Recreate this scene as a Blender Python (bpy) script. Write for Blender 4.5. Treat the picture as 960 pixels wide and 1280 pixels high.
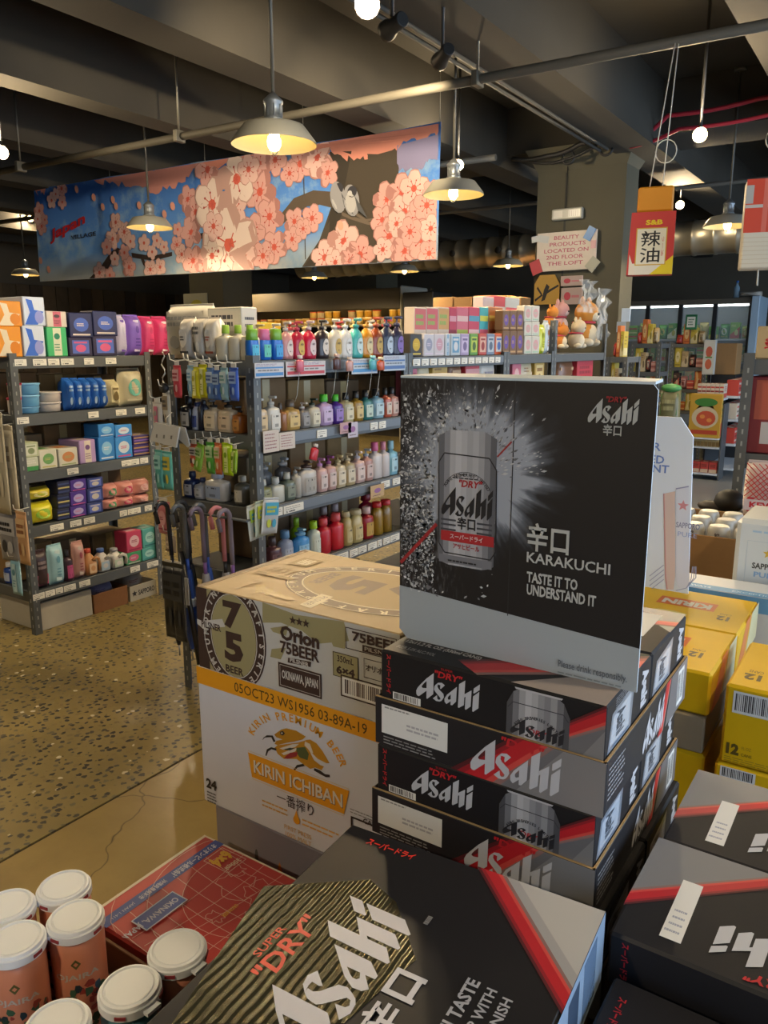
import bpy, math, random
from mathutils import Vector, Matrix
RND = random.Random(7)
sc = bpy.context.scene
COL = sc.collection
for _o in list(bpy.data.objects): bpy.data.objects.remove(_o)
PI = math.pi
# ------------------------------------------------------------------ camera
EYE = Vector((0.0, 0.0, 1.6)); PITCH = math.radians(12.0); YAW = math.radians(33.8); FPX = 980.0
cd = bpy.data.cameras.new('camera'); cam = bpy.data.objects.new('camera', cd); COL.objects.link(cam)
cam.location = EYE; cam.rotation_euler = (PI/2 - PITCH, 0, YAW)
cd.sensor_fit = 'VERTICAL'; cd.sensor_height = 24.0; cd.lens = FPX/1280*24.0; cd.clip_start = 0.02; cd.clip_end = 100
sc.camera = cam
# ------------------------------------------------------------------ world, exposure
SKY = 2.6
w = bpy.data.worlds.new('world'); sc.world = w; w.use_nodes = True
bgn = w.node_tree.nodes['Background']; bgn.inputs[0].default_value = (0.60, 0.78, 1.0, 1); bgn.inputs[1].default_value = SKY
sc.view_settings.view_transform = 'Standard'; sc.view_settings.look = 'None'
sc.view_settings.exposure = 1.25; sc.view_settings.gamma = 1.0; sc.view_settings.use_curve_mapping = False
LAMP_W = 105.0; SPOT_W = 26.0; LAMP_COL = (1.0, 0.79, 0.50)
# daylight comes in through the openings of wall_right; portals mark those openings for sampling
WX = 3.0; WIN = [(-2.6, 0.2), (0.6, 3.4), (3.8, 6.6), (7.0, 9.8), (10.2, 13.0)]; WZ = (0.4, 2.7)
for i, (a, b) in enumerate(WIN):
    ld = bpy.data.lights.new('window_portal', 'AREA'); ld.shape = 'RECTANGLE'; ld.size = WZ[1]-WZ[0]; ld.size_y = b-a
    ld.cycles.is_portal = True
    lo = bpy.data.objects.new('window_portal', ld); COL.objects.link(lo)
    lo.location = (WX, (a+b)/2, sum(WZ)/2); lo.rotation_euler = (0, PI/2, 0)

# ------------------------------------------------------------------ helpers: sight lines to real planes
_cs, _sn, _cp, _sp = math.cos(YAW), math.sin(YAW), math.cos(PITCH), math.sin(PITCH)
def ray(px, py):
    a, b = (px-480)/FPX, (640-py)/FPX
    f = _cp + b*_sp
    return Vector((a*_cs - f*_sn, a*_sn + f*_cs, b*_cp - _sp))
def onx(px, py, x): r = ray(px, py); return EYE + r*(x/r.x)
def ony(px, py, y): r = ray(px, py); return EYE + r*(y/r.y)
def onz(px, py, z): r = ray(px, py); return EYE + r*((z-EYE.z)/r.z)

# ------------------------------------------------------------------ materials
def lin(c):
    if isinstance(c, str):
        c = c.lstrip('#'); c = [int(c[i:i+2], 16)/255 for i in (0, 2, 4)]
        c = [x/12.92 if x <= .04045 else ((x+.055)/1.055)**2.4 for x in c]
    return (c[0], c[1], c[2], 1.0)
_M = {}
def mat(c, rough=.5, metal=0.0, spec=.5, noise=0.0, nscale=30.0, bump=0.0, emit=0.0, alpha=1.0, coat=0.0, name=None, trans=0.0):
    key = (str(c), rough, metal, spec, noise, nscale, bump, emit, alpha, coat, trans)
    if key in _M: return _M[key]
    m = bpy.data.materials.new(name or ('surface_' + str(c).lstrip('#'))); m.use_nodes = True
    nt = m.node_tree; p = nt.nodes['Principled BSDF']; col = lin(c)
    p.inputs['Base Color'].default_value = col; p.inputs['Roughness'].default_value = rough
    p.inputs['Metallic'].default_value = metal; p.inputs['Specular IOR Level'].default_value = spec
    if coat: p.inputs['Coat Weight'].default_value = coat; p.inputs['Coat Roughness'].default_value = .12
    if trans: p.inputs['Transmission Weight'].default_value = trans
    if emit:
        p.inputs['Emission Color'].default_value = col; p.inputs['Emission Strength'].default_value = emit
    if alpha < 1: p.inputs['Alpha'].default_value = alpha
    if noise or bump:
        tc = nt.nodes.new('ShaderNodeTexCoord'); n = nt.nodes.new('ShaderNodeTexNoise')
        n.inputs['Scale'].default_value = nscale; n.inputs['Detail'].default_value = 4
        nt.links.new(tc.outputs['Object'], n.inputs['Vector'])
        if noise:
            mx = nt.nodes.new('ShaderNodeMix'); mx.data_type = 'RGBA'
            mx.inputs['A'].default_value = tuple(x*(1-noise) for x in col[:3])+(1,)
            mx.inputs['B'].default_value = tuple(min(1, x*(1+noise)) for x in col[:3])+(1,)
            nt.links.new(n.outputs['Fac'], mx.inputs['Factor']); nt.links.new(mx.outputs['Result'], p.inputs['Base Color'])
        if bump:
            bp_ = nt.nodes.new('ShaderNodeBump'); bp_.inputs['Strength'].default_value = bump; bp_.inputs['Distance'].default_value = .01
            nt.links.new(n.outputs['Fac'], bp_.inputs['Height']); nt.links.new(bp_.outputs['Normal'], p.inputs['Normal'])
    _M[key] = m
    return m
def P(c): return mat(c, .55)                      # printed ink / paper
def G(c): return mat(c, .3)                       # glossy plastic
STEEL = mat('#585b5c', .5, .3, noise=.12, nscale=8, name='grey_painted_steel')
STEEL_D = mat('#3c4043', .55, .3, name='shelf_board_steel')
SLOT = mat('#8d8f8a', .6, name='bright_slot_paint')  # pale colour paints the brightness seen through the slots
KRAFT = mat('#9a7448', .8, noise=.1, nscale=40, name='kraft_cardboard')
KRAFT_E = mat('#a98a5e', .85, name='cardboard_edge')
WHITE = mat('#d9d9d6', .55, name='white_board')
TAG = mat('#dcd8cc', .6, name='paper_tag')
INK = mat('#1b1a1c', .6, name='black_ink')
CLEAR = mat('#e8eef0', .12, alpha=.22, name='clear_plastic_film')

# ------------------------------------------------------------------ objects
def link(o, parent=None):
    COL.objects.link(o)
    if parent is not None: o.parent = parent
    return o
def tag(o, label=None, cat=None, group=None, kind=None):
    if label: o['label'] = label
    if cat: o['category'] = cat
    if group: o['group'] = group
    if kind: o['kind'] = kind
    return o
def empty(name, loc=(0, 0, 0), rz=0.0):
    o = bpy.data.objects.new(name, None); o.empty_display_size = .05; link(o)
    o.location = loc; o.rotation_euler = (0, 0, rz)
    return o
class MB:
    def __init__(s): s.v = []; s.f = []; s.mi = []; s.ms = []; s.sm = []
    def idx(s, m):
        if m not in s.ms: s.ms.append(m)
        return s.ms.index(m)
    def add(s, vs, fs, m, smooth=False):
        o = len(s.v); i = s.idx(m); s.v += [tuple(v) for v in vs]
        for f in fs: s.f.append([o+k for k in f]); s.mi.append(i); s.sm.append(smooth)
    def box(s, x0, x1, y0, y1, z0, z1, m):
        s.add([(x0,y0,z0),(x1,y0,z0),(x1,y1,z0),(x0,y1,z0),(x0,y0,z1),(x1,y0,z1),(x1,y1,z1),(x0,y1,z1)],
              [(0,3,2,1),(4,5,6,7),(0,1,5,4),(1,2,6,5),(2,3,7,6),(3,0,4,7)], m)
    def rbox(s, x0, x1, y0, y1, z0, z1, m, b=.004):
        b = min(b, .45*(x1-x0), .45*(y1-y0), .45*(z1-z0))
        lo = (x0, y0, z0); hi = (x1, y1, z1); vs = []; ix = {}
        for sx in (0, 1):
            for sy in (0, 1):
                for sz in (0, 1):
                    sg = (sx, sy, sz)
                    for ax in range(3):
                        p = []
                        for k in range(3):
                            e = hi[k] if sg[k] else lo[k]
                            p.append(e if k == ax else (e-b if sg[k] else e+b))
                        ix[(sg, ax)] = len(vs); vs.append(tuple(p))
        fs = []
        for ax in range(3):
            u, v = (ax+1) % 3, (ax+2) % 3
            for sd in (0, 1):
                q = []
                for (a, c) in ((0,0),(1,0),(1,1),(0,1)):
                    g = [0,0,0]; g[ax] = sd; g[u] = a; g[v] = c; q.append(ix[(tuple(g), ax)])
                fs.append(q if sd else q[::-1])
        for ax in range(3):        # edges along axis ax
            u, v = (ax+1) % 3, (ax+2) % 3
            for a in (0, 1):
                for c in (0, 1):
                    g0 = [0,0,0]; g0[u] = a; g0[v] = c; g1 = list(g0); g1[ax] = 1
                    g0 = tuple(g0); g1 = tuple(g1)
                    q = [ix[(g0,u)], ix[(g1,u)], ix[(g1,v)], ix[(g0,v)]]
                    fs.append(q if a == c else q[::-1])
        for sx in (0, 1):
            for sy in (0, 1):
                for sz in (0, 1):
                    g = (sx, sy, sz); q = [ix[(g,0)], ix[(g,1)], ix[(g,2)]]
                    fs.append(q if (sx+sy+sz) % 2 else q[::-1])
        s.add(vs, fs, m)
    def lathe(s, prof, m, n=14, ax=1.0, ay=1.0, c=(0,0), ex=2.0, smooth=True, caps=True):
        vs = []; fs = []
        for (r, z) in prof:
            for k in range(n):
                t = 2*PI*(k+.5)/n; ct, st = math.cos(t), math.sin(t)
                q = 1.0/((abs(ct)**ex+abs(st)**ex)**(1/ex))
                vs.append((c[0]+r*ax*q*ct, c[1]+r*ay*q*st, z))
        L = len(prof)
        for j in range(L-1):
            for k in range(n):
                k2 = (k+1) % n
                fs.append((j*n+k, j*n+k2, (j+1)*n+k2, (j+1)*n+k))
        s.add(vs, fs, m, smooth)
        if caps:
            o = len(s.v) - len(vs); i = s.idx(m)
            if prof[0][0] > 1e-5: s.f.append([o+k for k in range(n)][::-1]); s.mi.append(i); s.sm.append(False)
            if prof[-1][0] > 1e-5: s.f.append([o+(L-1)*n+k for k in range(n)]); s.mi.append(i); s.sm.append(False)
    def tube(s, path, r, m, n=8, caps=True):
        P_ = [Vector(p) for p in path]; vs = []; fs = []; L = len(P_)
        rs = r if isinstance(r, (list, tuple)) else [r]*L
        up = Vector((0, 0, 1))
        for i, p in enumerate(P_):
            t = (P_[min(i+1, L-1)]-P_[max(i-1, 0)]).normalized()
            a = t.cross(up)
            if a.length < 1e-3: a = t.cross(Vector((1, 0, 0)))
            a.normalize(); b = t.cross(a).normalized()
            for k in range(n):
                an = 2*PI*k/n; vs.append(p + a*rs[i]*math.cos(an) + b*rs[i]*math.sin(an))
        for j in range(L-1):
            for k in range(n):
                k2 = (k+1) % n; fs.append((j*n+k, (j+1)*n+k, (j+1)*n+k2, j*n+k2))
        s.add(vs, fs, m, True)
        if caps:
            o = len(s.v)-len(vs); i = s.idx(m)
            s.f.append([o+k for k in range(n)]); s.mi.append(i); s.sm.append(False)
            s.f.append([o+(L-1)*n+k for k in range(n)][::-1]); s.mi.append(i); s.sm.append(False)
    def prism(s, pts, o, U, V, h, m, mside=None):
        """flat outline pts (u,v) at o, extruded by h along U x V (solid)"""
        o = Vector(o); U = Vector(U); V = Vector(V); N = U.cross(V)
        n = len(pts); a = [o+U*p[0]+V*p[1] for p in pts]; b = [q+N*h for q in a]
        s.add(a+b, [list(range(n))[::-1], [n+k for k in range(n)]], m)
        s.add(a+b, [(k, (k+1) % n, n+(k+1) % n, n+k) for k in range(n)], mside or m)
    def build(s, name, parent=None, loc=None, rz=None):
        me = bpy.data.meshes.new(name); me.from_pydata(s.v, [], s.f)
        for m in s.ms: me.materials.append(m)
        me.polygons.foreach_set('material_index', s.mi); me.polygons.foreach_set('use_smooth', s.sm)
        me.update()
        o = bpy.data.objects.new(name, me); link(o, parent)
        if loc is not None: o.location = loc
        if rz is not None: o.rotation_euler = (0, 0, rz)
        return o
def copy_tree(o, parent=None):
    c = o.copy(); COL.objects.link(c); c.parent = parent
    for ch in o.children: copy_tree(ch, c)
    return c

# ------------------------------------------------------------------ lettering and flat print
_tmp = bpy.data.scenes.new('lettering_tmp'); _T = {}
def text2d(s, bold=0.0):
    k = (s, bold)
    if k in _T: return _T[k]
    cu = bpy.data.curves.new('t', 'FONT'); cu.body = s; cu.resolution_u = 2; cu.offset = bold
    o = bpy.data.objects.new('t', cu); _tmp.collection.objects.link(o)
    vl = _tmp.view_layers[0]; vl.update(); dg = vl.depsgraph
    me = bpy.data.meshes.new_from_object(o.evaluated_get(dg))
    vs = [(v.co.x, v.co.y) for v in me.vertices]; fs = [list(p.vertices) for p in me.polygons]
    bpy.data.objects.remove(o); bpy.data.curves.remove(cu); bpy.data.meshes.remove(me)
    xs = [v[0] for v in vs]; ys = [v[1] for v in vs]
    bb = (min(xs), max(xs), min(ys), max(ys))
    _T[k] = (vs, fs, bb)
    return _T[k]
_LOGO = [
 [(327,112),(325,340),(258,388),(247,385),(247,165)],
 [(247,165),(247,192),(212,222),(192,245),(190,258),(205,268),(247,272),(247,300),(160,357),(142,350),(130,335),(127,295),(145,260),(175,230)],
 [(335,270),(340,250),(355,235),(375,240),(372,262),(385,285),(440,340),(446,375),(430,402),(405,400),(408,385),(345,310),(333,290)],
 [(355,235),(380,217),(420,220),(455,248),(408,288),(402,275),(405,245),(385,238)],
 [(405,400),(430,402),(418,415),(400,422),(360,415),(320,385),(368,352),(372,390),(385,403)],
 [(588,268),(583,425),(540,465),(522,460),(522,318)],
 [(522,318),(522,345),(497,368),(490,378),(490,395),(500,405),(522,400),(522,420),(475,450),(455,425),(453,390),(480,350)],
 [(678,205),(668,465),(614,493),(603,485),(612,240)],
 [(748,310),(742,480),(692,515),(680,508),(684,375),(670,385),(671,350)],
 [(835,250),(833,310),(775,345),(768,340),(770,292)],
 [(830,328),(826,500),(770,538),(760,530),(765,375)]]
LOGO = [[((x-125)/710, (352-(y-.29*(x-125)))/305) for (x, y) in p] for p in _LOGO]
class Art:
    """flat print on one face: u right, v up, in metres from the face's lower left corner"""
    def __init__(s, o=(0,0,0), U=(1,0,0), V=(0,0,1), lift=.0003, warp=None):
        s.o = Vector(o); s.U = Vector(U); s.V = Vector(V); s.N = s.U.cross(s.V); s.mb = MB(); s.k = 0; s.lift = lift; s.warp = warp
        s.step = .00006
    def put(s, pts, faces, m):
        s.k += 1; h = s.lift + s.step*s.k
        if s.warp: vs = [s.warp(u, v, h) for (u, v) in pts]
        else: vs = [s.o + s.U*u + s.V*v + s.N*h for (u, v) in pts]
        s.mb.add(vs, faces, m)
    def poly(s, pts, m): 
        ar = sum(pts[i-1][0]*pts[i][1]-pts[i][0]*pts[i-1][1] for i in range(len(pts)))
        s.put(pts if ar > 0 else pts[::-1], [list(range(len(pts)))], m)
    def rect(s, x0, y0, x1, y1, m): s.poly([(x0,y0),(x1,y0),(x1,y1),(x0,y1)], m)
    def frame(s, x0, y0, x1, y1, t, m):
        for q in ((x0,y0,x1,y0+t),(x0,y1-t,x1,y1),(x0,y0,x0+t,y1),(x1-t,y0,x1,y1)): s.rect(*q, m)
    def ell(s, cx, cy, rx, ry, m, n=20, rot=0.0):
        c, d = math.cos(rot), math.sin(rot); q = []
        for k in range(n):
            a = 2*PI*k/n; x, y = rx*math.cos(a), ry*math.sin(a); q.append((cx+x*c-y*d, cy+x*d+y*c))
        s.poly(q, m)
    def ring(s, cx, cy, rx, ry, t, m, n=32, a0=0, a1=2*PI):
        q = []; f = []
        for k in range(n+1):
            a = a0+(a1-a0)*k/n
            q += [(cx+rx*math.cos(a), cy+ry*math.sin(a)), (cx+(rx-t)*math.cos(a), cy+(ry-t)*math.sin(a))]
            if k: f.append((2*k-2, 2*k, 2*k+1, 2*k-1))
        s.put(q, f, m)
    def line(s, pts, t, m):
        s.k += 1
        for (a, b) in zip(pts[:-1], pts[1:]):
            dx, dy = b[0]-a[0], b[1]-a[1]; L = math.hypot(dx, dy) or 1; nx, ny = -dy/L*t/2, dx/L*t/2
            s.k -= 1
            s.poly([(a[0]-nx,a[1]-ny),(b[0]-nx,b[1]-ny),(b[0]+nx,b[1]+ny),(a[0]+nx,a[1]+ny)], m)
    def text(s, t, x0, y0, x1, y1, m, bold=0.0, shear=0.0, rot=None, skew=0.0):
        """fitted to the box; rot turns it about the box centre; skew raises v along u"""
        vs, fs, bb = text2d(t, bold); kx = (x1-x0)/((bb[1]-bb[0]) or 1); ky = (y1-y0)/((bb[3]-bb[2]) or 1)
        q = []
        for (x, y) in vs:
            X = x0+(x-bb[0])*kx; Y = y0+(y-bb[2])*ky; X += shear*(Y-y0); Y += skew*(X-x0)
            if rot is not None:
                cx, cy = (x0+x1)/2, (y0+y1)/2; c, d = math.cos(rot), math.sin(rot); X, Y = cx+(X-cx)*c-(Y-cy)*d, cy+(X-cx)*d+(Y-cy)*c
            q.append((X, Y))
        s.put(q, fs, m)
    def vtext(s, t, x0, y0, x1, y1, m, bold=0.0, down=True):
        """text running down (or up) inside the box"""
        vs, fs, bb = text2d(t, bold); L = bb[1]-bb[0]; H = (bb[3]-bb[2]) or 1; q = []
        for (x, y) in vs:
            a = (x-bb[0])/L; b = (y-bb[2])/H
            q.append((x0+b*(x1-x0), y1-a*(y1-y0)) if down else (x1-b*(x1-x0), y0+a*(y1-y0)))
        s.put(q, fs, m)
    def arctext(s, t, cx, cy, r, h, a0, a1, m, bold=0.02, ry=None, inward=False):
        ry = ry or r; n = len(t)
        for i, ch in enumerate(t):
            if ch == ' ': continue
            a = a0+(a1-a0)*(i+.5)/n; vs, fs, bb = text2d(ch, bold)
            k = h/.73; px_, py_ = cx+r*math.cos(a), cy+ry*math.sin(a)
            rot = a-PI/2 if not inward else a+PI/2
            c, d = math.cos(rot), math.sin(rot); mx = (bb[0]+bb[1])/2
            s.k -= 1 if i else 0
            s.put([(px_+(x-mx)*k*c-y*k*d, py_+(x-mx)*k*d+y*k*c) for (x, y) in vs], fs, m)
    def logo(s, x0, y0, x1, y1, m, f=None):
        s.k += 1
        for p in LOGO:
            s.k -= 1
            q = [(x0+a*(x1-x0), y0+b*(y1-y0)) for (a, b) in p]
            s.poly([f(*t) for t in q] if f else q, m)
    def barcode(s, x0, y0, x1, y1, n=16, bg=True, m=None):
        if bg: s.rect(x0, y0, x1, y1, WHITE)
        x = x0+(x1-x0)*.06; r = random.Random(int(x0*1e4)+n); e = (x1-x0)*.88/n
        for i in range(n):
            s.k -= 1 if i else 0
            s.rect(x, y0+(y1-y0)*.12, x+e*r.choice((.3,.5,.7)), y1-(y1-y0)*.1, m or INK); x += e
    def lines(s, x0, y0, x1, y1, n, m, fill=.5):
        r = random.Random(n*77+int(abs(x1)*1e4)); h = (y1-y0)/n; s.k += 1
        for i in range(n):
            yy = y1-(i+1)*h+h*(1-fill)/2; x = x0; xe = x0+(x1-x0)*r.uniform(.75, 1)
            while x < xe:
                wd = (x1-x0)*r.uniform(.06, .18); e = min(x+wd, xe); s.k -= 1; s.rect(x, yy, e, yy+h*fill, m); x = e+(x1-x0)*.025
    def build(s, name, parent):
        return s.mb.build(name, parent)
# ================================================================== the setting
def struct(o): o['kind'] = 'structure'; return o
def node_mat(name):
    m = bpy.data.materials.new(name); m.use_nodes = True; nt = m.node_tree
    return m, nt, nt.nodes['Principled BSDF'], nt.nodes.new, nt.links.new
def ramp(nt, stops):
    r = nt.nodes.new('ShaderNodeValToRGB'); e = r.color_ramp.elements
    while len(e) < len(stops): e.new(.5)
    for i, (p, c) in enumerate(stops): e[i].position = p; e[i].color = lin(c)
    return r
# exposed-aggregate concrete
m, nt, p, N, L = node_mat('exposed_aggregate_concrete')
tc = N('ShaderNodeTexCoord'); v1 = N('ShaderNodeTexVoronoi'); v1.inputs['Scale'].default_value = 36; v1.inputs['Randomness'].default_value = .95
nz = N('ShaderNodeTexNoise'); nz.inputs['Scale'].default_value = 55; nz.inputs['Detail'].default_value = 3
mp = N('ShaderNodeMix'); mp.data_type = 'RGBA'; mp.inputs['Factor'].default_value = .022
L(tc.outputs['Object'], nz.inputs['Vector']); L(tc.outputs['Object'], mp.inputs['A']); L(nz.outputs['Color'], mp.inputs['B']); L(mp.outputs['Result'], v1.inputs['Vector'])
rs = ramp(nt, [(.34, '#ffffff'), (.42, '#000000')]); L(v1.outputs['Distance'], rs.inputs[0])
sp = N('ShaderNodeSeparateColor'); L(v1.outputs['Color'], sp.inputs[0])
chip = ramp(nt, [(0, '#35322c'), (.36, '#4c473e'), (.55, '#665c46'), (.70, '#7a6a42'), (.95, '#8a794c'), (.965, '#b9ae94')]); chip.color_ramp.interpolation = 'CONSTANT'; L(sp.outputs[0], chip.inputs[0])
n2 = N('ShaderNodeTexNoise'); n2.inputs['Scale'].default_value = 1.6; n2.inputs['Detail'].default_value = 5; L(tc.outputs['Object'], n2.inputs['Vector'])
base = ramp(nt, [(.3, '#6f6138'), (.7, '#8f7d4c')]); L(n2.outputs['Fac'], base.inputs[0])
mx = N('ShaderNodeMix'); mx.data_type = 'RGBA'; L(rs.outputs[0], mx.inputs['Factor']); L(base.outputs[0], mx.inputs['A']); L(chip.outputs[0], mx.inputs['B'])
L(mx.outputs['Result'], p.inputs['Base Color']); p.inputs['Roughness'].default_value = .42
FL_A = m
# smooth ochre slab with hairline cracks
m, nt, p, N, L = node_mat('smooth_ochre_concrete')
tc = N('ShaderNodeTexCoord'); n1 = N('ShaderNodeTexNoise'); n1.inputs['Scale'].default_value = 2.2; n1.inputs['Detail'].default_value = 8; n1.inputs['Roughness'].default_value = .65
L(tc.outputs['Object'], n1.inputs['Vector'])
base = ramp(nt, [(.25, '#6f5d32'), (.5, '#877345'), (.75, '#948050')]); L(n1.outputs['Fac'], base.inputs[0])
n3 = N('ShaderNodeTexNoise'); n3.inputs['Scale'].default_value = 3.0; n3.inputs['Detail'].default_value = 3; L(tc.outputs['Object'], n3.inputs['Vector'])
mp = N('ShaderNodeMix'); mp.data_type = 'RGBA'; mp.inputs['Factor'].default_value = .25; L(tc.outputs['Object'], mp.inputs['A']); L(n3.outputs['Color'], mp.inputs['B'])
vc = N('ShaderNodeTexVoronoi'); vc.feature = 'DISTANCE_TO_EDGE'; vc.inputs['Scale'].default_value = 1.7; L(mp.outputs['Result'], vc.inputs['Vector'])
cr = ramp(nt, [(.0, '#ffffff'), (.005, '#000000')]); L(vc.outputs['Distance'], cr.inputs[0])
mx = N('ShaderNodeMix'); mx.data_type = 'RGBA'; L(cr.outputs[0], mx.inputs['Factor']); L(base.outputs[0], mx.inputs['A']); mx.inputs['B'].default_value = lin('#4a3c20')
L(mx.outputs['Result'], p.inputs['Base Color']); p.inputs['Roughness'].default_value = .33
FL_B = m
CONC = mat('#332f27', .85, noise=.22, nscale=2.5, bump=.15, name='dark_painted_concrete')
CONC_C = mat('#55503f', .8, noise=.15, nscale=2.0, name='column_concrete')
XL, XR, YF, YB, ZC = -14.5, WX, -4.0, 17.0, 3.85
SEAM = -2.232
b = MB(); b.box(XL, SEAM-.006, YF, YB, -.1, 0, FL_A); struct(b.build('floor'))
b = MB(); b.box(SEAM-.006, SEAM+.006, YF, YB, -.1, -.004, mat('#2a2416', .9)); struct(b.build('floor'))
b = MB(); b.box(SEAM+.006, XR, YF, 4.6, -.1, 0, FL_B); struct(b.build('floor'))
b = MB(); b.box(SEAM+.006, XR, 4.6, YB, -.1, 0, mat('#77797a', .3, noise=.14, nscale=1.4, name='grey_far_floor')); struct(b.build('floor'))  # floor coloured grey past the ochre slab
b = MB(); b.box(XL, XR, YF, YB, ZC, ZC+.15, CONC); struct(b.build('ceiling'))
WALLM = mat('#5d5548', .85, noise=.2, nscale=1.5, name='dark_wall_paint')
b = MB(); b.box(XL-.15, XR+.15, YB, YB+.15, 0, ZC, WALLM); struct(b.build('wall_back'))
b = MB(); b.box(XL-.15, XR+.15, YF-.15, YF, 0, ZC, mat('#6b655a', .85)); struct(b.build('wall_front'))
# left wall: dark wooden boards one by one
wl = MB(); wl.box(XL-.15, XL, YF, YB, 0, ZC, WALLM); wl = struct(wl.build('wall_left'))
PLK = [mat(c, .7, noise=.35, nscale=6, name='dark_stained_board') for c in ('#54452f', '#624f36', '#463828', '#594832')]
y = 2.0; k = 0
while y < YB-.2:
    b = MB(); b.rbox(XL, XL+.02+.008*(k % 3), y, y+.27, 0.1, 2.75, PLK[(k*7) % 4], .004); b.build('plank', wl); y += .28; k += 1
# right wall with window openings
b = MB(); ys = [YF]+[t for a in WIN for t in a]+[YB]; wm = mat('#77736a', .85)
b.box(XR, XR+.18, YF, YB, 0, WZ[0], wm); b.box(XR, XR+.18, YF, YB, WZ[1], ZC, wm)
for i in range(0, len(ys), 2): b.box(XR, XR+.18, ys[i], ys[i+1], WZ[0], WZ[1], wm)
struct(b.build('wall_right'))
for i, (a, c) in enumerate(WIN):
    b = MB(); fm = mat('#3a3a3a', .5)
    for q in ((a, a+.05), (c-.05, c), ((a+c)/2-.025, (a+c)/2+.025)): b.box(XR+.05, XR+.11, q[0], q[1], WZ[0], WZ[1], fm)
    b.box(XR+.05, XR+.11, a, c, WZ[0], WZ[0]+.05, fm); b.box(XR+.05, XR+.11, a, c, WZ[1]-.05, WZ[1], fm)
    struct(b.build('window_%d' % (i+1)))
# ceiling beams running away from the viewer, girders across
BEAMS = [(-5.33, -5.08), (-3.92, -3.60), (-2.50, -2.12), (-1.02, -.70), (.5, .82), (1.9, 2.2), (-6.9, -6.6), (-8.5, -8.2), (-10.1, -9.8), (-11.7, -11.4), (-13.2, -12.9)]
for i, (a, c) in enumerate(BEAMS):
    b = MB(); b.box(a, c, YF, YB, 3.30, ZC, CONC); b.build('trim_%d' % (i+1))['kind'] = 'structure'
for j, (a, c) in enumerate(((7.55, 8.25), (13.6, 14.1), (.9, 1.3))):
    b = MB(); b.box(XL, XR, a, c, 3.42 if j < 2 else 3.55, ZC-.001, CONC); b.build('trim_%d' % (j+20))['kind'] = 'structure'
# concrete column with flared head
b = MB(); cx0, cx1, cy0, cy1 = -3.26, -2.40, 7.55, 7.92
b.box(cx0, cx1, cy0, cy1, 0, 3.22, CONC_C)
b.add([(cx0,cy0,3.22),(cx1,cy0,3.22),(cx1,cy1,3.22),(cx0,cy1,3.22),(cx0-.1,cy0-.1,3.42),(cx1+.1,cy0-.1,3.42),(cx1+.1,cy1+.1,3.42),(cx0-.1,cy1+.1,3.42)],
      [(0,1,5,4),(1,2,6,5),(2,3,7,6),(3,0,4,7),(4,5,6,7)], CONC_C)
b.box(cx0+.28, cx0+.30, cy0-.004, cy0, 0, 3.2, mat('#3d3a34', .8))
tag(struct(b.build('trim_30')), 'square dark concrete column with flared head')
for j, (x, y_) in enumerate(((-8.6, 12.0), (-10.2, 9.8))):
    b = MB(); b.box(x-.4, x+.4, y_, y_+.7, 0, 3.42, CONC_C); struct(b.build('trim_%d' % (31+j)))

# ------------------------------------------------------------------ pipes, duct, cables
GALV = mat('#6f6c62', .45, .6, noise=.15, nscale=5, name='dull_galvanised_steel')
b = MB(); b.tube([(-9.5, 4.18, 3.10), (-3.0, 4.38, 3.10), (2.9, 4.62, 3.10)], .027, mat('#4f4b42', .7, .1), 10)
pipe = tag(b.build('sprinkler_pipe'), 'long dull grey pipe running across under the ceiling beams', 'pipe')
for x in (-6.6, -4.7, -2.3, -.3):
    b = MB(); yy = 4.38+(x+3)*.036; b.tube([(x, yy, 3.12), (x, yy, ZC)], .008, GALV, 6); b.rbox(x-.02, x+.02, yy-.045, yy+.045, 3.06, 3.14, GALV, .004); b.build('pipe_hanger', pipe)
b = MB(); b.tube([(-12, 8.9, 3.20), (2.9, 8.9, 3.20)], .022, mat('#55514a', .6, .2), 8); tag(b.build('conduit_pipe'), 'thin dark conduit crossing the ceiling behind the column', 'pipe')
b = MB(); b.tube([(-12, 6.3, 3.22), (-3.3, 6.7, 3.22)], .028, mat('#5c574d', .6, .2), 8); tag(b.build('conduit_pipe'), 'grey conduit pipe above the blossom banner meeting the column', 'pipe')
# round spiral duct with ribs
b = MB(); DY, DZ, DR = 10.3, 2.86, .20; pth = []; rr = []
x = -8.5
while x < 2.8: pth += [(x, DY, DZ), (x+.2, DY, DZ), (x+.21, DY, DZ), (x+.235, DY, DZ)]; rr += [DR, DR, DR+.008, DR+.008]; x += .245
b.tube(pth, rr, mat('#8d887a', .38, .75, noise=.1, nscale=6, name='spiral_duct_metal'), 24)
duct = tag(b.build('ventilation_duct'), 'round silver ventilation duct running behind the column', 'duct')
for x in (-5.6, -4.9, -3.9, -1.7, -.8, .2):
    b = MB(); b.lathe([(.0, 0), (.045, 0), (.045, .012), (.0, .012)], mat('#1a1917', .8), 12); o = b.build('vent_port', duct); o.location = (x, DY-DR-.008, DZ); o.rotation_euler = (PI/2, 0, 0)
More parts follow.
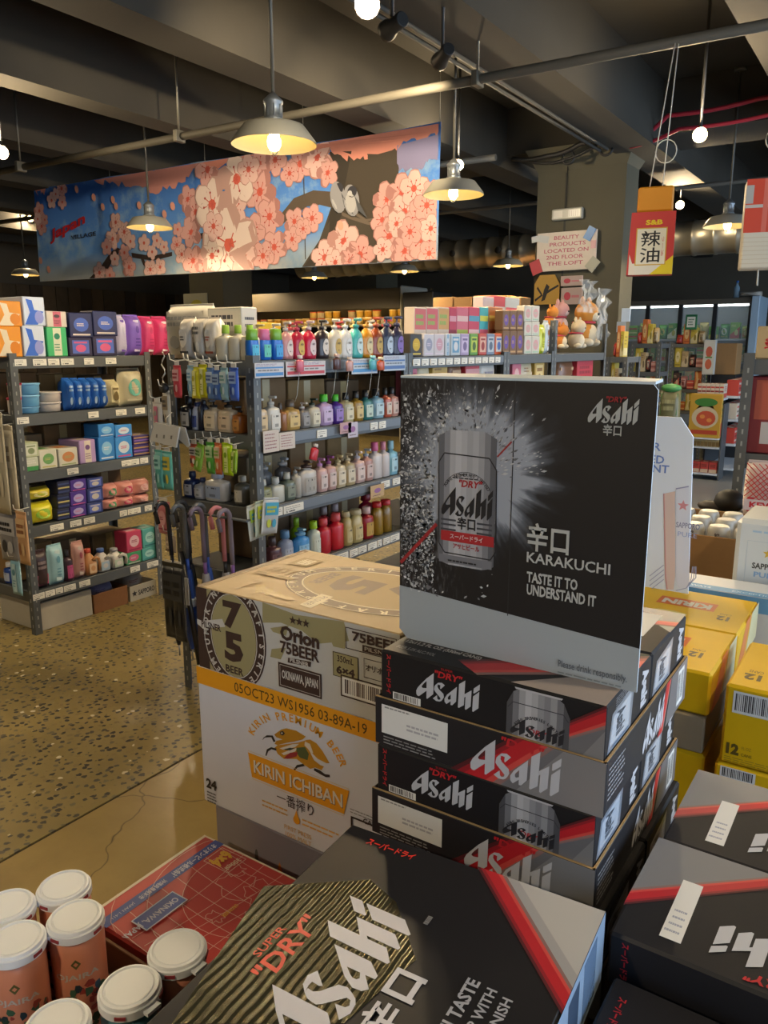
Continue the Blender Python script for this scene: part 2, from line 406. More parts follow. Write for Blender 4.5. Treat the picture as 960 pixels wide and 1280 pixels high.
# red and black cables at the column head and to the right
def cable(name, pts, r, m, label):
    b = MB(); q = []
    for i in range(len(pts)-1):
        a = Vector(pts[i]); c = Vector(pts[i+1]); n = 6
        for k in range(n): q.append(a.lerp(c, k/n)-Vector((0, 0, .02*math.sin(PI*k/n))))
    q.append(Vector(pts[-1])); b.tube(q, r, m, 6); return tag(b.build(name), label, 'cable')
RED = mat('#a8283c', .5, name='red_cable')
cable('red_cable', [(-2.33, 7.4, 3.33), (-2.0, 7.3, 3.50), (-1.3, 7.3, 3.52), (.6, 7.2, 3.58)], .018, RED, 'upper red cable running right from the column head')
cable('red_cable', [(-2.33, 7.38, 3.31), (-1.9, 7.3, 3.38), (-1.1, 7.3, 3.40), (.6, 7.2, 3.44)], .016, RED, 'lower red cable running right from the column head')
BLK = mat('#161514', .6, name='black_cable')
cable('black_cable', [(-3.42, 7.3, 3.33), (-3.05, 7.25, 3.30), (-2.75, 7.25, 3.36), (-2.45, 7.28, 3.46), (-2.30, 7.38, 3.32)], .022, BLK, 'thick black cable looped over the column head')
cable('black_cable', [(-3.4, 7.32, 3.34), (-3.0, 7.28, 3.24), (-2.6, 7.28, 3.34)], .014, BLK, 'thin black cable sagging below the column head')
for k in range(2):
    b = MB(); q = [(-2.86+.35*k+.055*math.cos(t*PI/8), 7.28, 3.27+.03*k+.055*math.sin(t*PI/8)) for t in range(17)]; b.tube(q, .012, BLK, 6)
    tag(b.build('cable_coil'), ('left' if k == 0 else 'right')+' black cable coil hanging at the column head', 'cable')
for k, dx in enumerate((.06, .13)):
    b = MB(); b.tube([(-2.5+dx-.1, .0, 3.275), (-2.5+dx-.1, 7.2, 3.275)], .014, mat('#3d3a33', .7), 6); tag(b.build('beam_conduit'), ('left' if k == 0 else 'right')+' conduit fixed under the ceiling beam leading to the column', 'pipe')
# ================================================================== lamps
SHADE = mat('#a3a196', .4, .45, noise=.08, nscale=9, name='brushed_shade_metal')
SHADE_IN = mat('#c9bf9c', .55, name='shade_inside_enamel')
BULB = mat('#ffd68a', .4, emit=12.0, name='glowing_bulb')
SOCK = mat('#7d8286', .4, .7, name='lamp_socket_metal')
ROD = mat('#57554e', .5, .4, name='lamp_rod')
def barn_lamp(loc, label, energy=None, top=ZC):
    t = tag(empty('pendant_lamp', loc), label, 'lamp', 'barn pendant lamps')
    b = MB()
    out = [(.200, .0), (.197, .010), (.150, .070), (.142, .080), (.070, .094), (.045, .104)]
    b.lathe(out, SHADE, 28, caps=False); b.build('lamp_shade', t)
    b = MB(); b.lathe([(r-.0025, z-.001) for (r, z) in out][::-1], SHADE_IN, 28, caps=False); b.build('shade_lining', t)
    b = MB(); b.lathe([(.045, .100), (.050, .108), (.040, .118), (.040, .172), (.046, .178), (.046, .190), (.030, .205), (.012, .222)], SOCK, 16)
    for k in range(8):
        a = 2*PI*k/8; b.box(.039*math.cos(a)-.003, .039*math.cos(a)+.003, .039*math.sin(a)-.003, .039*math.sin(a)+.003, .12, .17, SOCK)
    b.build('socket', t)
    b = MB(); b.lathe([(.0, -.030), (.020, -.024), (.031, -.004), (.032, .018), (.024, .050), (.016, .075), (.016, .1)], BULB, 14); b.build('bulb', t)
    b = MB()
    for k in range(2):
        c, d = math.cos(k*PI/2), math.sin(k*PI/2); q = [(c*.036*math.cos(s*PI/8), d*.036*math.cos(s*PI/8), .04-.085*math.sin(s*PI/8)) for s in range(9)]; b.tube(q, .0022, SOCK, 5)
    b.build('wire_guard', t)
    b = MB(); b.tube([(0, 0, .215), (0, 0, top-loc[2])], .009, ROD, 8); b.lathe([(.05, top-loc[2]-.03), (.05, top-loc[2]-.001)], ROD, 12); b.build('rod', t)
    ld = bpy.data.lights.new('bulb_light', 'SPOT'); ld.spot_size = math.radians(162); ld.spot_blend = .3; ld.energy = energy or LAMP_W; ld.color = LAMP_COL; ld.shadow_soft_size = .045
    lo = bpy.data.objects.new('bulb_light', ld); link(lo, t); lo.location = (0, 0, .008)
    return t
barn_lamp((-2.615, 2.985, 2.515), 'nearest and largest barn pendant lamp, hanging before the blossom banner')
barn_lamp((-2.665, 4.80, 2.565), "barn pendant lamp hanging at the banner's right edge")
barn_lamp((-5.75, 4.89, 2.61), "barn pendant lamp hanging before the banner's blue left half", 60)
barn_lamp((-6.07, 9.58, 2.60), "small far barn lamp just below the banner's right end")
barn_lamp((-4.63, 9.85, 2.62), 'small far barn lamp under the duct left of the column')
barn_lamp((-7.75, 9.68, 2.60), 'small far barn lamp below the middle of the banner')
barn_lamp((-10.2, 10.6, 2.70), 'smallest far barn lamp below the banner, left of the middle one')
barn_lamp((-11.05, 7.04, 2.61), "far barn lamp below the banner's left corner by the board wall")
barn_lamp((-1.50, 7.55, 2.60), 'barn lamp hanging behind the striped hanging carton at right')
barn_lamp((-.9, -1.4, 2.60), 'added barn pendant lamp behind the photographer, unseen fill light', 115)  # unseen lamps from here down are added for ambient fill
barn_lamp((-4.3, .3, 2.60), 'added barn pendant lamp hanging over the left aisle, out of frame')
barn_lamp((.9, 1.2, 2.60), 'added barn pendant lamp right of the beer display, out of frame', 60)
barn_lamp((-6.0, 2.2, 2.60), 'added barn pendant lamp left of the left rack, out of frame')
barn_lamp((.4, 5.2, 2.60), 'added barn pendant lamp over the right aisle, out of frame')
barn_lamp((1.6, 9.0, 2.60), 'added barn pendant lamp far down the right aisle, out of frame')
def spot(pos, label, lit=True, aim=None):
    t = tag(empty('track_spotlight', pos), label, 'spotlight', 'ceiling spotlights')
    d = ((aim or Vector((0, 0, 1.2))) - Vector(pos)).normalized()
    h = MB(); h.lathe([(.030, -.09), (.034, -.085), (.034, -.01), (.046, .03), (.046, .05)], mat('#1d1c1b', .5), 14); o = h.build('lamp_head', t); o.rotation_euler = d.to_track_quat('Z', 'Y').to_euler()
    e = MB(); e.lathe([(.0, .052), (.042, .051)], mat('#ffc878', .4, emit=60.0, name='lit_spot_lens') if lit else mat('#50585c', .2), 14, caps=False); l = e.build('lens', t); l.rotation_euler = o.rotation_euler
    s = MB(); hz = ZC-pos[2]; s.tube([(0, 0, .0), (0, 0, hz)], .010, mat('#1d1c1b', .5), 6); s.rbox(-.025, .025, -.06, .06, hz-.03, hz, mat('#1d1c1b', .5), .004); s.build('stem', t)
    if lit or aim:
        ld = bpy.data.lights.new('spot_beam', 'POINT' if lit else 'SPOT'); ld.energy = SPOT_W if lit else 120.0
        if not lit: ld.spot_size = math.radians(75); ld.spot_blend = .8  # dark-lensed heads still throw a beam on the banner
        ld.color = LAMP_COL; ld.shadow_soft_size = .03
        lo = bpy.data.objects.new('spot_beam', ld); link(lo, t); lo.location = d*.10; lo.rotation_euler = (-d).to_track_quat('Z', 'Y').to_euler()
for px, py, y, lab, lit in ((875, 168, 5.6, 'bright spotlight at right above the red hanging carton', True), (850, 256, 9.5, 'small lit spotlight beside the red hanging carton', True),
        (573, 206, 6.2, "lit spotlight just above the lamp at the banner's right edge", True), (459, 4, 2.6, 'lit spotlight at the top edge of the picture', True),
        (490, 34, 3.3, 'dark-lensed spotlight head lighting the banner, nearest the top edge under the beam', False), (553, 72, 3.9, 'dark-lensed spotlight head lighting the banner, below the ceiling beam near the pipe', False),
        (38, 273, 7.4, "lit spotlight beside the banner's upper left corner", True), (2, 190, 3.4, 'lit spotlight at the left edge of the picture', True), (6, 283, 9.0, 'tiny far lit spotlight left of the banner', True)):
    spot(ony(px, py, y), lab, lit, None if lit else (Vector((-7.3, 5.6, 2.6)) if py == 34 else Vector((-4.4, 5.6, 2.6))))

# ================================================================== blossom banner
BY = 5.6
def bp(px, py): q = ony(px, py, BY); return (q.x, q.z)
bTL, bTR, bBL, bBR = bp(42, 236), bp(551, 152), bp(50, 352), bp(547, 325)
bann = MB()
m, nt, p, N, L = node_mat('banner_print_sky')
geo = N('ShaderNodeTexCoord'); sx = N('ShaderNodeSeparateXYZ'); L(geo.outputs['Object'], sx.inputs[0])
mr = N('ShaderNodeMapRange'); mr.inputs['From Min'].default_value = 2.26; mr.inputs['From Max'].default_value = 3.26; L(sx.outputs['Z'], mr.inputs['Value'])
rg = ramp(nt, [(0, '#dbe0e4'), (.14, '#b9cfe6'), (.32, '#6aa2ea'), (1, '#4481e2')]); L(mr.outputs[0], rg.inputs[0])
nz = N('ShaderNodeTexNoise'); nz.inputs['Scale'].default_value = 2.6; nz.inputs['Detail'].default_value = 9; nz.inputs['Roughness'].default_value = .68; L(geo.outputs['Object'], nz.inputs['Vector'])
rc = ramp(nt, [(.5, '#000000'), (.66, '#ffffff')]); L(nz.outputs['Fac'], rc.inputs[0])
mx = N('ShaderNodeMix'); mx.data_type = 'RGBA'; L(rc.outputs[0], mx.inputs['Factor']); L(rg.outputs[0], mx.inputs['A']); mx.inputs['B'].default_value = lin('#9fc3e4')
L(mx.outputs['Result'], p.inputs['Base Color']); p.inputs['Roughness'].default_value = .75
wv = N('ShaderNodeTexNoise'); wv.inputs['Scale'].default_value = 3.0; bpn = N('ShaderNodeBump'); bpn.inputs['Strength'].default_value = .35; bpn.inputs['Distance'].default_value = .04
L(geo.outputs['Object'], wv.inputs['Vector']); L(wv.outputs['Fac'], bpn.inputs['Height']); L(bpn.outputs['Normal'], p.inputs['Normal'])
BSKY = m
def bwave(x, z): return .0025*math.sin(x*4.1)+.002*math.sin(x*11+z*4)
n = 60; vs = []; fs = []
for i in range(n+1):
    a = i/n
    for (q0, q1) in ((bBL, bBR), (bTL, bTR)):
        x = q0[0]+(q1[0]-q0[0])*a; z = q0[1]+(q1[1]-q0[1])*a + (-.012*abs(math.sin(a*PI*4)) if q0 is bTL else 0)
        vs += [(x, BY+bwave(x, z), z), (x, BY+.004+bwave(x, z), z)]
    if i: j = 4*i; fs += [(j-4, j, j+2, j-2), (j-3, j-1, j+3, j+1), (j-2, j+2, j+3, j-1), (j-4, j-3, j+1, j)]
bann.add(vs, fs, BSKY, True)
banner = tag(bann.build('hanging_banner'), 'wide cherry blossom banner in blue and pink hung under the ceiling', 'banner')
def bwarp(x, z, h):
    x = min(max(x, bBL[0]+.004), bBR[0]-.004); a = (x-bBL[0])/(bBR[0]-bBL[0]); zl = bBL[1]+(bBR[1]-bBL[1])*a; zh = bTL[1]+(bTR[1]-bTL[1])*a-.014
    z = min(max(z, zl+.004), zh); return (x, BY+bwave(x, z)-h, z)
A = Art(lift=.006, warp=bwarp); A.step = .00004
def bpoly(pts, c): A.poly([bp(*q) for q in pts], mat(c, .75))
pxm = abs(bp(300, 250)[0]-bp(301, 250)[0])
# trunk and branches
bpoly([(378,336),(400,300),(413,262),(420,240),(414,205),(412,190),(455,188),(497,182),(500,205),(497,235),(482,290),(472,331)], '#4a4238')
bpoly([(350,270),(368,248),(392,238),(420,240),(424,262),(400,256),(385,258),(366,270),(352,282)], '#5c5044')
bpoly([(413,190),(440,189),(430,240),(424,300),(400,334),(380,335),(404,298),(418,250)], '#3a342d')
for pts in ([(420,262),(440,270),(462,277),(478,282),(478,285),(460,281),(438,274),(420,266)], [(440,262),(458,274),(472,272),(472,275),(457,277),(440,266)]): bpoly(pts, '#6d6054')
bpoly([(112,350),(126,334),(138,316),(146,309),(152,312),(142,325),(130,345),(128,350)], '#3b2f2c')
bpoly([(165,316),(190,320),(216,315),(216,320),(192,326),(166,322)], '#3b2f2c')
bpoly([(180,322),(183,330),(188,337),(185,337),(180,331),(177,323)], '#3b2f2c')
bpoly([(248,292),(262,290),(262,297),(248,299)], '#3b2f2c')
r_ = random.Random(3)
def jag(top, bot, c):
    pts = [bp(*q) for q in top]; q = []
    for i in range(len(bot)-1):
        (x0, y0), (x1, y1) = bot[i], bot[i+1]
        for k in range(5): q.append((x0+(x1-x0)*k/5+r_.uniform(-2, 2), y0+(y1-y0)*k/5+r_.uniform(-5, 4)))
    A.poly(pts+[bp(*t) for t in q], mat(c, .75))
jag([(118,223.5),(180,213),(250,201.5)], [(250,206),(230,228),(212,236),(195,240),(178,236),(160,230),(140,230),(120,226)], '#cf8f86')
jag([(250,201.5),(400,177.5),(551,153)], [(551,168),(530,175),(505,180),(485,192),(470,198),(450,200),(430,198),(412,190),(395,196),(370,190),(330,194),(290,205),(255,210)], '#d98f7e')
jag([(497,182),(520,176),(549,168)], [(549,196),(535,205),(520,212),(500,212),(498,200)], '#8a86ab')
jag([(44,237),(58,234)], [(58,240),(52,243),(45,243)], '#cf8f86')
def flower(px, py, rp, light=0, rot=None):
    cx, cz = bp(px, py); r = rp*pxm*(1.0 if px > 200 else 1.12); rot = r_.uniform(0, 6) if rot is None else rot
    pal = [('#d6a49e', '#b27e78'), ('#dfbab4', '#b98a82'), ('#e4d0c8', '#bd9890')][light]
    for (k, c, sc_) in ((0, pal[1], 1.07), (1, pal[0], 1.0)):
        for i in range(5):
            a = rot+i*2*PI/5; pts = []
            for t in range(10):
                f = t/9*2*PI; u = .56+.46*math.cos(f); v = .36*math.sin(f)*(1.12-.12*math.cos(f))
                if t in (0, 9): u -= .06
                pts.append((u*r*sc_, v*r*sc_))
            ca, sa = math.cos(a), math.sin(a)
            A.k -= 1 if i else 0
            A.poly([(cx+x*ca-y*sa, cz+x*sa+y*ca) for (x, y) in pts], mat(c, .75))
            A.k += 0
    A.ell(cx, cz, r*.20, r*.20, mat('#d0604e', .75), 8)
    if rp > 8:
        for i in range(8):
            a = rot+i*PI/4; A.line([(cx, cz), (cx+.42*r*math.cos(a), cz+.42*r*math.sin(a))], r*.035, mat('#c4574a', .75)); A.k -= 1
            A.ell(cx+.44*r*math.cos(a), cz+.44*r*math.sin(a), r*.05, r*.05, mat('#a8403a', .75), 6); A.k -= 1
        A.k += 2
for f in ((235,249,13,0),(245,265,15,0),(239,290,15,0),(260,212,17,0),(222,306,9,0),(228,318,10,1),(242,326,15,0),(255,330,12,0),(223,287,7,0),(376,205,15,0),(397,197,17,1),(363,217,11,0),(410,216,12,0),(345,200,14,0),(325,205,14,0),
        (326,240,19,0),(338,271,17,0),(316,290,17,0),(344,309,15,0),(330,320,14,0),(369,277,12,0),(391,273,12,0),(366,299,11,0),(380,286,9,0),(294,262,17,1),(297,224,25,2),(266,256,25,2),(312,212,14,1),(288,306,36,2,.31),(305,322,18,1),(266,320,16,2),(268,283,14,1),
        (407,322,15,1),(430,301,17,1),(451,319,16,0),(438,326,12,0),(420,328,11,1),(485,249,14,0),(479,275,12,0),(504,243,16,0),(507,265,15,1),(488,296,16,0),(519,236,14,1),(526,272,15,0),(507,314,14,0),(535,257,13,0),(529,300,16,0),(538,317,11,0),(540,286,11,1),(480,312,10,1),(497,280,11,1),(514,290,12,0),(540,238,8,0),
        (142,299,10,1),(157,290,10,1),(146,278,9,1),(135,309,8,0),(165,302,8,1),(157,316,8,0),(145,324,7,1),(192,315,7,1),(182,304,8,1),(198,301,7,1),(207,309,7,1),(163,334,10,0),(126,341,10,1),(139,344,8,0),(202,334,9,1),(190,337,9,1),
        (79,236,9,0),(67,251,8,1),(80,253,7,0),(72,243,6,1),(51,264,9,0),(54,283,9,0),(49,274,7,1),(58,275,6,0)): flower(*f)
for (px, py) in ((98,237),(119,247),(130,259),(143,250),(147,258),(176,257),(208,268),(218,258),(53,326),(63,337),(427,282)): A.ell(*bp(px, py), 3.2*pxm, 4.2*pxm, mat('#e9a893', .75), 8, .4)
# two birds on the branch
for (px, py) in ((424, 247), (441, 251)):
    A.ell(*bp(px, py), 8*pxm, 13*pxm, mat('#9a9aa0', .75), 16, .25); A.ell(*bp(px-1, py+3), 5.5*pxm, 8*pxm, mat('#b9b8ba', .75), 14, .25)
    A.ell(*bp(px+1, py-11), 5*pxm, 4.5*pxm, mat('#3a3a42', .75), 12); A.ell(*bp(px-2, py-9), 2.5*pxm, 2.2*pxm, mat('#c2c2c4', .75), 8)
    A.poly([bp(px+4, py-6), bp(px+14, py+10), bp(px+20, py+22), bp(px+8, py+12)], mat('#54575c', .75))
j0, j1 = bp(65, 306), bp(108, 283)
A.text('Japan', j0[0], j0[1], j1[0], j1[1], mat('#c8242e', .75), bold=.035, shear=.2, skew=.22)
v0, v1 = bp(91, 300), bp(122, 291)
A.text('VILLAGE', v0[0], v0[1], v1[0], v1[1], INK, bold=.02, skew=.03)
A.build('printed_blossoms', banner)
for px in (46, 137, 257, 380, 549):
    b = MB(); top = bTL[1]+(bTR[1]-bTL[1])*(px-42)/509; q = bp(px, 220); b.tube([(q[0], BY, top-.02), (q[0], BY, ZC)], .0025, mat('#8d897c', .7), 5); b.build('hanging_wire', banner)
for px in (257, 380): b = MB(); q = bp(px, 220); b.tube([(q[0], BY-.003, 2.34), (q[0], BY-.003, 3.2)], .0035, mat('#55504a', .7), 5); b.build('seam', banner)

# ================================================================== hanging cartons, column sign
def hung(x, y, z0, z1, label, wdt, dep):
    t = tag(empty('hanging_carton', (x, y, z0), .25), label, 'carton sign')
    return t
SX, SY = -1.19, 4.22
t = hung(SX, SY, 1.95, 2.37, 'red and yellow chili oil carton sign hanging on white strings', .2, .1)
b = MB(); W2 = .105; b.add([(-W2-.01,-.05,0),(W2+.0,-.05,0),(W2+.0,.05,0),(-W2-.01,.05,0),(-W2,-.05,.30),(W2,-.05,.30),(W2,.05,.30),(-W2,.05,.30)], [(0,3,2,1),(4,5,6,7),(0,1,5,4),(1,2,6,5),(2,3,7,6),(3,0,4,7)], mat('#c23a36', .5)); b.build('carton_body', t)
b = MB(); b.rbox(-.082, .088, -.045, .045, .302, .42, mat('#d28a1c', .5), .008); b.build('yellow_cap', t)
A = Art((-W2, -.05, 0)); A.rect(.0, .0, .21, .055, mat('#d7d2c4')); A.poly([(.10,0),(.21,0),(.21,.09)], mat('#d8c022')); A.poly([(0,.0),(.035,.0),(.0,.10)], mat('#d9cfc0'))
A.rect(.028, .045, .175, .225, mat('#c9a23a')); A.rect(.033, .05, .170, .22, mat('#dcd6c2')); A.text('辣', .052, .135, .145, .21, INK, .008); A.text('油', .05, .058, .145, .130, INK, .008)
A.text('S&B', .07, .238, .15, .262, mat('#e0c21c'), .04); A.vtext('ラー油', .150, .09, .163, .18, mat('#c03030')); A.build('printed_front', t)
A = Art((W2, -.05, 0), (0, 1, 0)); A.rect(.004, .0, .096, .27, mat('#cfd6de')); A.build('printed_side', t)
b = MB()
for dx in (-.03, .03): b.tube([(dx, 0, .42), (dx*.25+.05, .215, 1.16)], .003, mat('#c9c4b6', .8), 5)
q = [(.035+.05*math.cos(a*PI/8), .06, .60+.055*math.sin(a*PI/8)) for a in range(17)]; b.tube(q, .003, mat('#c9c4b6', .8), 5); b.build('string', t)
t = hung(-.62, 3.95, 1.93, 2.3, 'orange and white striped carton sign hanging at the right edge', .2, .1)
b = MB(); b.rbox(-.10, .12, -.06, .06, 0, .37, mat('#cfc6b2', .5), .006); b.build('carton_body', t)
A = Art((-.10, -.06, 0)); A.rect(0, .15, .22, .37, mat('#c8452c')); A.rect(0, .252, .22, .265, mat('#b9b4ac')); A.rect(.0, .27, .03, .345, mat('#a9a6a2')); A.rect(.07, .15, .09, .37, mat('#d06a58'))
for k in range(7): A.rect(0, .02+k*.018, .22, .022+k*.018, mat('#bfae90'))
A.build('printed_front', t)
b = MB()
for dx in (-.01, .035): b.tube([(dx, 0, .37), (dx*.3+.06, .5, 1.19)], .003, mat('#c9c4b6', .8), 5)
q = [(.02+.05*math.cos(a*PI/8), .1, .56+.05*math.sin(a*PI/8)) for a in range(17)]; b.tube(q, .003, mat('#c9c4b6', .8), 5); b.build('string', t)
b = MB(); b.tube([(-.02, 0, 0), (-.018, 0, -.07)], .004, mat('#c9c4b6', .8), 5); b.build('cord_end', t)
# sign on the column
CY = 7.50
s0, s1 = ony(670, 340, CY), ony(747, 286, CY)
t = tag(empty('beauty_sign', (s0.x, CY, s0.z)), 'handmade white paper sign with red lettering on the column', 'sign')
w_, h_ = s1.x-s0.x, s1.z-s0.z
b = MB(); b.rbox(0, w_, 0, .01, 0, h_, mat('#cfc3b6', .7, noise=.08, nscale=14), .003); b.build('sign_board', t)
A = Art((0, 0, 0)); A.step = .0002
for i, s in enumerate(('BEAUTY', 'PRODUCTS', 'LOCATED ON', '2ND FLOOR', 'THE LOFT')):
    wl_ = (.42, .60, .74, .62, .60)[i]*w_; x = w_*(.50, .52, .50, .48, .49)[i]-wl_/2; y = h_*(.80-.165*i); A.text(s, x, y, x+wl_, y+h_*.10, mat('#b0556a'), .015)
A.build('sign_lettering', t)
b = MB()
for (fx, fz, a, wd, hd, c) in ((-.02, .86, .1, .14, .16, '#c8c8c4'), (.12, .84, -.2, .16, .18, '#bfc0be'), (.88, .90, -.5, .13, .34, '#3f78b4'), (.0, .12, .35, .18, .36, '#b84a4c'), (.95, .12, -.7, .16, .34, '#aaa896'), (.95, .62, 0, .08, .2, '#c99a98')):
    c_, d_ = math.cos(a), math.sin(a); q = []
    for (u, v) in ((-.5,-.5),(.5,-.5),(.5,.5),(-.5,.5)): X, Z = u*wd*w_, v*hd*h_; q.append((fx*w_+X*c_-Z*d_, fz*h_+X*d_+Z*c_))
    b = MB(); b.prism(q, (0, -.001, 0), (1,0,0), (0,0,1), .008, mat(c, .35)); b.build('sample_packet', t)
q0, q1 = ony(689, 276, CY), ony(728, 258, CY)
t = tag(empty('exit_sign', (q0.x, CY, q0.z)), 'small unlit white sign box hanging above the paper sign', 'sign')
b = MB(); b.rbox(0, q1.x-q0.x, 0, .05, 0, q1.z-q0.z, mat('#a3a195', .4), .01); b.build('housing', t)
A = Art((0,0,0)); A.rect(.02, .02, .11, q1.z-q0.z-.02, mat('#b7b6ac', .3)); A.rect(.17, .02, q1.x-q0.x-.02, q1.z-q0.z-.02, mat('#b9b9b2', .3))
for k in range(5): A.rect(.18+k*.02, .025, .185+k*.02, q1.z-q0.z-.025, mat('#8f8d84'))
A.build('face', t)
b = MB(); b.tube([(.13, .03, q1.z-q0.z), (.13, .03, 3.25-q0.z)], .004, BLK, 5); b.build('cord', t)
# ================================================================== foreground beer cases
CB = mat('#1d1c1f', .52, spec=.3, noise=.15, nscale=12, name='black_printed_carton')
CB2 = mat('#232225', .5, spec=.35, name='black_tray_carton')
GRY = mat('#8f8f92', .4, .35, name='silver_ink'); GRY2 = mat('#77777c', .4, .3, name='silver_ink_dark')
REDP = mat('#b8242c', .42, name='red_print'); REDS = mat('#8e1f28', .45); REDL = mat('#cc4a44', .42)
SIL = mat('#b9bbc2', .4, name='logo_white')
def diag(A, up, lo, inner=None):
    """red band between two edges with softer rims"""
    (a, b), (c, d) = up, lo; A.k += 1
    for (f0, f1, m) in ((-.18, .0, mat('#541d22')), (.0, .2, REDS), (.2, .8, REDP), (.8, 1.0, REDL), (1.0, 1.2, mat('#8a6a66'))):
        L_ = lambda f: (a[0]+(c[0]-a[0])*f, a[1]+(c[1]-a[1])*f); R_ = lambda f: (b[0]+(d[0]-b[0])*f, b[1]+(d[1]-b[1])*f)
        A.k -= 1; A.poly([L_(f0), R_(f0), R_(f1), L_(f1)], m)
TONES = ['#55565c', '#7e8087', '#a7a9b0', '#c2c4ca', '#b4b6bc', '#9a9ca3', '#8a8c93', '#9ea0a6', '#777980', '#54555b']
def can_print(A, x0, y0, x1, y1, full=True, tone=1.0):
    """front view of a silver can; y0 may cut it off"""
    n = len(TONES); w = x1-x0; H = y1-y0; A.k += 1
    for i in range(n):
        a, b = x0+w*i/n, x0+w*(i+1)/n
        def top(x): f = abs((x-(x0+x1)/2)/(w/2)); return y1 - w*.26*max(0, (f-.74)/.26) - .015*w*f*f
        A.k -= 1; A.poly([(a, y0), (b, y0), (b, top(b)), (a, top(a))], mat(TONES[i], .38, .25))
    A.k += 1
    A.poly([(x0+w*.14, y1-w*.02), (x1-w*.14, y1-w*.02), (x1-w*.12, y1+w*.01), (x0+w*.12, y1+w*.01)], mat('#c9cad0', .35, .3))
    lab = [(x0+w*.02, y1-w*.34), (x0+w*.10, y1-w*.24), (x1-w*.10, y1-w*.24), (x1-w*.02, y1-w*.34)]
    A.line(lab, w*.014, mat('#3a3a42'))
    A.arctext('ASAHI BREWERIES LIMITED', x0+w*.5, y1-w*.86, w*.42, w*.05, PI*.80, PI*.20, mat('#2c2c33'), .02)
    A.text('"DRY"', x0+w*.31, y1-w*.68, x0+w*.69, y1-w*.59, mat('#b03038'), .03, shear=.2)
# ---- front case design, traced on a pack 0.309 wide
def asahi_pack_front(A, W, H):
    A.vtext('スーパードライ', .010, H*.10, .017, H*.93, REDP, .03)
    A.barcode(.020, .001, .062, H*.17, 14)
    A.text('"DRY"', W*.27, H*.72, W*.40, H*.86, REDP, .03, shear=.2); A.text('SUPER', W*.305, H*.885, W*.36, H*.93, REDP)
    A.logo(W*.185, H*.22, W*.485, H*.80, SIL)
    A.poly([(W*.86, 0), (W, 0), (W, H*.75), (W*.86, H*.30)], GRY2); A.poly([(W*.92, 0), (W, 0), (W, H*.55)], GRY)
    diag(A, ((W*.84, H*.44), (W, H*.97)), ((W*.84, H*.20), (W, H*.66)))
    x0, x1 = W*.605, W*.865; can_print(A, x0, 0, x1, H*.93)
    A.k += 1; A.logo(x0+(x1-x0)*.07, -.004+.006, x1-(x1-x0)*.07, H*.38, mat('#24242a'))
def asahi_tray_front(A, W, H):
    A.poly([(W*.52, 0), (W, 0), (W, H), (W*.72, H)], GRY2); A.poly([(W*.66, 0), (W, 0), (W, H), (W*.84, H)], GRY)
    diag(A, ((W*.40, 0), (W*.66, H)), ((W*.56, 0), (W*.78, H)))
    A.rect(W*.035, H*.28, W*.355, H*.88, WHITE); A.lines(W*.05, H*.80, W*.2, H*.86, 1, P('#8a8a8a')); A.lines(W*.16, H*.45, W*.34, H*.62, 2, P('#a9a9ad'))
    A.lines(W*.045, H*.05, W*.34, H*.24, 3, P('#8d8d8d'), .35)
    A.text('"DRY"', W*.585, H*.78, W*.76, H*.95, REDP, .03, shear=.2)
    A.logo(W*.46, H*.10, W*.835, H*.86, SIL)
def asahi_pack_side(A, W, H, near=True):
    A.poly([(W*.06, H*.02), (W*.55, H*.02), (W*.58, H*.85), (W*.12, H*.72)], mat('#8c98a8', .3, .4)); A.poly([(W*.10, H*.12), (W*.50, H*.10), (W*.52, H*.74), (W*.15, H*.64)], mat('#c3cedd', .25, .3))
    A.vtext('Asahi', W*.22, H*.18, W*.40, H*.66, mat('#2b3440'), .04); A.rect(W*.16, H*.05, W*.5, H*.09, mat('#5b6b80'))
    if near: A.lines(W*.18, H*.70, W*.60, H*.97, 6, P('#8d8d90'), .3)
    A.vtext('Asahi', W*.76, H*.1, W*.92, H*.88, SIL, .06)
def asahi_tray_side(A, W, H):
    A.lines(W*.03, H*.2, W*.20, H*.85, 7, P('#97979a'), .3)
    A.poly([(W*.70, 0), (W, 0), (W, H), (W*.76, H)], GRY2); diag(A, ((W*.60, 0), (W*.68, H)), ((W*.66, 0), (W*.74, H)))
    A.logo(W*.40, H*.12, W*.66, H*.88, SIL); A.barcode(W*.86, H*.1, W*.95, H*.9, 9)
def asahi_top(A, W, H, kanji=True, label=True):
    """lid design: text along W, silver corner at lower right"""
    A.poly([(W*.66, 0), (W, 0), (W, H*.46), (W*.84, H*.24)], GRY)
    diag(A, ((W*.60, 0), (W, H*.52)), ((W*.66, 0), (W, H*.42)))
W_, D_, HP, HT = .309, .37, .132, .067
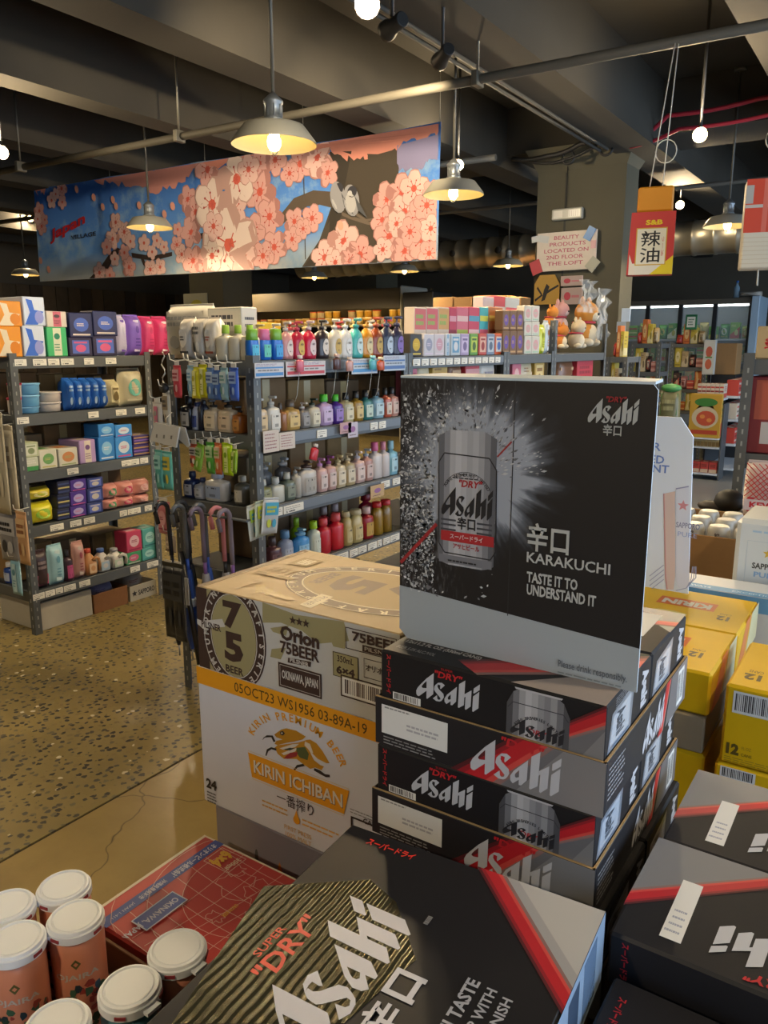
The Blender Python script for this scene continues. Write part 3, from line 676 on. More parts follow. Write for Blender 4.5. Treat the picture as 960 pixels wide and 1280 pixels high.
def beer_case(x, y, z, label, full=True):
    t = tag(empty('beer_case', (x, y, z)), label, 'beer case', 'stacked black beer cases')
    b = MB(); T = .004
    b.rbox(0, W_, 0, T, .001, HT, CB2, .001); b.rbox(0, W_, D_-T, D_, .001, HT, CB2, .001); b.rbox(0, T, T, D_-T, .001, HT, CB2, .001); b.rbox(W_-T, W_, T, D_-T, .001, HT, CB2, .001); b.box(T, W_-T, T, D_-T, .001, .004, KRAFT)
    b.box(.0005, W_-.0005, .0005, T-.0005, HT, HT+.0006, KRAFT_E); b.box(W_-T+.0005, W_-.0005, .0005, D_-.0005, HT, HT+.0006, KRAFT_E)
    tr = b.build('tray', t)
    A = Art((0, 0, 0)); asahi_tray_front(A, W_, HT); A.build('printed_front', tr)
    A = Art((W_, 0, 0), (0, 1, 0)); asahi_tray_side(A, D_, HT); A.build('printed_side', tr)
    for k in range(2):
        y0 = T+.001+k*(D_/2-T); y1 = y0+D_/2-T-.003
        b = MB(); b.rbox(T+.001, W_-T-.001, y0, y1, .005, HP, CB, .003); pk = b.build('twelve_pack', t)
        A = Art((W_-T-.001, y0, HT), (0, 1, 0)); asahi_pack_side(A, y1-y0, HP-HT, k == 0); A.build('printed_side', pk)
        if k == 0:
            A = Art((T+.001, y0, HT)); asahi_pack_front(A, W_-2*T-.002, HP-HT); A.build('printed_front', pk)
            if full:
                A = Art((T, y0, HP), (1, 0, 0), (0, 1, 0)); ww, dd = W_-2*T-.002, y1-y0
                A.poly([(ww*.62, 0), (ww, 0), (ww, dd*.62)], mat('#9a8f8a', .45)); diag(A, ((ww*.36, dd*.0+.02), (ww, dd*.9)), ((ww*.46, 0), (ww, dd*.62)))
                A.text('12x11.2 FL OZ (330ml CANS)', ww*.05, dd*.20, ww*.42, dd*.27, P('#aaa9a6'), .03); A.text('BEER 5.0% ALC./VOL', ww*.05, dd*.09, ww*.24, dd*.14, P('#8d8c8a'), .02); A.build('printed_lid', pk)
        elif full:
            A = Art((T, y0, HP), (1, 0, 0), (0, 1, 0)); ww, dd = W_-2*T-.002, y1-y0
            A.poly([(ww*.70, dd), (ww, dd), (ww, dd*.5)], GRY2); diag(A, ((ww*.62, dd*.50), (ww, dd*.66)), ((ww*.62, dd*.58), (ww, dd*.76))); A.poly([(ww*.80, dd*.30), (ww*.91, dd*.30), (ww*.91, dd*.86), (ww*.80, dd*.86)], WHITE); A.build('printed_lid', pk)
    return t
AX, AY = -.543, .79
ZT = 1.214
beer_case(AX, AY, ZT-HP, 'topmost black beer case of the middle stack, under the display card')
beer_case(AX-.004, AY-.003, ZT-2*HP-.001, 'second black beer case from the top of the middle stack', False)
beer_case(AX+.010, AY+.002, ZT-3*HP-.002, 'third black beer case of the middle stack, mostly hidden', False)
def plain_case(name, x0, x1, y0, y1, z0, z1, m, label, cat='case', rz=None):
    t = tag(empty(name, ((x0+x1)/2, (y0+y1)/2, z0), rz or 0), label, cat)
    w2, d2, h = (x1-x0)/2, (y1-y0)/2, z1-z0
    b = MB(); b.rbox(-w2, w2, -d2, d2, 0, h, m, .004); b.build('carton', t)
    b = MB(); b.rbox(-w2+.004, w2-.004, -.025, .025, h, h+.0008, mat('#b08d58', .35), .0003); b.build('packing_tape', t)
    return t
plain_case('base_carton', AX, AX+W_, AY+.004, AY+D_, .16, ZT-3*HP-.004, KRAFT, 'brown carton under the middle stack of black beer cases')
# pallet under everything
t = tag(empty('pallet', (0, 0, 0)), 'wooden pallet under the beer case display', 'pallet'); WOOD = mat('#8a6a40', .8, noise=.3, nscale=14)
for k in range(9): b = MB(); b.rbox(-1.02, .42, .22+k*.24, .22+k*.24+.15, .135, .155, WOOD, .004); b.build('deck_board', t)
for k in range(4): b = MB(); b.rbox(-1.02+k*.455, -1.02+k*.455+.075, .22, 2.30, .0, .134, WOOD, .004); b.build('runner', t)
# ---- the near black case, lid towards the viewer
na = onz(440, 1028, 1.029); th = math.radians(3.69)
t = tag(empty('beer_case', (na.x, na.y, 1.029-.080), th), 'large black beer case nearest the viewer with lettering running away', 'beer case')
b = MB(); b.rbox(0, .309, -.375, 0, 0, .080, CB, .004); nc = b.build('carton', t)
A = Art((.309, -.375, .080), (0, 1, 0), (-1, 0, 0)); W, H = .375, .309      # u = towards the back, v = to the left
def nu(px, py): 
    q = onz(px, py, 1.029)-na; a = q.x*math.cos(th)+q.y*math.sin(th); c = -q.x*math.sin(th)+q.y*math.cos(th); return (W+c, H-a)
A.poly([(W, 0), (W, H-.182), (W-.130, 0)], mat('#a9a9ab', .42, .2)); A.poly([(W, 0), (W, H-.215), (W-.098, 0)], mat('#bdbcba', .42, .15))
diag(A, ((W, H-.170), (W-.142, 0)), ((W, H-.196), (W-.118, 0)))
# ridged field behind the logo; the lamps' golden sheen is put into its colour
m, nt, p, N, L = node_mat('ridged_sheen_field'); p.inputs['Base Color'].default_value = lin('#47432f'); p.inputs['Metallic'].default_value = .65; p.inputs['Roughness'].default_value = .27
tcn = N('ShaderNodeTexCoord'); wv = N('ShaderNodeTexWave'); wv.bands_direction = 'X'; wv.inputs['Scale'].default_value = 34; wv.inputs['Distortion'].default_value = 2.0; L(tcn.outputs['Object'], wv.inputs['Vector'])
bpn = N('ShaderNodeBump'); bpn.inputs['Strength'].default_value = .5; bpn.inputs['Distance'].default_value = .003; L(wv.outputs['Fac'], bpn.inputs['Height']); L(bpn.outputs['Normal'], p.inputs['Normal'])
A.poly([nu(330,1108), nu(463,1100), nu(495,1128), nu(520,1200), nu(430,1280), nu(215,1280)], m)
k0, k1 = nu(463, 1048), nu(515, 1076)
A.vtext('スーパードライ', k0[0]-.012, k1[1]-.0, k0[0]+.000, k0[1], mat('#d8382c', .5), .03)
A.text('"DRY"', W-.248, H-.066, W-.160, H-.043, mat('#cf4a38', .5), .02, shear=.12); A.text('SUPER', W-.228, H-.040, W-.184, H-.031, mat('#cf4a38', .5), .01)
A.logo(W-.301, H-.151, W-.112, H-.069, mat('#b3b5c0', .45))
A.text('辛', W-.250, H-.194, W-.212, H-.158, mat('#b3b5c0', .45), .02); A.text('口', W-.204, H-.192, W-.172, H-.160, mat('#b3b5c0', .45), .035)
A.text('ASAHI TASTE', W-.250, H-.235, W-.150, H-.222, mat('#a5a7b0', .45), .03); A.text('DEEP WITH', W-.225, H-.252, W-.152, H-.242, mat('#a5a7b0', .45), .02); A.text('CRISP FINISH', W-.240, H-.268, W-.155, H-.258, mat('#a5a7b0', .45), .02)
A.lines(W-.11, H-.162, W-.095, H-.152, 1, P('#77777a'))
A.build('printed_lid', nc)
A = Art((.309, -.375, 0), (0, 1, 0)); A.rect(.215, 0, .375, .08, mat('#a5bdd8', .3, .35)); A.rect(.30, .006, .345, .074, mat('#7c97b8', .25, .4)); A.rect(.25, .01, .285, .07, mat('#3d4d62', .3)); A.build('printed_side', nc)  # silver can print; the window light's blue is put into its colour
plain_case('beer_case', na.x+.002, na.x+.300, na.y-.365, na.y+.002, .62, .948, CB, 'black case directly under the nearest black beer case', 'beer case')
plain_case('base_carton', na.x+.006, na.x+.296, na.y-.36, na.y-.002, .157, .619, KRAFT, 'brown carton at the bottom under the nearest black beer case')
# ---- black twelve-packs at lower right, lids printed upside down to us
def lid_pack(x0, y0, z1, w, d, h, label, sticker=True, rz=0.0):
    t = tag(empty('beer_pack', (x0, y0, z1-h), rz), label, 'beer pack'); b = MB(); b.rbox(0, w, 0, d, 0, h, CB, .003); c = b.build('carton', t)
    A = Art((w, d, h), (-1, 0, 0), (0, -1, 0))        # seen from the far side
    A.poly([(w, 0), (w, d*.64), (w*.54, 0)], mat('#7d7d81', .5, .1)); diag(A, ((w, d*.73), (w*.49, 0)), ((w, d*.61), (w*.56, 0)))
    if sticker: A.poly([(w*.855, d*.34), (w*.785, d*.34), (w*.785, d*.88), (w*.855, d*.88)][::-1], WHITE)
    if sticker: A.lines(w*.80, d*.60, w*.85, d*.84, 4, P('#9aa0b0'), .3)
    A.text('JAPAN\'S No.1', w*.36, d*.26, w*.54, d*.31, SIL); A.text('BEER', w*.44, d*.18, w*.53, d*.23, SIL)
    A.text('辛口', w*.30, d*.40, w*.46, d*.54, SIL, .035)
    A.logo(w*.20, d*.58, w*.70, d*.86, SIL); A.text('"DRY"', w*.42, d*.885, w*.58, d*.955, REDP, .03, shear=.2)
    A.build('printed_lid', c)
    A = Art((0, 0, 0)); A.vtext('スーパードライ', .014, h*.08, .022, h*.9, REDP, .03); A.build('printed_front', c)
    return t
lid_pack(-.200, .722, 1.000, .31, .193, .062, 'black beer pack with white sticker, beside the nearest case', True)
lid_pack(-.196, .917, 1.000, .31, .193, .062, 'black beer pack with white sticker, in front of yellow boxes', True)
t = tag(empty('beer_pack', (-.186, .515, .905)), 'black beer pack with a long white label at lower right corner', 'beer pack')
b = MB(); b.rbox(0, .30, 0, .19, 0, .062, CB, .003); c = b.build('carton', t)
A = Art((0, 0, .062), (1, 0, 0), (0, 1, 0)); A.vtext('スーパードライ', .012, .115, .021, .165, REDP, .03); A.poly([(.045, .085), (.20, .085), (.20, .118), (.045, .118)], WHITE); A.lines(.06, .098, .14, .114, 2, P('#a9a9ad'), .3); A.build('printed_lid', c)
plain_case('beer_case', -.192, .110, .725, 1.105, .62, .937, CB, 'black case under the two black packs at lower right', 'beer case')
plain_case('beer_case', -.180, .112, .52, .702, .62, .904, CB, 'black case under the black pack in the lower right corner', 'beer case')
plain_case('base_carton', -.188, .112, .725, 1.10, .157, .619, KRAFT, 'brown carton at the bottom of the right black packs')
plain_case('base_carton', -.178, .112, .525, .70, .157, .619, KRAFT, 'brown carton under the lower right corner pack')

# ================================================================== display card (black)
SY0 = .846; SX0, SX1 = -.541, -.222; SZ0, SZ1 = ZT+.001, 1.560
t = tag(empty('display_card', (SX0, SY0, SZ0)), 'tall black beer advertising card showing a splashing silver can', 'display card')
SW, SH = SX1-SX0, SZ1-SZ0
m, nt, p, N, L = node_mat('splash_print'); p.inputs['Roughness'].default_value = .5
tcn = N('ShaderNodeTexCoord'); vm = N('ShaderNodeVectorMath'); vm.operation = 'SUBTRACT'; vm.inputs[1].default_value = (.104, 0, .235); L(tcn.outputs['Object'], vm.inputs[0])
vs_ = N('ShaderNodeVectorMath'); vs_.operation = 'MULTIPLY'; vs_.inputs[1].default_value = (1/.098, 0, 1/.10); L(vm.outputs[0], vs_.inputs[0])
ln = N('ShaderNodeVectorMath'); ln.operation = 'LENGTH'; L(vs_.outputs[0], ln.inputs[0])
nrm = N('ShaderNodeVectorMath'); nrm.operation = 'NORMALIZE'; L(vs_.outputs[0], nrm.inputs[0])
n1 = N('ShaderNodeTexNoise'); n1.inputs['Scale'].default_value = 5.0; n1.inputs['Detail'].default_value = 6; L(nrm.outputs[0], n1.inputs['Vector'])
n2 = N('ShaderNodeTexNoise'); n2.inputs['Scale'].default_value = 40; n2.inputs['Detail'].default_value = 5; L(tcn.outputs['Object'], n2.inputs['Vector'])
ma = N('ShaderNodeMath'); ma.operation = 'MULTIPLY_ADD'; ma.inputs[1].default_value = -1.1; L(n1.outputs['Fac'], ma.inputs[0]); L(ln.outputs['Value'], ma.inputs[2])
mb2 = N('ShaderNodeMath'); mb2.operation = 'MULTIPLY_ADD'; mb2.inputs[1].default_value = -.35; L(n2.outputs['Fac'], mb2.inputs[0]); L(ma.outputs[0], mb2.inputs[2])
rg = ramp(nt, [(.0, '#9aa0ac'), (.12, '#5d626c'), (.32, '#26272c'), (.5, '#1b1a1d')]); L(mb2.outputs[0], rg.inputs[0])
mpv = N('ShaderNodeVectorMath'); mpv.operation = 'MULTIPLY'; mpv.inputs[1].default_value = (260, 0, 70); L(tcn.outputs['Object'], mpv.inputs[0])
n3 = N('ShaderNodeTexNoise'); n3.inputs['Scale'].default_value = 1; n3.inputs['Detail'].default_value = 3; L(mpv.outputs[0], n3.inputs['Vector'])
rv = ramp(nt, [(.52, '#000000'), (.68, '#ffffff')]); L(n3.outputs['Fac'], rv.inputs[0])
sxx = N('ShaderNodeSeparateXYZ'); L(tcn.outputs['Object'], sxx.inputs[0]); mr = N('ShaderNodeMapRange'); mr.inputs['From Min'].default_value = .045; mr.inputs['From Max'].default_value = .10; mr.inputs['To Min'].default_value = .5; mr.inputs['To Max'].default_value = 0; L(sxx.outputs['X'], mr.inputs['Value'])
mm = N('ShaderNodeMath'); mm.operation = 'MULTIPLY'; L(rv.outputs[0], mm.inputs[0]); L(mr.outputs[0], mm.inputs[1])
mx = N('ShaderNodeMix'); mx.data_type = 'RGBA'; L(mm.outputs[0], mx.inputs['Factor']); L(rg.outputs[0], mx.inputs['A']); mx.inputs['B'].default_value = lin('#77777c'); L(mx.outputs['Result'], p.inputs['Base Color'])
CARDW = mat('#9fa6ab', .5, name='pale_grey_card'); CARDT = mat('#b5c4d0', .5, name='white_card_back')
b = MB(); b.prism([(0, .012), (.012, 0), (SW, 0), (SW, SH-.006), (SW-.005, SH), (0, SH)], (0, .0025, 0), (1,0,0), (0,0,1), .0025, m, CARDT); fp_ = b.build('front_panel', t)
b = MB(); b.prism([(0, 0), (SW-.003, 0), (SW-.015, .075), (SW*.80, .105), (0, .105)], (.0, .0, SH), (1,0,0), (0,1,0), .003, CARDT); b.build('top_flap', t)
for wx_, wh_ in ((.05, SH-.012), (.19, SH-.02)):
    b = MB(); b.prism([(0, 0), (.10, 0), (.07, wh_), (0, wh_)], (wx_, .0042, 0), (0,1,0), (0,0,1), .003, CARDT); b.build('side_wing', t)
def fp(px, py): q = ony(px, py, SY0); return (q.x-SX0, q.z-SZ0)
A = Art((0, 0, 0))
A.poly([(0, .012), (.012, 0), (SW, 0), (SW, fp(795, 810)[1]), (0, fp(499, 731)[1])], CARDW)
A.rect(fp(637, 700)[0]-.0006, .06, fp(637, 700)[0]+.0006, SH, mat('#2c2c30'))
# droplets left of the can, thinning outwards
rr_ = random.Random(11)
DC = [mat(c, .5) for c in ('#6a6b70', '#8f9094', '#b4b6b9', '#d4d6d8')]
A.k += 1
for i in range(2300):
    u = min(.135, abs(rr_.gauss(.045, .032))); v = rr_.gauss(.165, .055) if i % 3 else rr_.uniform(.075, .33)
    if not (.068 < v < SH-.006 and .002 < u < .14): continue
    if .052 < u < .115 and .075 < v < .262: continue
    s_ = abs(rr_.gauss(0, .0009))+.0004; a = rr_.uniform(0, 3.1); e = rr_.uniform(1, 2.6)
    A.k -= 1; A.poly([(u+s_*e*math.cos(a), v+s_*e*math.sin(a)), (u-s_*math.sin(a), v+s_*math.cos(a)), (u-s_*e*math.cos(a), v-s_*e*math.sin(a)), (u+s_*math.sin(a), v-s_*math.cos(a))], rr_.choice(DC))
for i in range(420):
    a = rr_.uniform(.1, 2.2); r = abs(rr_.gauss(.075, .03)); u = .088+r*math.cos(a)*1.0; v = .225+r*math.sin(a)*.95
    if not (.0 < u < SW*.62 and v < SH-.008): continue
    s_ = abs(rr_.gauss(0, .0006))+.0003
    A.k -= 1; A.poly([(u+s_*3*math.cos(a), v+s_*3*math.sin(a)), (u-s_*math.sin(a), v+s_*math.cos(a)), (u-s_*3*math.cos(a), v-s_*3*math.sin(a)), (u+s_*math.sin(a), v-s_*math.cos(a))], rr_.choice(DC[:3]))
A.line([fp(501, 703), fp(546, 655)], .0045, mat('#9c2a2e')); A.line([fp(622, 571), fp(640, 552)], .002, mat('#9c3a3a'))
c0, c1 = fp(547, 703), fp(622, 541)
x0, y0, x1, y1 = c0[0], c0[1], c1[0], c1[1]; cw = x1-x0
n_ = len(TONES)
A.k += 1
for i in range(n_):
    def ed(x, s): f = abs((x-(x0+x1)/2)/(cw/2)); return (y1-.10*cw*max(0, (f-.6)/.4) if s else y0+.08*cw*max(0, (f-.7)/.3))
    a, b_ = x0+cw*i/n_, x0+cw*(i+1)/n_; A.k -= 1; A.poly([(a, ed(a, 0)), (b_, ed(b_, 0)), (b_, ed(b_, 1)), (a, ed(a, 1))], mat(['#6a6c74', '#8f919a', '#b2b4bc', '#c0c2ca', '#b6b8c0', '#a8aab2', '#b0b2ba', '#a0a2aa', '#84868e', '#62646c'][i], .45, .2))
A.rect(x0+cw*.03, y0+cw*.03, x1-cw*.03, y0+cw*.16, mat('#7d7f88', .45, .2))
lab = [fp(*q) for q in ((549,577),(556,566),(612,573),(621,588),(620,690),(613,700),(556,690),(549,678),(549,577))]; A.line(lab, .0016, mat('#26262c'))
cx, cy = (x0+x1)/2, fp(585, 612)[1]
A.arctext('ASAHI BREWERIES LIMITED', cx, cy-.010, cw*.40, .0042, PI*.86, PI*.14, mat('#26262c'), .02, ry=cw*.33)
A.ring(cx, cy-.010, cw*.44, cw*.40, .0006, mat('#26262c'), a0=.12*PI, a1=.88*PI)
q0, q1 = fp(566, 597), fp(603, 593); A.text('DRAFT BEER', q0[0]+.006, q0[1]+.004, q1[0]-.006, q0[1]+.0065, mat('#33333a')); A.lines(q0[0], q0[1]-.001, q1[0], q0[1]+.002, 1, mat('#33333a'))
q0, q1 = fp(573, 608), fp(602, 602); A.text('"DRY"', q0[0], q0[1], q1[0], q1[1], mat('#a82a32'), .03, shear=.2)
q0, q1 = fp(552, 641), fp(617, 613); A.logo(q0[0], q0[1]-.002, q1[0], q1[1], mat('#1f1f25'))
for k in range(4): yy = fp(552, 645)[1]-.002-k*.0062; A.rect(x0+cw*.06, yy-.0024, x0+cw*.33, yy, mat('#44454d')); A.k -= 1; A.rect(x0+cw*.70, yy-.0024, x0+cw*.96, yy, mat('#44454d'))
q0, q1 = fp(572, 659), fp(595, 650); A.text('辛口', q0[0], q0[1]-.002, q1[0], q1[1]+.002, mat('#26262c'), .03)
q0, q1 = fp(551, 674), fp(619, 672); A.rect(q0[0]+.001, q0[1], q1[0]-.001, q0[1]+.013, mat('#a8282e')); A.text('スーパードライ', q0[0]+.014, q0[1]+.0035, q1[0]-.016, q0[1]+.010, mat('#c9bdbd'), .02)
q0, q1 = fp(567, 683), fp(600, 684); A.text('アサヒビール', q0[0], q0[1]-.002, q1[0], q0[1]+.005, mat('#a8282e'), .02)
A.lines(x0+cw*.2, y0+.004, x1-cw*.2, y0+.008, 1, mat('#26262c'))
# lettering right
q0, q1 = fp(735, 527), fp(800, 500); A.logo(q0[0], q0[1]-.001, q1[0], q1[1]+.001, mat('#a9aba9'))
q0, q1 = fp(757, 504), fp(783, 497); A.text('"DRY"', q0[0], q0[1]+.0015, q1[0], q1[1]+.001, mat('#8e2028'), .03, shear=.2)
q0, q1 = fp(754, 543), fp(778, 531); A.text('辛口', q0[0], q0[1]-.001, q1[0], q1[1], mat('#a9aba9'), .02)
q0, q1 = fp(659, 684), fp(713, 660); A.text('辛口', q0[0], q0[1]-.003, q1[0], q1[1]+.001, mat('#b2b3b0'), .022)
q0, q1 = fp(659, 702), fp(764, 704); A.text('KARAKUCHI', q0[0], q0[1], q1[0], q1[1]-.001, mat('#b9bab8'), .015)
q0, q1 = fp(659, 728), fp(723, 726); A.text('TASTE IT TO', q0[0], q0[1]+.001, q1[0], q0[1]+.0145, mat('#b4b5b3'), .03)
q0, q1 = fp(659, 743), fp(746, 746); A.text('UNDERSTAND IT', q0[0], q0[1]+.0005, q1[0], q0[1]+.014, mat('#b4b5b3'), .03)
q0, q1 = fp(698, 836), fp(784, 855); A.text('Please drink responsibly.', q0[0], q0[1]+.001, q1[0], q0[1]+.0125, mat('#5d6266'), .01); A.lines(q0[0], q0[1]-.005, q1[0], q0[1]-.001, 1, mat('#7d8286'), .4)
A.build('printed_front', fp_)

# ================================================================== white display card behind
WY = 1.95
t = tag(empty('display_card', (-.80, WY, 1.002)), 'white beer advertising card with glass and blue lettering, corner cut', 'display card')
WC = mat('#d0dbea', .5, name='white_card')
b = MB(); b.prism([(0, 0), (.395, 0), (.377, .385), (.345, .430), (.0, .430)], (0, .006, 0), (1,0,0), (0,0,1), .006, WC); wp = b.build('front_panel', t)
b = MB(); b.prism([(0, 0), (.12, 0), (0, .35)], (.30, .0062, 0), (0,1,0), (0,0,1), .004, WC); b.build('strut', t)
def wpt(px, py): q = ony(px, py, WY); return (q.x+.80, q.z-1.002)
A = Art((0,0,0)); BL = mat('#5f7fc0', .5)
for (s, x1, y) in (('EVER', 826, 564), ('RATED', 830, 580), ('REFRESHMENT', 836, 592)):
    q = wpt(x1, y); wdt = .028*len(s)*.62; A.text(s, q[0]-wdt, q[1], q[0], q[1]+.020, BL, .02)
for i, (s, x1, y) in enumerate((('LIGHT', 810, 668), ('USA', 812, 694))): q = wpt(x1, y); A.text(s, q[0]-.06, q[1], q[0]-.005, q[1]+.018, BL, .02)
g = [wpt(*q) for q in ((830,617),(844,614),(844,720),(842,737),(834,737),(832,720))]; A.poly(g, mat('#c9b7b4', .4)); A.line(g[:1]+g[5:]+g[4:5], .003, mat('#b98a8e'))
g = [wpt(*q) for q in ((845,611),(861,608),(862,725),(859,735),(848,735),(845,725))]; A.poly(g, mat('#ccd3e4', .4)); A.line([g[0], g[1]], .003, mat('#8d93b8'))
st = wpt(854, 632); A.poly([(st[0]+(.014 if k % 2 == 0 else .006)*math.sin(k*PI/5), st[1]+(.014 if k % 2 == 0 else .006)*math.cos(k*PI/5)) for k in range(10)], mat('#c98a94'))
q = wpt(845, 659); A.text('SAPPORO', q[0], q[1], q[0]+.055, q[1]+.014, mat('#8288a8'), .02); q = wpt(847, 670); A.text('PURE', q[0], q[1], q[0]+.045, q[1]+.012, mat('#8aa0d0'))
for k in range(3): A.line([wpt(x, y) for (x, y) in ((845,738),(858,735+k*0),(864+k*3,724-k),(866+k*2,708))], .002, mat('#9aa6c8'))
for k in range(4): A.line([wpt(812, 738-k*6), wpt(830, 724-k*6)], .002, mat('#9aa6c8'))
A.build('printed_front', wp)
# ================================================================== beige case (24 cans) and white case below it
OX, OY, OZ1 = -.953, .862, 1.210; OW, OD, OH = .403, .285, .142
t = tag(empty('beer_case', (OX, OY, OZ1-OH)), 'beige and brown beer case with a large 75 oval on top', 'beer case')
BRN = mat('#3b2a26', .55, name='dark_brown_print'); KHK = mat('#968f68', .55, name='khaki_print'); PALE = mat('#b9b9b6', .55, name='pale_grey_print')
BEI = mat('#b99f72', .6, noise=.06, nscale=30, name='beige_carton'); BRT = mat('#604524', .55, name='brown_print'); TAN = mat('#93783c', .55, name='tan_print'); CRM = mat('#d6c8a4', .55)
b = MB(); b.rbox(0, OW, 0, OD, 0, OH, BEI, .003); oc = b.build('carton', t)
def of(x, y): q = ony(220+x/3.047, 670+y/3.047, OY); return (q.x-OX, q.z-OZ1+OH)
class Clip(Art):
    lim = None
    def put(s, pts, faces, m):
        if s.lim: pts = [(min(max(u, s.lim[0]), s.lim[1]), min(max(v, s.lim[2]), s.lim[3])) for (u, v) in pts]
        Art.put(s, pts, faces, m)
A = Clip((0,0,0)); A.lim = (.0006, OW-.0006, .0006, OH-.0006)
A.rect(0, 0, OW, OH, PALE)
A.poly([of(*q) for q in ((330,250),(460,300),(640,325),(660,400),(540,410),(480,360),(400,330),(330,330))], KHK)
A.poly([of(*q) for q in ((360,350),(430,340),(420,380),(370,365))], KHK); A.poly([of(*q) for q in ((365,430),(420,425),(400,470),(360,460))], KHK); A.poly([of(*q) for q in ((570,350),(645,340),(645,430),(600,420))], KHK)
A.poly([(0,0),(.045,0),(.045,OH),(0,OH)], BRN)
A.poly([(.02, 0), (.10, 0), (.10, OH), (.02, OH)], KHK)
A.rect(0, 0, .026, OH, BRN)
oc_ = of(220, 383); ox, oy = oc_[0], OH*.5
WH = mat('#b9b7b2', .55)
A.ell(ox, oy, .071, .094, BRN, 36); A.ring(ox, oy, .068, .091, .0016, WH); A.ring(ox, oy, .052, .072, .0016, WH); A.ell(ox, oy, .0495, .070, KHK, 36)
A.arctext('OKINAWA CRAFT', ox, oy, .057, .0115, PI*.98, PI*.02, WH, .03, ry=.078)
A.arctext('SERIES  PREMIUM', ox, oy, .057, .0115, PI*2.02, PI*.98, WH, .03, ry=.078)
q0, q1 = of(185, 345), of(248, 258); A.text('7', ox-.021, q0[1], ox+.021, q1[1], BRN, .05); q0, q1 = of(185, 468), of(248, 375); A.text('5', ox-.021, q0[1], ox+.021, q1[1], BRN, .05)
q0, q1 = of(190, 513), of(252, 508); A.text('BEER', ox-.020, q0[1], ox+.020, q0[1]+.013, BRN, .03)
A.poly([of(*q) for q in ((75,312),(100,322),(178,315),(190,345),(105,352),(98,345),(78,332))], WH); q0, q1 = of(100, 345), of(172, 327); A.text('PILSNER', q0[0], q0[1], q1[0], q0[1]+.012, BRN, .03)
for k in range(3): c = of(447+k*25, 320+k*6); A.poly([(c[0]+(.0075 if i % 2 == 0 else .003)*math.sin(i*PI/5), c[1]+(.0075 if i % 2 == 0 else .003)*math.cos(i*PI/5)) for i in range(10)], BRN)
q0, q1 = of(400, 392), of(548, 374); A.text('Orion', q0[0], q0[1], q1[0], q1[1], BRN, .045)
q0, q1 = of(400, 442), of(548, 437); A.text('75BEER', q0[0], q0[1], q1[0], q0[1]+.020, BRN, .03)
A.poly([of(*q) for q in ((430,462),(518,478),(515,498),(428,480))], BRN); q0, q1 = of(437, 479), of(508, 484); A.text('PILSNER', q0[0], q0[1]+.0005, q1[0], q0[1]+.0075, WH, .03)
q0, q1 = of(395, 570), of(557, 525); A.rect(q0[0], q0[1], q1[0], q1[1], BRN); A.frame(q0[0]+.003, q0[1]+.003, q1[0]-.003, q1[1]-.003, .0008, WH); A.text('OKINAWA, JAPAN', q0[0]+.007, q0[1]+.011, q1[0]-.007, q1[1]-.011, WH, .03)
q0, q1 = of(602, 528), of(697, 462); A.rect(q0[0], q0[1], q1[0], q1[1], BRN); A.rect(q0[0]+.001, q0[1]+.001, q1[0]-.001, q1[1]-.001, KHK); A.text('350mL', q0[0]+.008, q1[1]-.014, q1[0]-.008, q1[1]-.004, BRN, .02); A.text('6×4', q0[0]+.006, q0[1]+.005, q1[0]-.006, q1[1]-.020, BRN, .05)
q0, q1 = of(650, 425), of(800, 380); A.frame(q0[0], q0[1], min(OW-.004, q0[0]+.10), q1[1], .0012, BRN); A.text('75BEER', q0[0]+.012, q0[1]+.014, q0[0]+.094, q1[1]-.004, BRN, .03); A.rect(q0[0]+.03, q0[1]+.002, q0[0]+.085, q0[1]+.012, BRN); A.text('PILSNER', q0[0]+.034, q0[1]+.004, q0[0]+.081, q0[1]+.010, WH)
q0, q1 = of(720, 535), of(770, 475); A.frame(q0[0], q0[1], q0[0]+.045, q1[1], .001, BRN); A.text('オリオン', q0[0]+.003, q0[1]+.011, q0[0]+.042, q0[1]+.021, BRN, .02)
q0, q1 = of(633, 605), of(770, 560); A.frame(q0[0], q0[1], q0[0]+.085, q0[1]+.034, .002, BRN); A.barcode(q0[0]+.003, q0[1]+.003, q0[0]+.082, q0[1]+.031, 20, True, BRN)
A.build('printed_front', oc)
A = Clip((0, 0, OH), (0, -1, 0), (1, 0, 0)); A.o = Vector((0, OD, OH)); A.lim = (.0006, OD-.0006, .0006, OW-.0006)    # u to the viewer, v to the right
A.rect(0, 0, OD, .016, BRT); A.rect(0, .012, OD, .014, TAN)
cu_, cv_ = .135, .262
A.ell(cu_, cv_, .112, .172, BRT, 44); A.ring(cu_, cv_, .109, .169, .002, CRM, 44); A.ring(cu_, cv_, .086, .143, .003, CRM, 44); A.ell(cu_, cv_, .083, .139, TAN, 40)
A.arctext('PREMIUM SERIES OKINAWA CRAFT', cu_, cv_, .094, .016, PI*1.9, -.1*PI, CRM, .03, ry=.152)
A.text('7', cu_-.042, cv_+.015, cu_+.042, cv_+.105, BRT, .05); A.text('5', cu_-.042, cv_-.085, cu_+.042, cv_+.0, BRT, .05); A.text('BEER', cu_-.035, cv_-.118, cu_+.035, cv_-.098, BRT, .03)
A.poly([(cu_+.072, cv_-.035), (cu_+.135, cv_-.03), (cu_+.130, cv_-.055), (cu_+.070, cv_-.060)], CRM); A.text('PILSNER', cu_+.078, cv_-.052, cu_+.126, cv_-.040, BRT)
for k in range(4): A.poly([(.218+.008*k, .095+.022*k), (.232+.008*k, .085+.022*k), (.262, .112+.022*k), (.250, .120+.022*k)], mat('#b59a5c'))
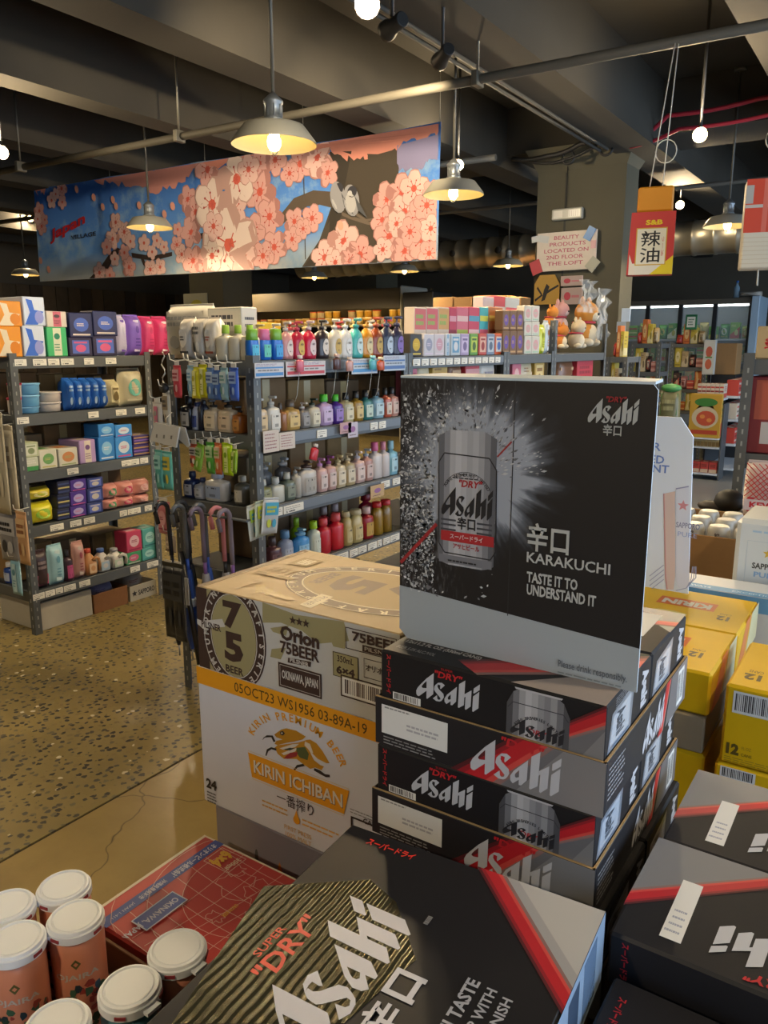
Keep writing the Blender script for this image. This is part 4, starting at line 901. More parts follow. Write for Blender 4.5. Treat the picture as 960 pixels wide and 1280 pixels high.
A.rect(.05, .040, .10, .085, TAN); A.text('75BEER', .058, .050, .092, .076, CRM, .03); A.frame(.012, .045, .045, .10, .001, TAN); A.text('オリオン', .018, .062, .040, .08, TAN)
A.rect(.165, .030, .178, .115, TAN); A.text('Orion', .205, .055, .262, .082, mat('#b59a6a'), .03); A.lines(.12, .03, .16, .09, 4, mat('#a98f60'), .4)
A.build('printed_top', oc)
KZ0 = .811; KX = OX-.010
KH = OZ1-OH-KZ0-.001
t = tag(empty('beer_case', (KX, OY+.001, KZ0)), 'white beer case with orange band and running beast emblem', 'beer case')
WK = mat('#c6cad6', .5, noise=.04, nscale=20, name='white_carton'); b = MB(); b.rbox(0, OW+.009, 0, OD, 0, KH, WK, .004); kc = b.build('carton', t)
ORG = mat('#d9971a', .5, name='orange_print'); GLD = mat('#b5831e', .5, name='gold_print'); DRK = mat('#2a2624', .55)
def kf(x, y): q = ony(220+x/3.047, 670+y/3.047, OY); return (q.x-KX, q.z-KZ0)
def ke(x, y): q = ony(300+x/6.4, 880+y/6.4, OY); return (q.x-KX, q.z-KZ0)
A = Clip((0,0,0)); A.lim = (.0006, OW+.008, .0006, KH-.0006)
A.rect(0, KH-.0315, OW+.009, KH, ORG)
q0, q1 = kf(222, 600), kf(727, 712); A.text('05OCT23 WS1956 03-89A-19', q0[0], KH-.025, q1[0], KH-.008, mat('#4a3a1c'), .005)
for pts, m_ in (([(520,290),(560,285),(610,315),(660,380),(715,475),(690,475),(620,440),(560,380)], GLD),
        ([(300,330),(380,320),(460,310),(530,290),(560,330),(565,400),(590,450),(640,490),(670,500),(650,530),(600,510),(560,520),(500,480),(450,440),(350,440),(300,400),(275,350)], GLD),
        ([(330,205),(370,195),(450,215),(525,262),(500,285),(430,302),(370,312),(300,330),(275,320),(290,295),(340,285),(290,268),(272,245),(300,225)], mat('#b07f1e')),
        ([(315,355),(420,322),(470,320),(440,345),(350,370)], mat('#c9c7c4')), ([(330,395),(420,360),(460,350),(440,380),(350,410)], mat('#c9c7c4')), ([(450,350),(520,345),(550,400),(540,450),(480,430),(450,390)], mat('#4d5a34')), ([(350,430),(400,390),(462,385),(452,420),(380,440)], mat('#8f2a34')),
        ([(340,365),(400,350),(440,355),(400,372)], mat('#2f3a2c')), ([(520,300),(560,320),(585,390),(570,400),(545,360),(515,330)], mat('#c9c4b8')),
        ([(285,300),(262,252),(215,250),(190,268),(178,290),(200,268),(250,266),(268,305)], DRK), ([(292,356),(250,345),(215,362),(203,412),(212,416),(226,378),(252,362),(290,374)], DRK),
        ([(505,478),(455,488),(425,530),(436,536),(462,508),(520,496)], DRK), ([(596,512),(640,530),(680,560),(718,566),(722,586),(688,586),(640,560),(590,530)], DRK), ([(320,222),(345,215),(360,235),(345,252),(325,245)], DRK), ([(328,228),(340,226),(344,238),(332,240)], mat('#b9b7b2'))):
    A.poly([ke(*q) for q in pts], m_)
ac = ke(455, 560); a_l, a_r, a_t = ke(120, 220), ke(800, 440), ke(440, 140)
v_t, v_e = .2115, .166; ary = (v_t-v_e)/.72; arx = .0885/.96; acx = .2185
A.arctext('KIRIN PREMIUM BEER', acx, v_t-ary, arx, .0135, PI*.915, PI*.085, ORG, .02, ry=ary)
q = [kf(*s) for s in ((275,828),(660,965),(640,1058),(290,918))]; yt = (q[0][1]+q[1][1])/2; yb = (q[2][1]+q[3][1])/2
A.poly([(q[0][0], yt), (q[1][0], yt), (q[2][0], yb), (q[3][0], yb)], ORG); A.line([(q[0][0], yt+.003), (q[1][0], yt+.003)], .0008, mat('#c9a860')); A.line([(q[3][0], yb-.003), (q[2][0], yb-.003)], .0008, mat('#c9a860'))
xa, xb = kf(298, 900)[0], kf(635, 1020)[0]; A.text('KIRIN ICHIBAN', xa+.001, yb+.009, xb+.001, yt-.011, mat('#4a4034'), .02); A.text('KIRIN ICHIBAN', xa, yb+.010, xb, yt-.010, mat('#cfccc6'), .02)
q0, q1 = kf(386, 1008), kf(524, 1032); A.text('一番搾り', q0[0], q1[1]-.018, q1[0], q1[1]+.004, mat('#33282c'), 0.0)
d = kf(460, 1082); A.poly([(d[0]+.007*math.sin(k*PI/8)*(1 if k < 13 else 1), d[1]+.007*math.cos(k*PI/8)) if 2 < k < 14 else (d[0]+(k-0)*.0 if k == 0 else d[0]+(.0035 if k <= 2 else -.0035), d[1]+.018 if k == 0 else d[1]+.008) for k in range(16)], ORG)
q0, q1 = kf(330, 1030), kf(440, 1050); A.lines(q0[0], d[1]-.002, d[0]-.012, d[1]+.014, 2, mat('#d0a050'), .35); A.lines(d[0]+.012, d[1]-.006, d[0]+.088, d[1]+.010, 2, mat('#d0a050'), .35)
A.text('FIRST PRESS', d[0]-.026, d[1]-.024, d[0]+.030, d[1]-.016, mat('#d0a050')); A.text('100% MALT', d[0]-.024, d[1]-.036, d[0]+.030, d[1]-.028, mat('#d0a050'))
q0, q1 = kf(110, 952), kf(147, 930); q0 = (q0[0]+.005, q0[1]); q1 = (q1[0]+.005, q1[1]); A.text('24', q0[0], q0[1], q1[0], q0[1]+.019, DRK, .04); A.lines(q0[0]+.001, q0[1]-.028, q1[0]+.002, q0[1]-.005, 4, mat('#55555c'), .5)
q0 = kf(668, 1140); A.frame(q0[0], q0[1]-.01, q0[0]+.06, q0[1]+.034, .003, DRK); q0 = kf(665, 1040); A.lines(q0[0], q0[1]-.006, q0[0]+.05, q0[1]+.004, 2, mat('#77777c'), .3); q0 = kf(715, 1085); A.text('CANS', q0[0], q0[1]-.003, q0[0]+.03, q0[1]+.006, DRK, .02)
A.build('printed_front', kc)
t = tag(empty('beer_case', (OX+.012, OY-.008+.014, .56)), 'silver lilac case under the white beer case, corner of orange print', 'beer case')
b = MB(); b.rbox(0, OW-.01, 0, OD, 0, .250, mat('#8d8a96', .3, .3, noise=.1, nscale=8, name='silver_lilac_carton'), .004); sc_ = b.build('carton', t)
A = Art((0,0,0)); A.poly([(.135, .145), (.165, .145), (.15, .195)], mat('#c8761c')); A.poly([(.10, .11), (.30, .11), (.30, .155), (.165, .145), (.10, .16)], mat('#c8761c')); A.ell(.098, .185, .004, .014, mat('#4a4a4e'), 10); A.build('printed_front', sc_)
plain_case('base_carton', OX+.015, OX+OW-.002, OY+.01, OY+OD, .157, .559, KRAFT, 'brown carton at the bottom of the beige and white case stack')

# ================================================================== red map-print case
RX, RYB, RZ = -.911, .815, .79; RW, RD = .385, .232
t = tag(empty('beer_case', (RX, RYB-RD, RZ-.13)), 'red beer case lid with white map grid and blue stripe', 'beer case')
RDM = mat('#a83230', .45, noise=.06, nscale=25, name='red_carton_print'); b = MB(); b.rbox(0, RW, 0, RD, 0, .13, RDM, .003); rc_ = b.build('carton', t)
A = Clip((0, RD, .13), (0, -1, 0), (1, 0, 0)); A.lim = (.0006, RD-.0006, .0006, RW-.0006)
def rt(x, y): q = onz(x/2.4, 1020+y/2.4, RZ); return (RYB-q.y, q.x-RX)
LN = mat('#c7a59a', .5); BLU = mat('#33478e', .5, name='blue_print')
A.rect(0, 0, RD, .006, mat('#c4b9a8')); A.rect(0, 0, .004, RW, mat('#c4b9a8')); A.rect(0, .026, RD, .046, BLU); A.rect(0, .006, RD, .0065, LN)
A.text('オリオンビール株式会社', .010, .030, .105, .043, mat('#b7b9cc'), .03); A.text('沖縄県豊見城市', .115, .031, .165, .041, mat('#b7b9cc'), .02); A.text('JAPAN 1-411', .175, .033, .215, .040, mat('#b7b9cc'))
for k in range(1, 9):
    A.line([(u_*.01+.004, .047+.036*k+.030*math.sin(u_*.01*9+.6*k)*(.5+.1*k)) for u_ in range(0, 23)], .0009, LN)
for k in range(8):
    A.line([(.006+.030*k+.016*math.sin(v_*.02*7+.4), .047+v_*.016) for v_ in range(0, 21)], .0009, LN)
for k in range(3): A.ring(.06, .16, .10+.05*k, .10+.05*k, .0009, LN, 40)
rq = random.Random(5)
for (cu, cv, rr) in ((.065, .135, .03), (.055, .185, .028), (.095, .215, .022), (.13, .16, .012), (.04, .11, .015)):
    pts = []; n = 18
    for k in range(n+1): a = 2*PI*k/n; f = rr*rq.uniform(.6, 1.15); pts.append((cu+f*math.cos(a), cv+f*1.2*math.sin(a)))
    pts[-1] = pts[0]; A.line(pts, .0009, LN)
A.frame(.010, .052, .052, .106, .0012, LN); A.text('350ml', .016, .092, .046, .102, mat('#c9b29a'), .03); A.text('6×4', .014, .058, .049, .086, mat('#c9992a'), .06)
A.rect(.128, .066, .205, .100, mat('#b7b9cc')); A.rect(.130, .068, .203, .098, BLU); A.text('OKINAWA, JAPAN', .135, .076, .235, .090, mat('#b7b9cc'), .02)
A.text('ORION BEER', .095, .165, .125, .172, mat('#c9992a'), .02)
A.build('printed_lid', rc_)
plain_case('base_carton', RX+.004, RX+RW-.004, RYB-RD+.004, RYB-.004, .157, RZ-.131, KRAFT, 'brown carton under the red map-print case')

# ================================================================== cans in a cardboard tray
TX0, TX1, TY0, TY1, TZ = -.955, -.535, .285, .572, .735
t = tag(empty('can_tray', (TX0, TY0, TZ)), 'brown cardboard tray holding peach and teal cans at lower left', 'tray'); tw, td = TX1-TX0, TY1-TY0
for (nm, q) in (('tray_base', (0, tw, 0, td, 0, .004)), ('tray_wall', (0, tw, td-.005, td, .004, .0565)), ('tray_wall', (0, tw, 0, .005, .004, .052)), ('tray_wall', (0, .005, .005, td-.005, .004, .052)), ('tray_wall', (tw-.005, tw, .005, td-.005, .004, .052))):
    b = MB(); b.rbox(*q, mat('#6a4a30', .85, noise=.1, nscale=30, name='tray_cardboard'), .001); b.build(nm, t)
plain_case('base_carton', TX0+.004, TX1-.004, TY0+.004, TY1-.004, .157, TZ-.001, KRAFT, 'brown carton under the tray of cans')
PEACH = mat('#cf8a70', .35, .08, noise=.04, name='peach_can_print'); TEAL = mat('#4f808c', .35, .08, name='teal_can_print'); LIDW = mat('#dde2e9', .42, name='white_lid_plastic')
def can(x, y, m, label, face, art=True):
    t = tag(empty('beer_can', (x, y, TZ+.0045), face), label, 'can'); b = MB(); R_ = .0325
    b.lathe([(.024, 0), (.027, .002), (R_, .010), (R_, .138), (.031, .145), (.0275, .153), (.0275, .157)], m, 28); c = b.build('can_body', t)
    if art:
        A = Art(warp=lambda u, v, h: ((R_+h)*math.sin(u/R_), -(R_+h)*math.cos(u/R_), v)); W2 = mat('#b9b3b0', .4)
        A.poly([(0, .129), (.006, .122), (0, .115), (-.006, .122)], mat('#5a5a34', .4)); A.poly([(0, .125), (.003, .122), (0, .119), (-.003, .122)], PEACH)
        A.text('OJAIRA', -.027, .098, .027, .108, W2, .02)
        rq = random.Random(int(x*1000))
        for k in range(46):
            u, v = rq.uniform(-.038, .038), .03+rq.random()**1.3*.062; s_ = rq.uniform(.003, .008)
            A.k -= 1 if k else 0; A.poly([(u+s_*math.cos(i*PI/3)*rq.uniform(.5, 1.2), v+s_*math.sin(i*PI/3)*rq.uniform(.5, 1.2)) for i in range(6)], mat(rq.choice(('#27402f', '#2c4a3a', '#1f3440', '#35506a', '#3a5a48', '#8f3a34')), .4))
        A.build('printed_wrap', c)
    return t
def lid_mesh():
    b = MB(); pr = [(.0305, -.010), (.0345, -.010), (.0345, -.0005), (.0325, .0005), (.0315, .0040), (.0290, .0045), (.0280, .0022), (.0262, .0022), (.0255, .0038), (.0, .0042)]
    for (a, c) in zip(pr[:-1], pr[1:]): b.lathe([a, c], LIDW, 32, caps=False)
    return b
def four_pack(cx, cy, ang, cols, label, cans_label, faces, n=4, slotc='#8a3038', use=None):
    zt = TZ+.0045+.157
    t = tag(empty('can_carrier', (cx, cy, zt+.004), ang), label, 'can carrier'); pitch = .0685; pos = []
    for i, (sx, sy) in enumerate(((-.5,.5),(.5,.5),(.5,-.5),(-.5,-.5))[:n]):
        px_, py_ = sx*pitch, sy*pitch
        if use and i not in use: pos.append((px_, py_)); continue
        o = lid_mesh().build('lid', t, (px_, py_, 0)); pos.append((px_, py_))
        s_ = MB()
        for a in (.6, 2.0, 3.7, 5.3):
            c_, d_ = math.cos(a), math.sin(a); r0 = .0346
            s_.prism([(-.006, -.0075), (.006, -.0075), (.006, -.0035), (-.006, -.0035)], (c_*(r0-.001), d_*(r0-.001), 0), (-d_, c_, 0), (0, 0, 1), .0016, mat(slotc, .6))
        s_.build('slot', o)
    for (i, j) in ((0,1),(1,2),(2,3),(3,0)):
        if i < n and j < n:
            b = MB(); a, c = Vector(pos[i]), Vector(pos[j]); d = (c-a).normalized(); m_ = (a+c)/2; e = Vector((-d.y, d.x)); b.prism([(-.006, -.009), (.006, -.009), (.006, .009), (-.006, .009)], (m_.x, m_.y, -.008), (d.x, d.y, 0), (e.x, e.y, 0), .004, LIDW); b.build('web', t)
    for i, (a, c) in enumerate(pos):
        if use and i not in use: continue
        X = cx+a*math.cos(ang)-c*math.sin(ang); Y = cy+a*math.sin(ang)+c*math.cos(ang); can(X, Y, cols[i], cans_label[i], faces)
FC = math.radians(50)
four_pack(-.838, .475, math.radians(-23), [PEACH]*4, 'white plastic can carrier joining four peach cans', ['peach can under the back left lid of the left carrier', 'peach can beside the red case, back right in left carrier', 'peach can with dark plant print, frontmost right in left carrier', 'peach can at the left picture edge, front of left carrier'], FC)
four_pack(-.613, .4935, math.radians(0), [PEACH, PEACH, TEAL, TEAL], 'white plastic can carrier beside the nearest black case', ['can under the white lid nearest the red case', '', '', 'teal can with white lid in front of the red case'], FC, use=(0, 3))
four_pack(-.647, .344, math.radians(-14), [PEACH, TEAL], 'white plastic can carrier at the bottom picture edge', ['can under the white lid at the bottom picture edge', ''], FC, 2, use=(0,))

# ================================================================== yellow cases at right
YEL = mat('#d6ac0c', .5, spec=.35, noise=.05, nscale=20, name='yellow_carton'); YD = mat('#5a4a14', .5)
def yellow_case(x0, x1, y0, y1, z0, z1, label, kind):
    t = tag(empty('beer_case', (x0, y0, z0)), label, 'beer case'); w, d, h = x1-x0, y1-y0, z1-z0; b = MB(); b.rbox(0, w, 0, d, 0, h, YEL, .005); c = b.build('carton', t)
    A = Art((w, d, h), (-1, 0, 0), (0, -1, 0))
    if kind == 'L':
        A.text('12', .035, d*.60, .062, d*.72, YD, .05); A.text('CANS', .035, d*.53, .06, d*.57, YD); A.text('KIRIN', .08, d*.34, .20, d*.50, mat('#b9bab0'), .05); A.rect(.075, d*.3, .205, d*.53, mat('#c8641c')); A.text('KIRIN', .085, d*.35, .195, d*.49, mat('#c9c4b4'), .05); A.ell(.16, d*.75, .04, d*.06, mat('#c9b870'), 14)
        A.build('printed_lid', c)
        A = Art((w, 0, 0), (0, 1, 0)); A.poly([(.02, 0), (.10, 0), (.16, h), (.10, h)], mat('#c8742c')); A.poly([(.12, 0), (d, 0), (d, h), (.17, h)], mat('#c2bc94')); A.build('printed_side', c)
    else:
        A.text('12', w-.05, d*.72, w-.02, d*.84, YD, .05); A.text('CANS', w-.05, d*.64, w-.025, d*.69, YD); A.build('printed_lid', c)
        A = Art((0, 0, 0)); 
        if kind == 'R': A.barcode(.014, h-.052, .078, h-.010, 18); A.text('12', .010, .020, .032, .042, YD, .06); A.text('FL OZ', .036, .034, .052, .040, mat('#9a7f1c')); A.text('CANS', .036, .021, .054, .027, YD); A.lines(.008, .004, .12, .016, 3, mat('#9a7f1c'), .35)
        else: A.barcode(.010, h-.026, .070, h-.004, 18)
        A.build('printed_front', c)
    return t
yellow_case(-.66, -.252, 1.475, 1.722, .913, 1.0, 'yellow beer case at right with orange-white print, behind black stack', 'L')
yellow_case(-.66, -.250, 1.724, 1.985, .913, 1.0, 'yellow beer case touching the blue-banded white case', 'L')
yellow_case(-.222, .10, 1.448, 1.70, .846, 1.0, 'yellow twelve-can case with barcode at right edge', 'R')
yellow_case(-.228, .10, 1.446, 1.70, .68, .844, 'lower yellow case whose barcode shows above the black pack', 'R2')
b = MB(); b.rbox(-.66, -.256, 1.470, 1.98, .838, .912, mat('#8d7f66', .8, noise=.1, nscale=30), .003); tag(b.build('cardboard_tray'), 'grey-brown cardboard tray between yellow cases', 'tray')
yellow_case(-.66, -.250, 1.468, 1.98, .68, .837, 'lowest visible yellow case under the grey-brown tray', 'R2')
plain_case('base_carton', -.655, -.26, 1.475, 1.975, .157, .679, KRAFT, 'brown carton under the left yellow cases')
plain_case('base_carton', -.222, .10, 1.452, 1.695, .157, .679, KRAFT, 'brown carton under the right yellow cases')
# white cases with blue band, cut tray with cans
SWH = mat('#c4c8cc', .45, noise=.04, nscale=18, name='white_carton_light')
t = tag(empty('beer_case', (-.66, 2.02, .70)), 'white beer case with pale blue band along its top edge', 'beer case'); b = MB(); b.rbox(0, .56, 0, .13, 0, .30, SWH, .004); c = b.build('carton', t)
A = Art((0, 0, .30), (1, 0, 0), (0, 1, 0)); A.rect(0, .003, .56, .040, mat('#5f94bc')); A.text('EXCEPTIONAL LIGHT', .34, .014, .53, .028, mat('#b9cede'), .02); A.text('ALWAYS', .22, .014, .29, .028, mat('#b9cede'), .02); A.build('printed_lid', c)
A = Art((0,0,0)); A.rect(0, .26, .56, .299, mat('#5f94bc')); A.build('printed_front', c)
plain_case('base_carton', -.65, -.11, 2.03, 2.145, .157, .699, KRAFT, 'brown carton under the blue-banded white case')
# open brown carton with white cans on top
WCANS = []
ct = tag(empty('open_carton', (-.80, 2.42, .66)), 'open brown carton holding white cans, behind the yellow cases', 'carton')
for (nm, q) in (('carton_wall', (0, .50, .0, .006, 0, .385)), ('carton_wall', (0, .006, .006, .40, 0, .385)), ('carton_wall', (.494, .50, .006, .40, 0, .385)), ('carton_wall', (0, .50, .40, .406, 0, .385)), ('carton_base', (.006, .494, .006, .40, 0, .006))): b = MB(); b.rbox(*q, KRAFT, .002); b.build(nm, ct)
plain_case('base_carton', -.79, -.31, 2.44, 2.81, .0, .659, KRAFT, 'brown carton on the floor under the open carton')
plain_case('carton', -.78, -.32, 2.44, 2.81, .668, .943, KRAFT, 'brown carton packed inside the open carton')
for i in range(3):
    for j in range(6):
        b = MB(); R_ = .033; b.lathe([(.026, 0), (R_, .008), (R_, .105), (.029, .116), (.026, .119)], mat('#b9b7b0', .35, .2), 16, c=(0, 0)); o = b.build('beer_can'); o.location = (-.745+j*.075, 2.50+i*.11, .945)
        A = Art(warp=lambda u, v, h: ((R_+h)*math.sin(u/R_), -(R_+h)*math.cos(u/R_), v)); A.rect(-.02, .04, .02, .085, mat('#9a8f88')); A.vtext('SAPPORO', -.006, .03, .008, .10, mat('#4a3a34'), .02); A.build('printed_wrap', o)
        WCANS.append((o, ('front', 'middle', 'back')[i]+' row white can', 'can', 'top of the open brown carton', j, None))
# tall white pack with star logo
t = tag(empty('beer_case', (-.345, 2.17, .62)), 'tall white beer pack with gold star at the right edge', 'beer case'); b = MB(); b.rbox(0, .34, 0, .22, 0, .54, mat('#c2c5c2', .35), .012); c = b.build('carton', t)
A = Art((0,0,0)); A.poly([(.082+(.014 if k % 2 == 0 else .006)*math.sin(k*PI/5), .455+(.014 if k % 2 == 0 else .006)*math.cos(k*PI/5)) for k in range(10)], mat('#c9a030')); A.text('SAPPORO', .046, .412, .125, .428, mat('#3a3834'), .03); A.text('PURE', .052, .390, .110, .404, mat('#7ea0c0'), .03); A.lines(.04, .505, .24, .515, 1, mat('#9ab4c8')); A.frame(.03, .05, .29, .485, .0012, mat('#aab4ba')); A.build('printed_front', c)
plain_case('base_carton', -.34, -.01, 2.18, 2.36, .157, .619, KRAFT, 'brown carton on the floor under the tall white pack')
# ================================================================== racks
ZS = [1.54, 1.235, .925, .62, .25]
def post(b, x, y, dx, dy, h):
    """slotted L-angle post at the corner (x,y); flanges run to +dx, +dy"""
    t = .004; f = .042
    b.box(min(x, x+dx*f), max(x, x+dx*f), min(y, y+dy*t), max(y, y+dy*t), 0, h, STEEL); b.box(min(x, x+dx*t), max(x, x+dx*t), min(y+dy*t, y+dy*f), max(y+dy*t, y+dy*f), 0, h, STEEL)
    e = .0006; z = .04
    while z < h-.03:
        u0, u1 = x+dx*f*.42, x+dx*f*.58; b.box(min(u0, u1), max(u0, u1), min(y, y-dy*e), max(y, y-dy*e), z, z+.020, SLOT)
        v0, v1 = y+dy*f*.42, y+dy*f*.58; b.box(min(x, x-dx*e), max(x, x-dx*e), min(v0, v1), max(v0, v1), z, z+.020, SLOT); z += .05
def rack(x0, x1, y0, y1, label, zs=ZS, h=1.56, front='x', tags=(), bh=.062, rails=False, name='storage_rack'):
    t = tag(empty(name, (x0, y0, 0)), label, 'shelf rack'); w, d = x1-x0, y1-y0
    for (px_, py_, dx, dy) in ((0,0,1,1),(w,0,-1,1),(0,d,1,-1),(w,d,-1,-1)):
        b = MB(); post(b, px_, py_, dx, dy, h); b.build('post', t)
    for k, z in enumerate(zs):
        b = MB(); b.box(.02, w-.02, .02, d-.02, z-.014, z-.001, STEEL_D); b.build('shelf_board', t)
        fb = None
        for (q, fr) in (((.004, w-.004, .004, .018), 'y'), ((.004, w-.004, d-.018, d-.004), '-'), ((.004, .018, .018, d-.018), '-'), ((w-.018, w-.004, .018, d-.018), 'x')):
            b = MB(); b.rbox(q[0], q[1], q[2], q[3], z-bh, z-.0005, STEEL, .002); o = b.build('shelf_beam', t)
            if fr == front: fb = o
        if rails:
            b = MB()
            if front == 'x': b.rbox(w-.004, w+.002, .05, d-.05, z-.046, z-.006, mat('#62686f', .35), .001)
            else: b.rbox(.05, w-.05, -.002, .004, z-.046, z-.006, mat('#62686f', .35), .001)
            b.build('price_rail', fb)
        for (k2, p0, p1) in tags:
            if k2 != k: continue
            b = MB()
            if front == 'x': b.rbox(w-.004+(.0065 if rails else .0), w+.0005+(.0065 if rails else .0), p0-y0, p1-y0, z-.047, z-.012, TAG, .0005); A = Art((w+.0005+(.0065 if rails else 0), p0-y0, z-.047), (0, 1, 0))
            else: b.rbox(p0-x0, p1-x0, -.0005, .004, z-.047, z-.012, TAG, .0005); A = Art((p0-x0, -.0005, z-.047))
            o = b.build('price_tag', fb); A.lines((p1-p0)*.08, .014, (p1-p0)*.9, .031, 2, mat('#8c8880'), .35); A.text('$', (p1-p0)*.1, .003, (p1-p0)*.2, .011, INK); A.lines((p1-p0)*.26, .004, (p1-p0)*.6, .011, 1, INK, .8); A.build('printed_price', o)
    return t
LX, GX, EY = -3.95, -2.23, 2.38
def ty(px0, px1, py, x): a, c = onx(px0, py, x).y, onx(px1, py, x).y; return (a, c)
LT = []
for k, lst in enumerate(([(18,33,450),(41,58,450),(60,74,449),(76,92,449),(105,117,447),(132,145,446)], [(21,36,523),(110,123,513),(145,158,512),(169,181,510)], [(84,98,585),(152,164,577),(164,174,575),(175,185,573)], [(63,80,661),(88,102,656),(105,119,651),(150,159,642),(160,167,640),(167,176,639),(181,190,635)], [(41,56,744),(57,69,741),(70,79,739),(80,95,734),(99,113,728),(163,175,710),(184,198,704)])):
    for (a, c, y) in lst: p = ty(a, c, y, LX); LT.append((k, p[0], max(p[1], p[0]+.03)))
rack(-4.42, LX, EY, 3.30, 'left grey steel rack with tissue and household packs', tags=LT)
GT = []
for k, lst in enumerate(([(330,340,455)], [(395,407,531),(462,471,521),(473,481,520)], [(338,352,636),(353,378,628),(475,486,599),(490,499,595)], [(420,434,689),(436,446,684),(447,457,679),(459,470,675),(471,476,671),(478,486,668),(487,498,664)])):
    for (a, c, y) in lst: p = ty(a, c, y, GX); GT.append((k, p[0], p[1]))
rack(-2.74, GX, EY, 3.56, 'centre grey steel rack nearest the viewer, full of shampoo bottles', tags=GT, rails=True)
rack(-2.74, GX, 3.565, 4.77, 'second centre rack with small boxed goods on top', rails=True, tags=[(0, 3.6+.09*i, 3.67+.09*i) for i in range(12)])
rack(-2.74, GX, 4.775, 5.58, 'third centre rack carrying brown and white boxes', tags=[])
rack(-2.74, GX, 5.585, 6.75, 'fourth centre rack carrying plush toys beside the column', h=1.78, tags=[])

# ================================================================== products
REG = list(WCANS)
def reg(o, desc, cat, shelf, key, group=None): REG.append((o, desc, cat, shelf, key, group))
def dark(c, f=.6): c = c.lstrip('#'); return '#%02x%02x%02x' % tuple(int(int(c[i:i+2], 16)*f) for i in (0, 2, 4))
def print_style(A, w, h, st, c2, c3):
    a, b = P(c2), P(c3)
    if st == 0: A.rect(0, 0, w, h*.34, a); A.lines(w*.12, h*.52, w*.88, h*.84, 2, b, .6)
    elif st == 1: A.ell(w*.5, h*.52, w*.34, h*.30, a, 16); A.lines(w*.3, h*.44, w*.7, h*.60, 2, b, .55); A.rect(w*.1, h*.06, w*.9, h*.13, b)
    elif st == 2: A.poly([(0, 0), (w, 0), (w, h*.75), (0, h*.25)], a); A.ell(w*.66, h*.38, w*.2, h*.2, b, 12); A.lines(w*.08, h*.72, w*.6, h*.9, 2, b, .5)
    elif st == 3: A.rect(w*.12, h*.12, w*.88, h*.88, a); A.ell(w*.5, h*.42, w*.24, h*.22, b, 12); A.rect(w*.2, h*.7, w*.8, h*.8, b)
    elif st == 4:
        for k in range(3): A.rect(0, h*(.12+.3*k), w, h*(.24+.3*k), a if k % 2 == 0 else b)
    elif st == 5: A.poly([(w*.0, h*.0), (w*.62, 0), (w*.95, h*.5), (w*.5, h*.55), (w*.42, h*.9), (w*.12, h*.95), (w*.28, h*.45)], a); A.ell(w*.72, h*.28, w*.22, h*.24, b, 14)
    elif st == 6: A.rect(w*.3, 0, w*.72, h, a); A.ell(w*.5, h*.7, w*.16, h*.12, b, 10); A.lines(w*.34, h*.15, w*.68, h*.45, 3, b, .4)
    elif st == 7: A.rect(0, h*.55, w, h, a); A.lines(w*.1, h*.62, w*.9, h*.9, 2, b, .6); A.ell(w*.3, h*.26, w*.16, h*.16, b, 10); A.ell(w*.68, h*.26, w*.16, h*.16, a, 10)
def mk_box(name, w, d, h, cs, st):
    b = MB(); b.rbox(-w/2, w/2, -d/2, d/2, 0, h, mat(cs[0], .5), min(.004, w*.06)); o = b.build(name)
    A = Art((-w/2+w*.03, -d/2, h*.03)); print_style(A, w*.94, h*.94, st, cs[1], cs[2]); A.build('printed_front', o)
    A = Art((w/2, -d/2+d*.05, h*.05), (0, 1, 0)); A.rect(0, 0, d*.9, h*.3, P(cs[1])); A.lines(d*.15, h*.4, d*.75, h*.8, 3, P(cs[2]), .4); A.build('printed_side', o)
    A = Art((-w/2, -d/2, h), (1, 0, 0), (0, 1, 0)); A.rect(w*.2, d*.2, w*.8, d*.6, P(cs[1])); A.build('printed_top', o)
    return o
def mk_bag(name, w, d, h, cs, st, crimp=True):
    """soft pillow pack, pinched along top and bottom"""
    b = MB(); nx, nz = 10, 9; vs = []; fs = []
    def dep(u, v): return (d/2)*max(0.0, (1-abs(2*u-1)**3.2))**.5*max(.04, (1-abs(2*v-1)**4.5))**.6*(1+.06*math.sin(9*u+7*v))
    for s_ in (-1, 1):
        for j in range(nz+1):
            for i in range(nx+1):
                u, v = i/nx, j/nz; pin = 1-.05*abs(2*v-1)**2; vs.append(((u-.5)*w*pin, s_*dep(u, v), v*h))
    n1 = (nx+1)*(nz+1)
    for j in range(nz):
        for i in range(nx):
            a = j*(nx+1)+i; fs.append((a, a+1, a+nx+2, a+nx+1)); a += n1; fs.append((a, a+nx+1, a+nx+2, a+1))
    for j in range(nz):
        a = j*(nx+1); fs += [(a, a+nx+1, a+nx+1+n1, a+n1), (a+nx, a+nx+n1, a+2*nx+1+n1, a+2*nx+1)]
    for i in range(nx): a = i; fs.append((a+n1, a+n1+1, a+1, a)); a = nz*(nx+1)+i; fs.append((a, a+1, a+1+n1, a+n1))
    b.add(vs, fs, mat(cs[0], .32), True); o = b.build(name)
    A = Art(warp=lambda u, v, hh: ((u/w-.5)*w, -dep(min(max(u/w, .0), 1), min(max(v/h, 0), 1))-hh-.0035, v)); A2 = A
    class S(Art): pass
    B_ = Art(warp=lambda u, v, hh: (u+w*.10-w/2, -dep((u+w*.10)/w, (v+h*.10)/h)-hh*3-.004, v+h*.10)); print_style(B_, w*.80, h*.80, st, cs[1], cs[2]); B_.build('printed_front', o)
    if crimp: c = MB(); c.rbox(-w*.46, w*.46, -.003, .003, h*.985, h*1.04, mat(cs[0], .3), .001); c.build('crimped_edge', o)
    return o
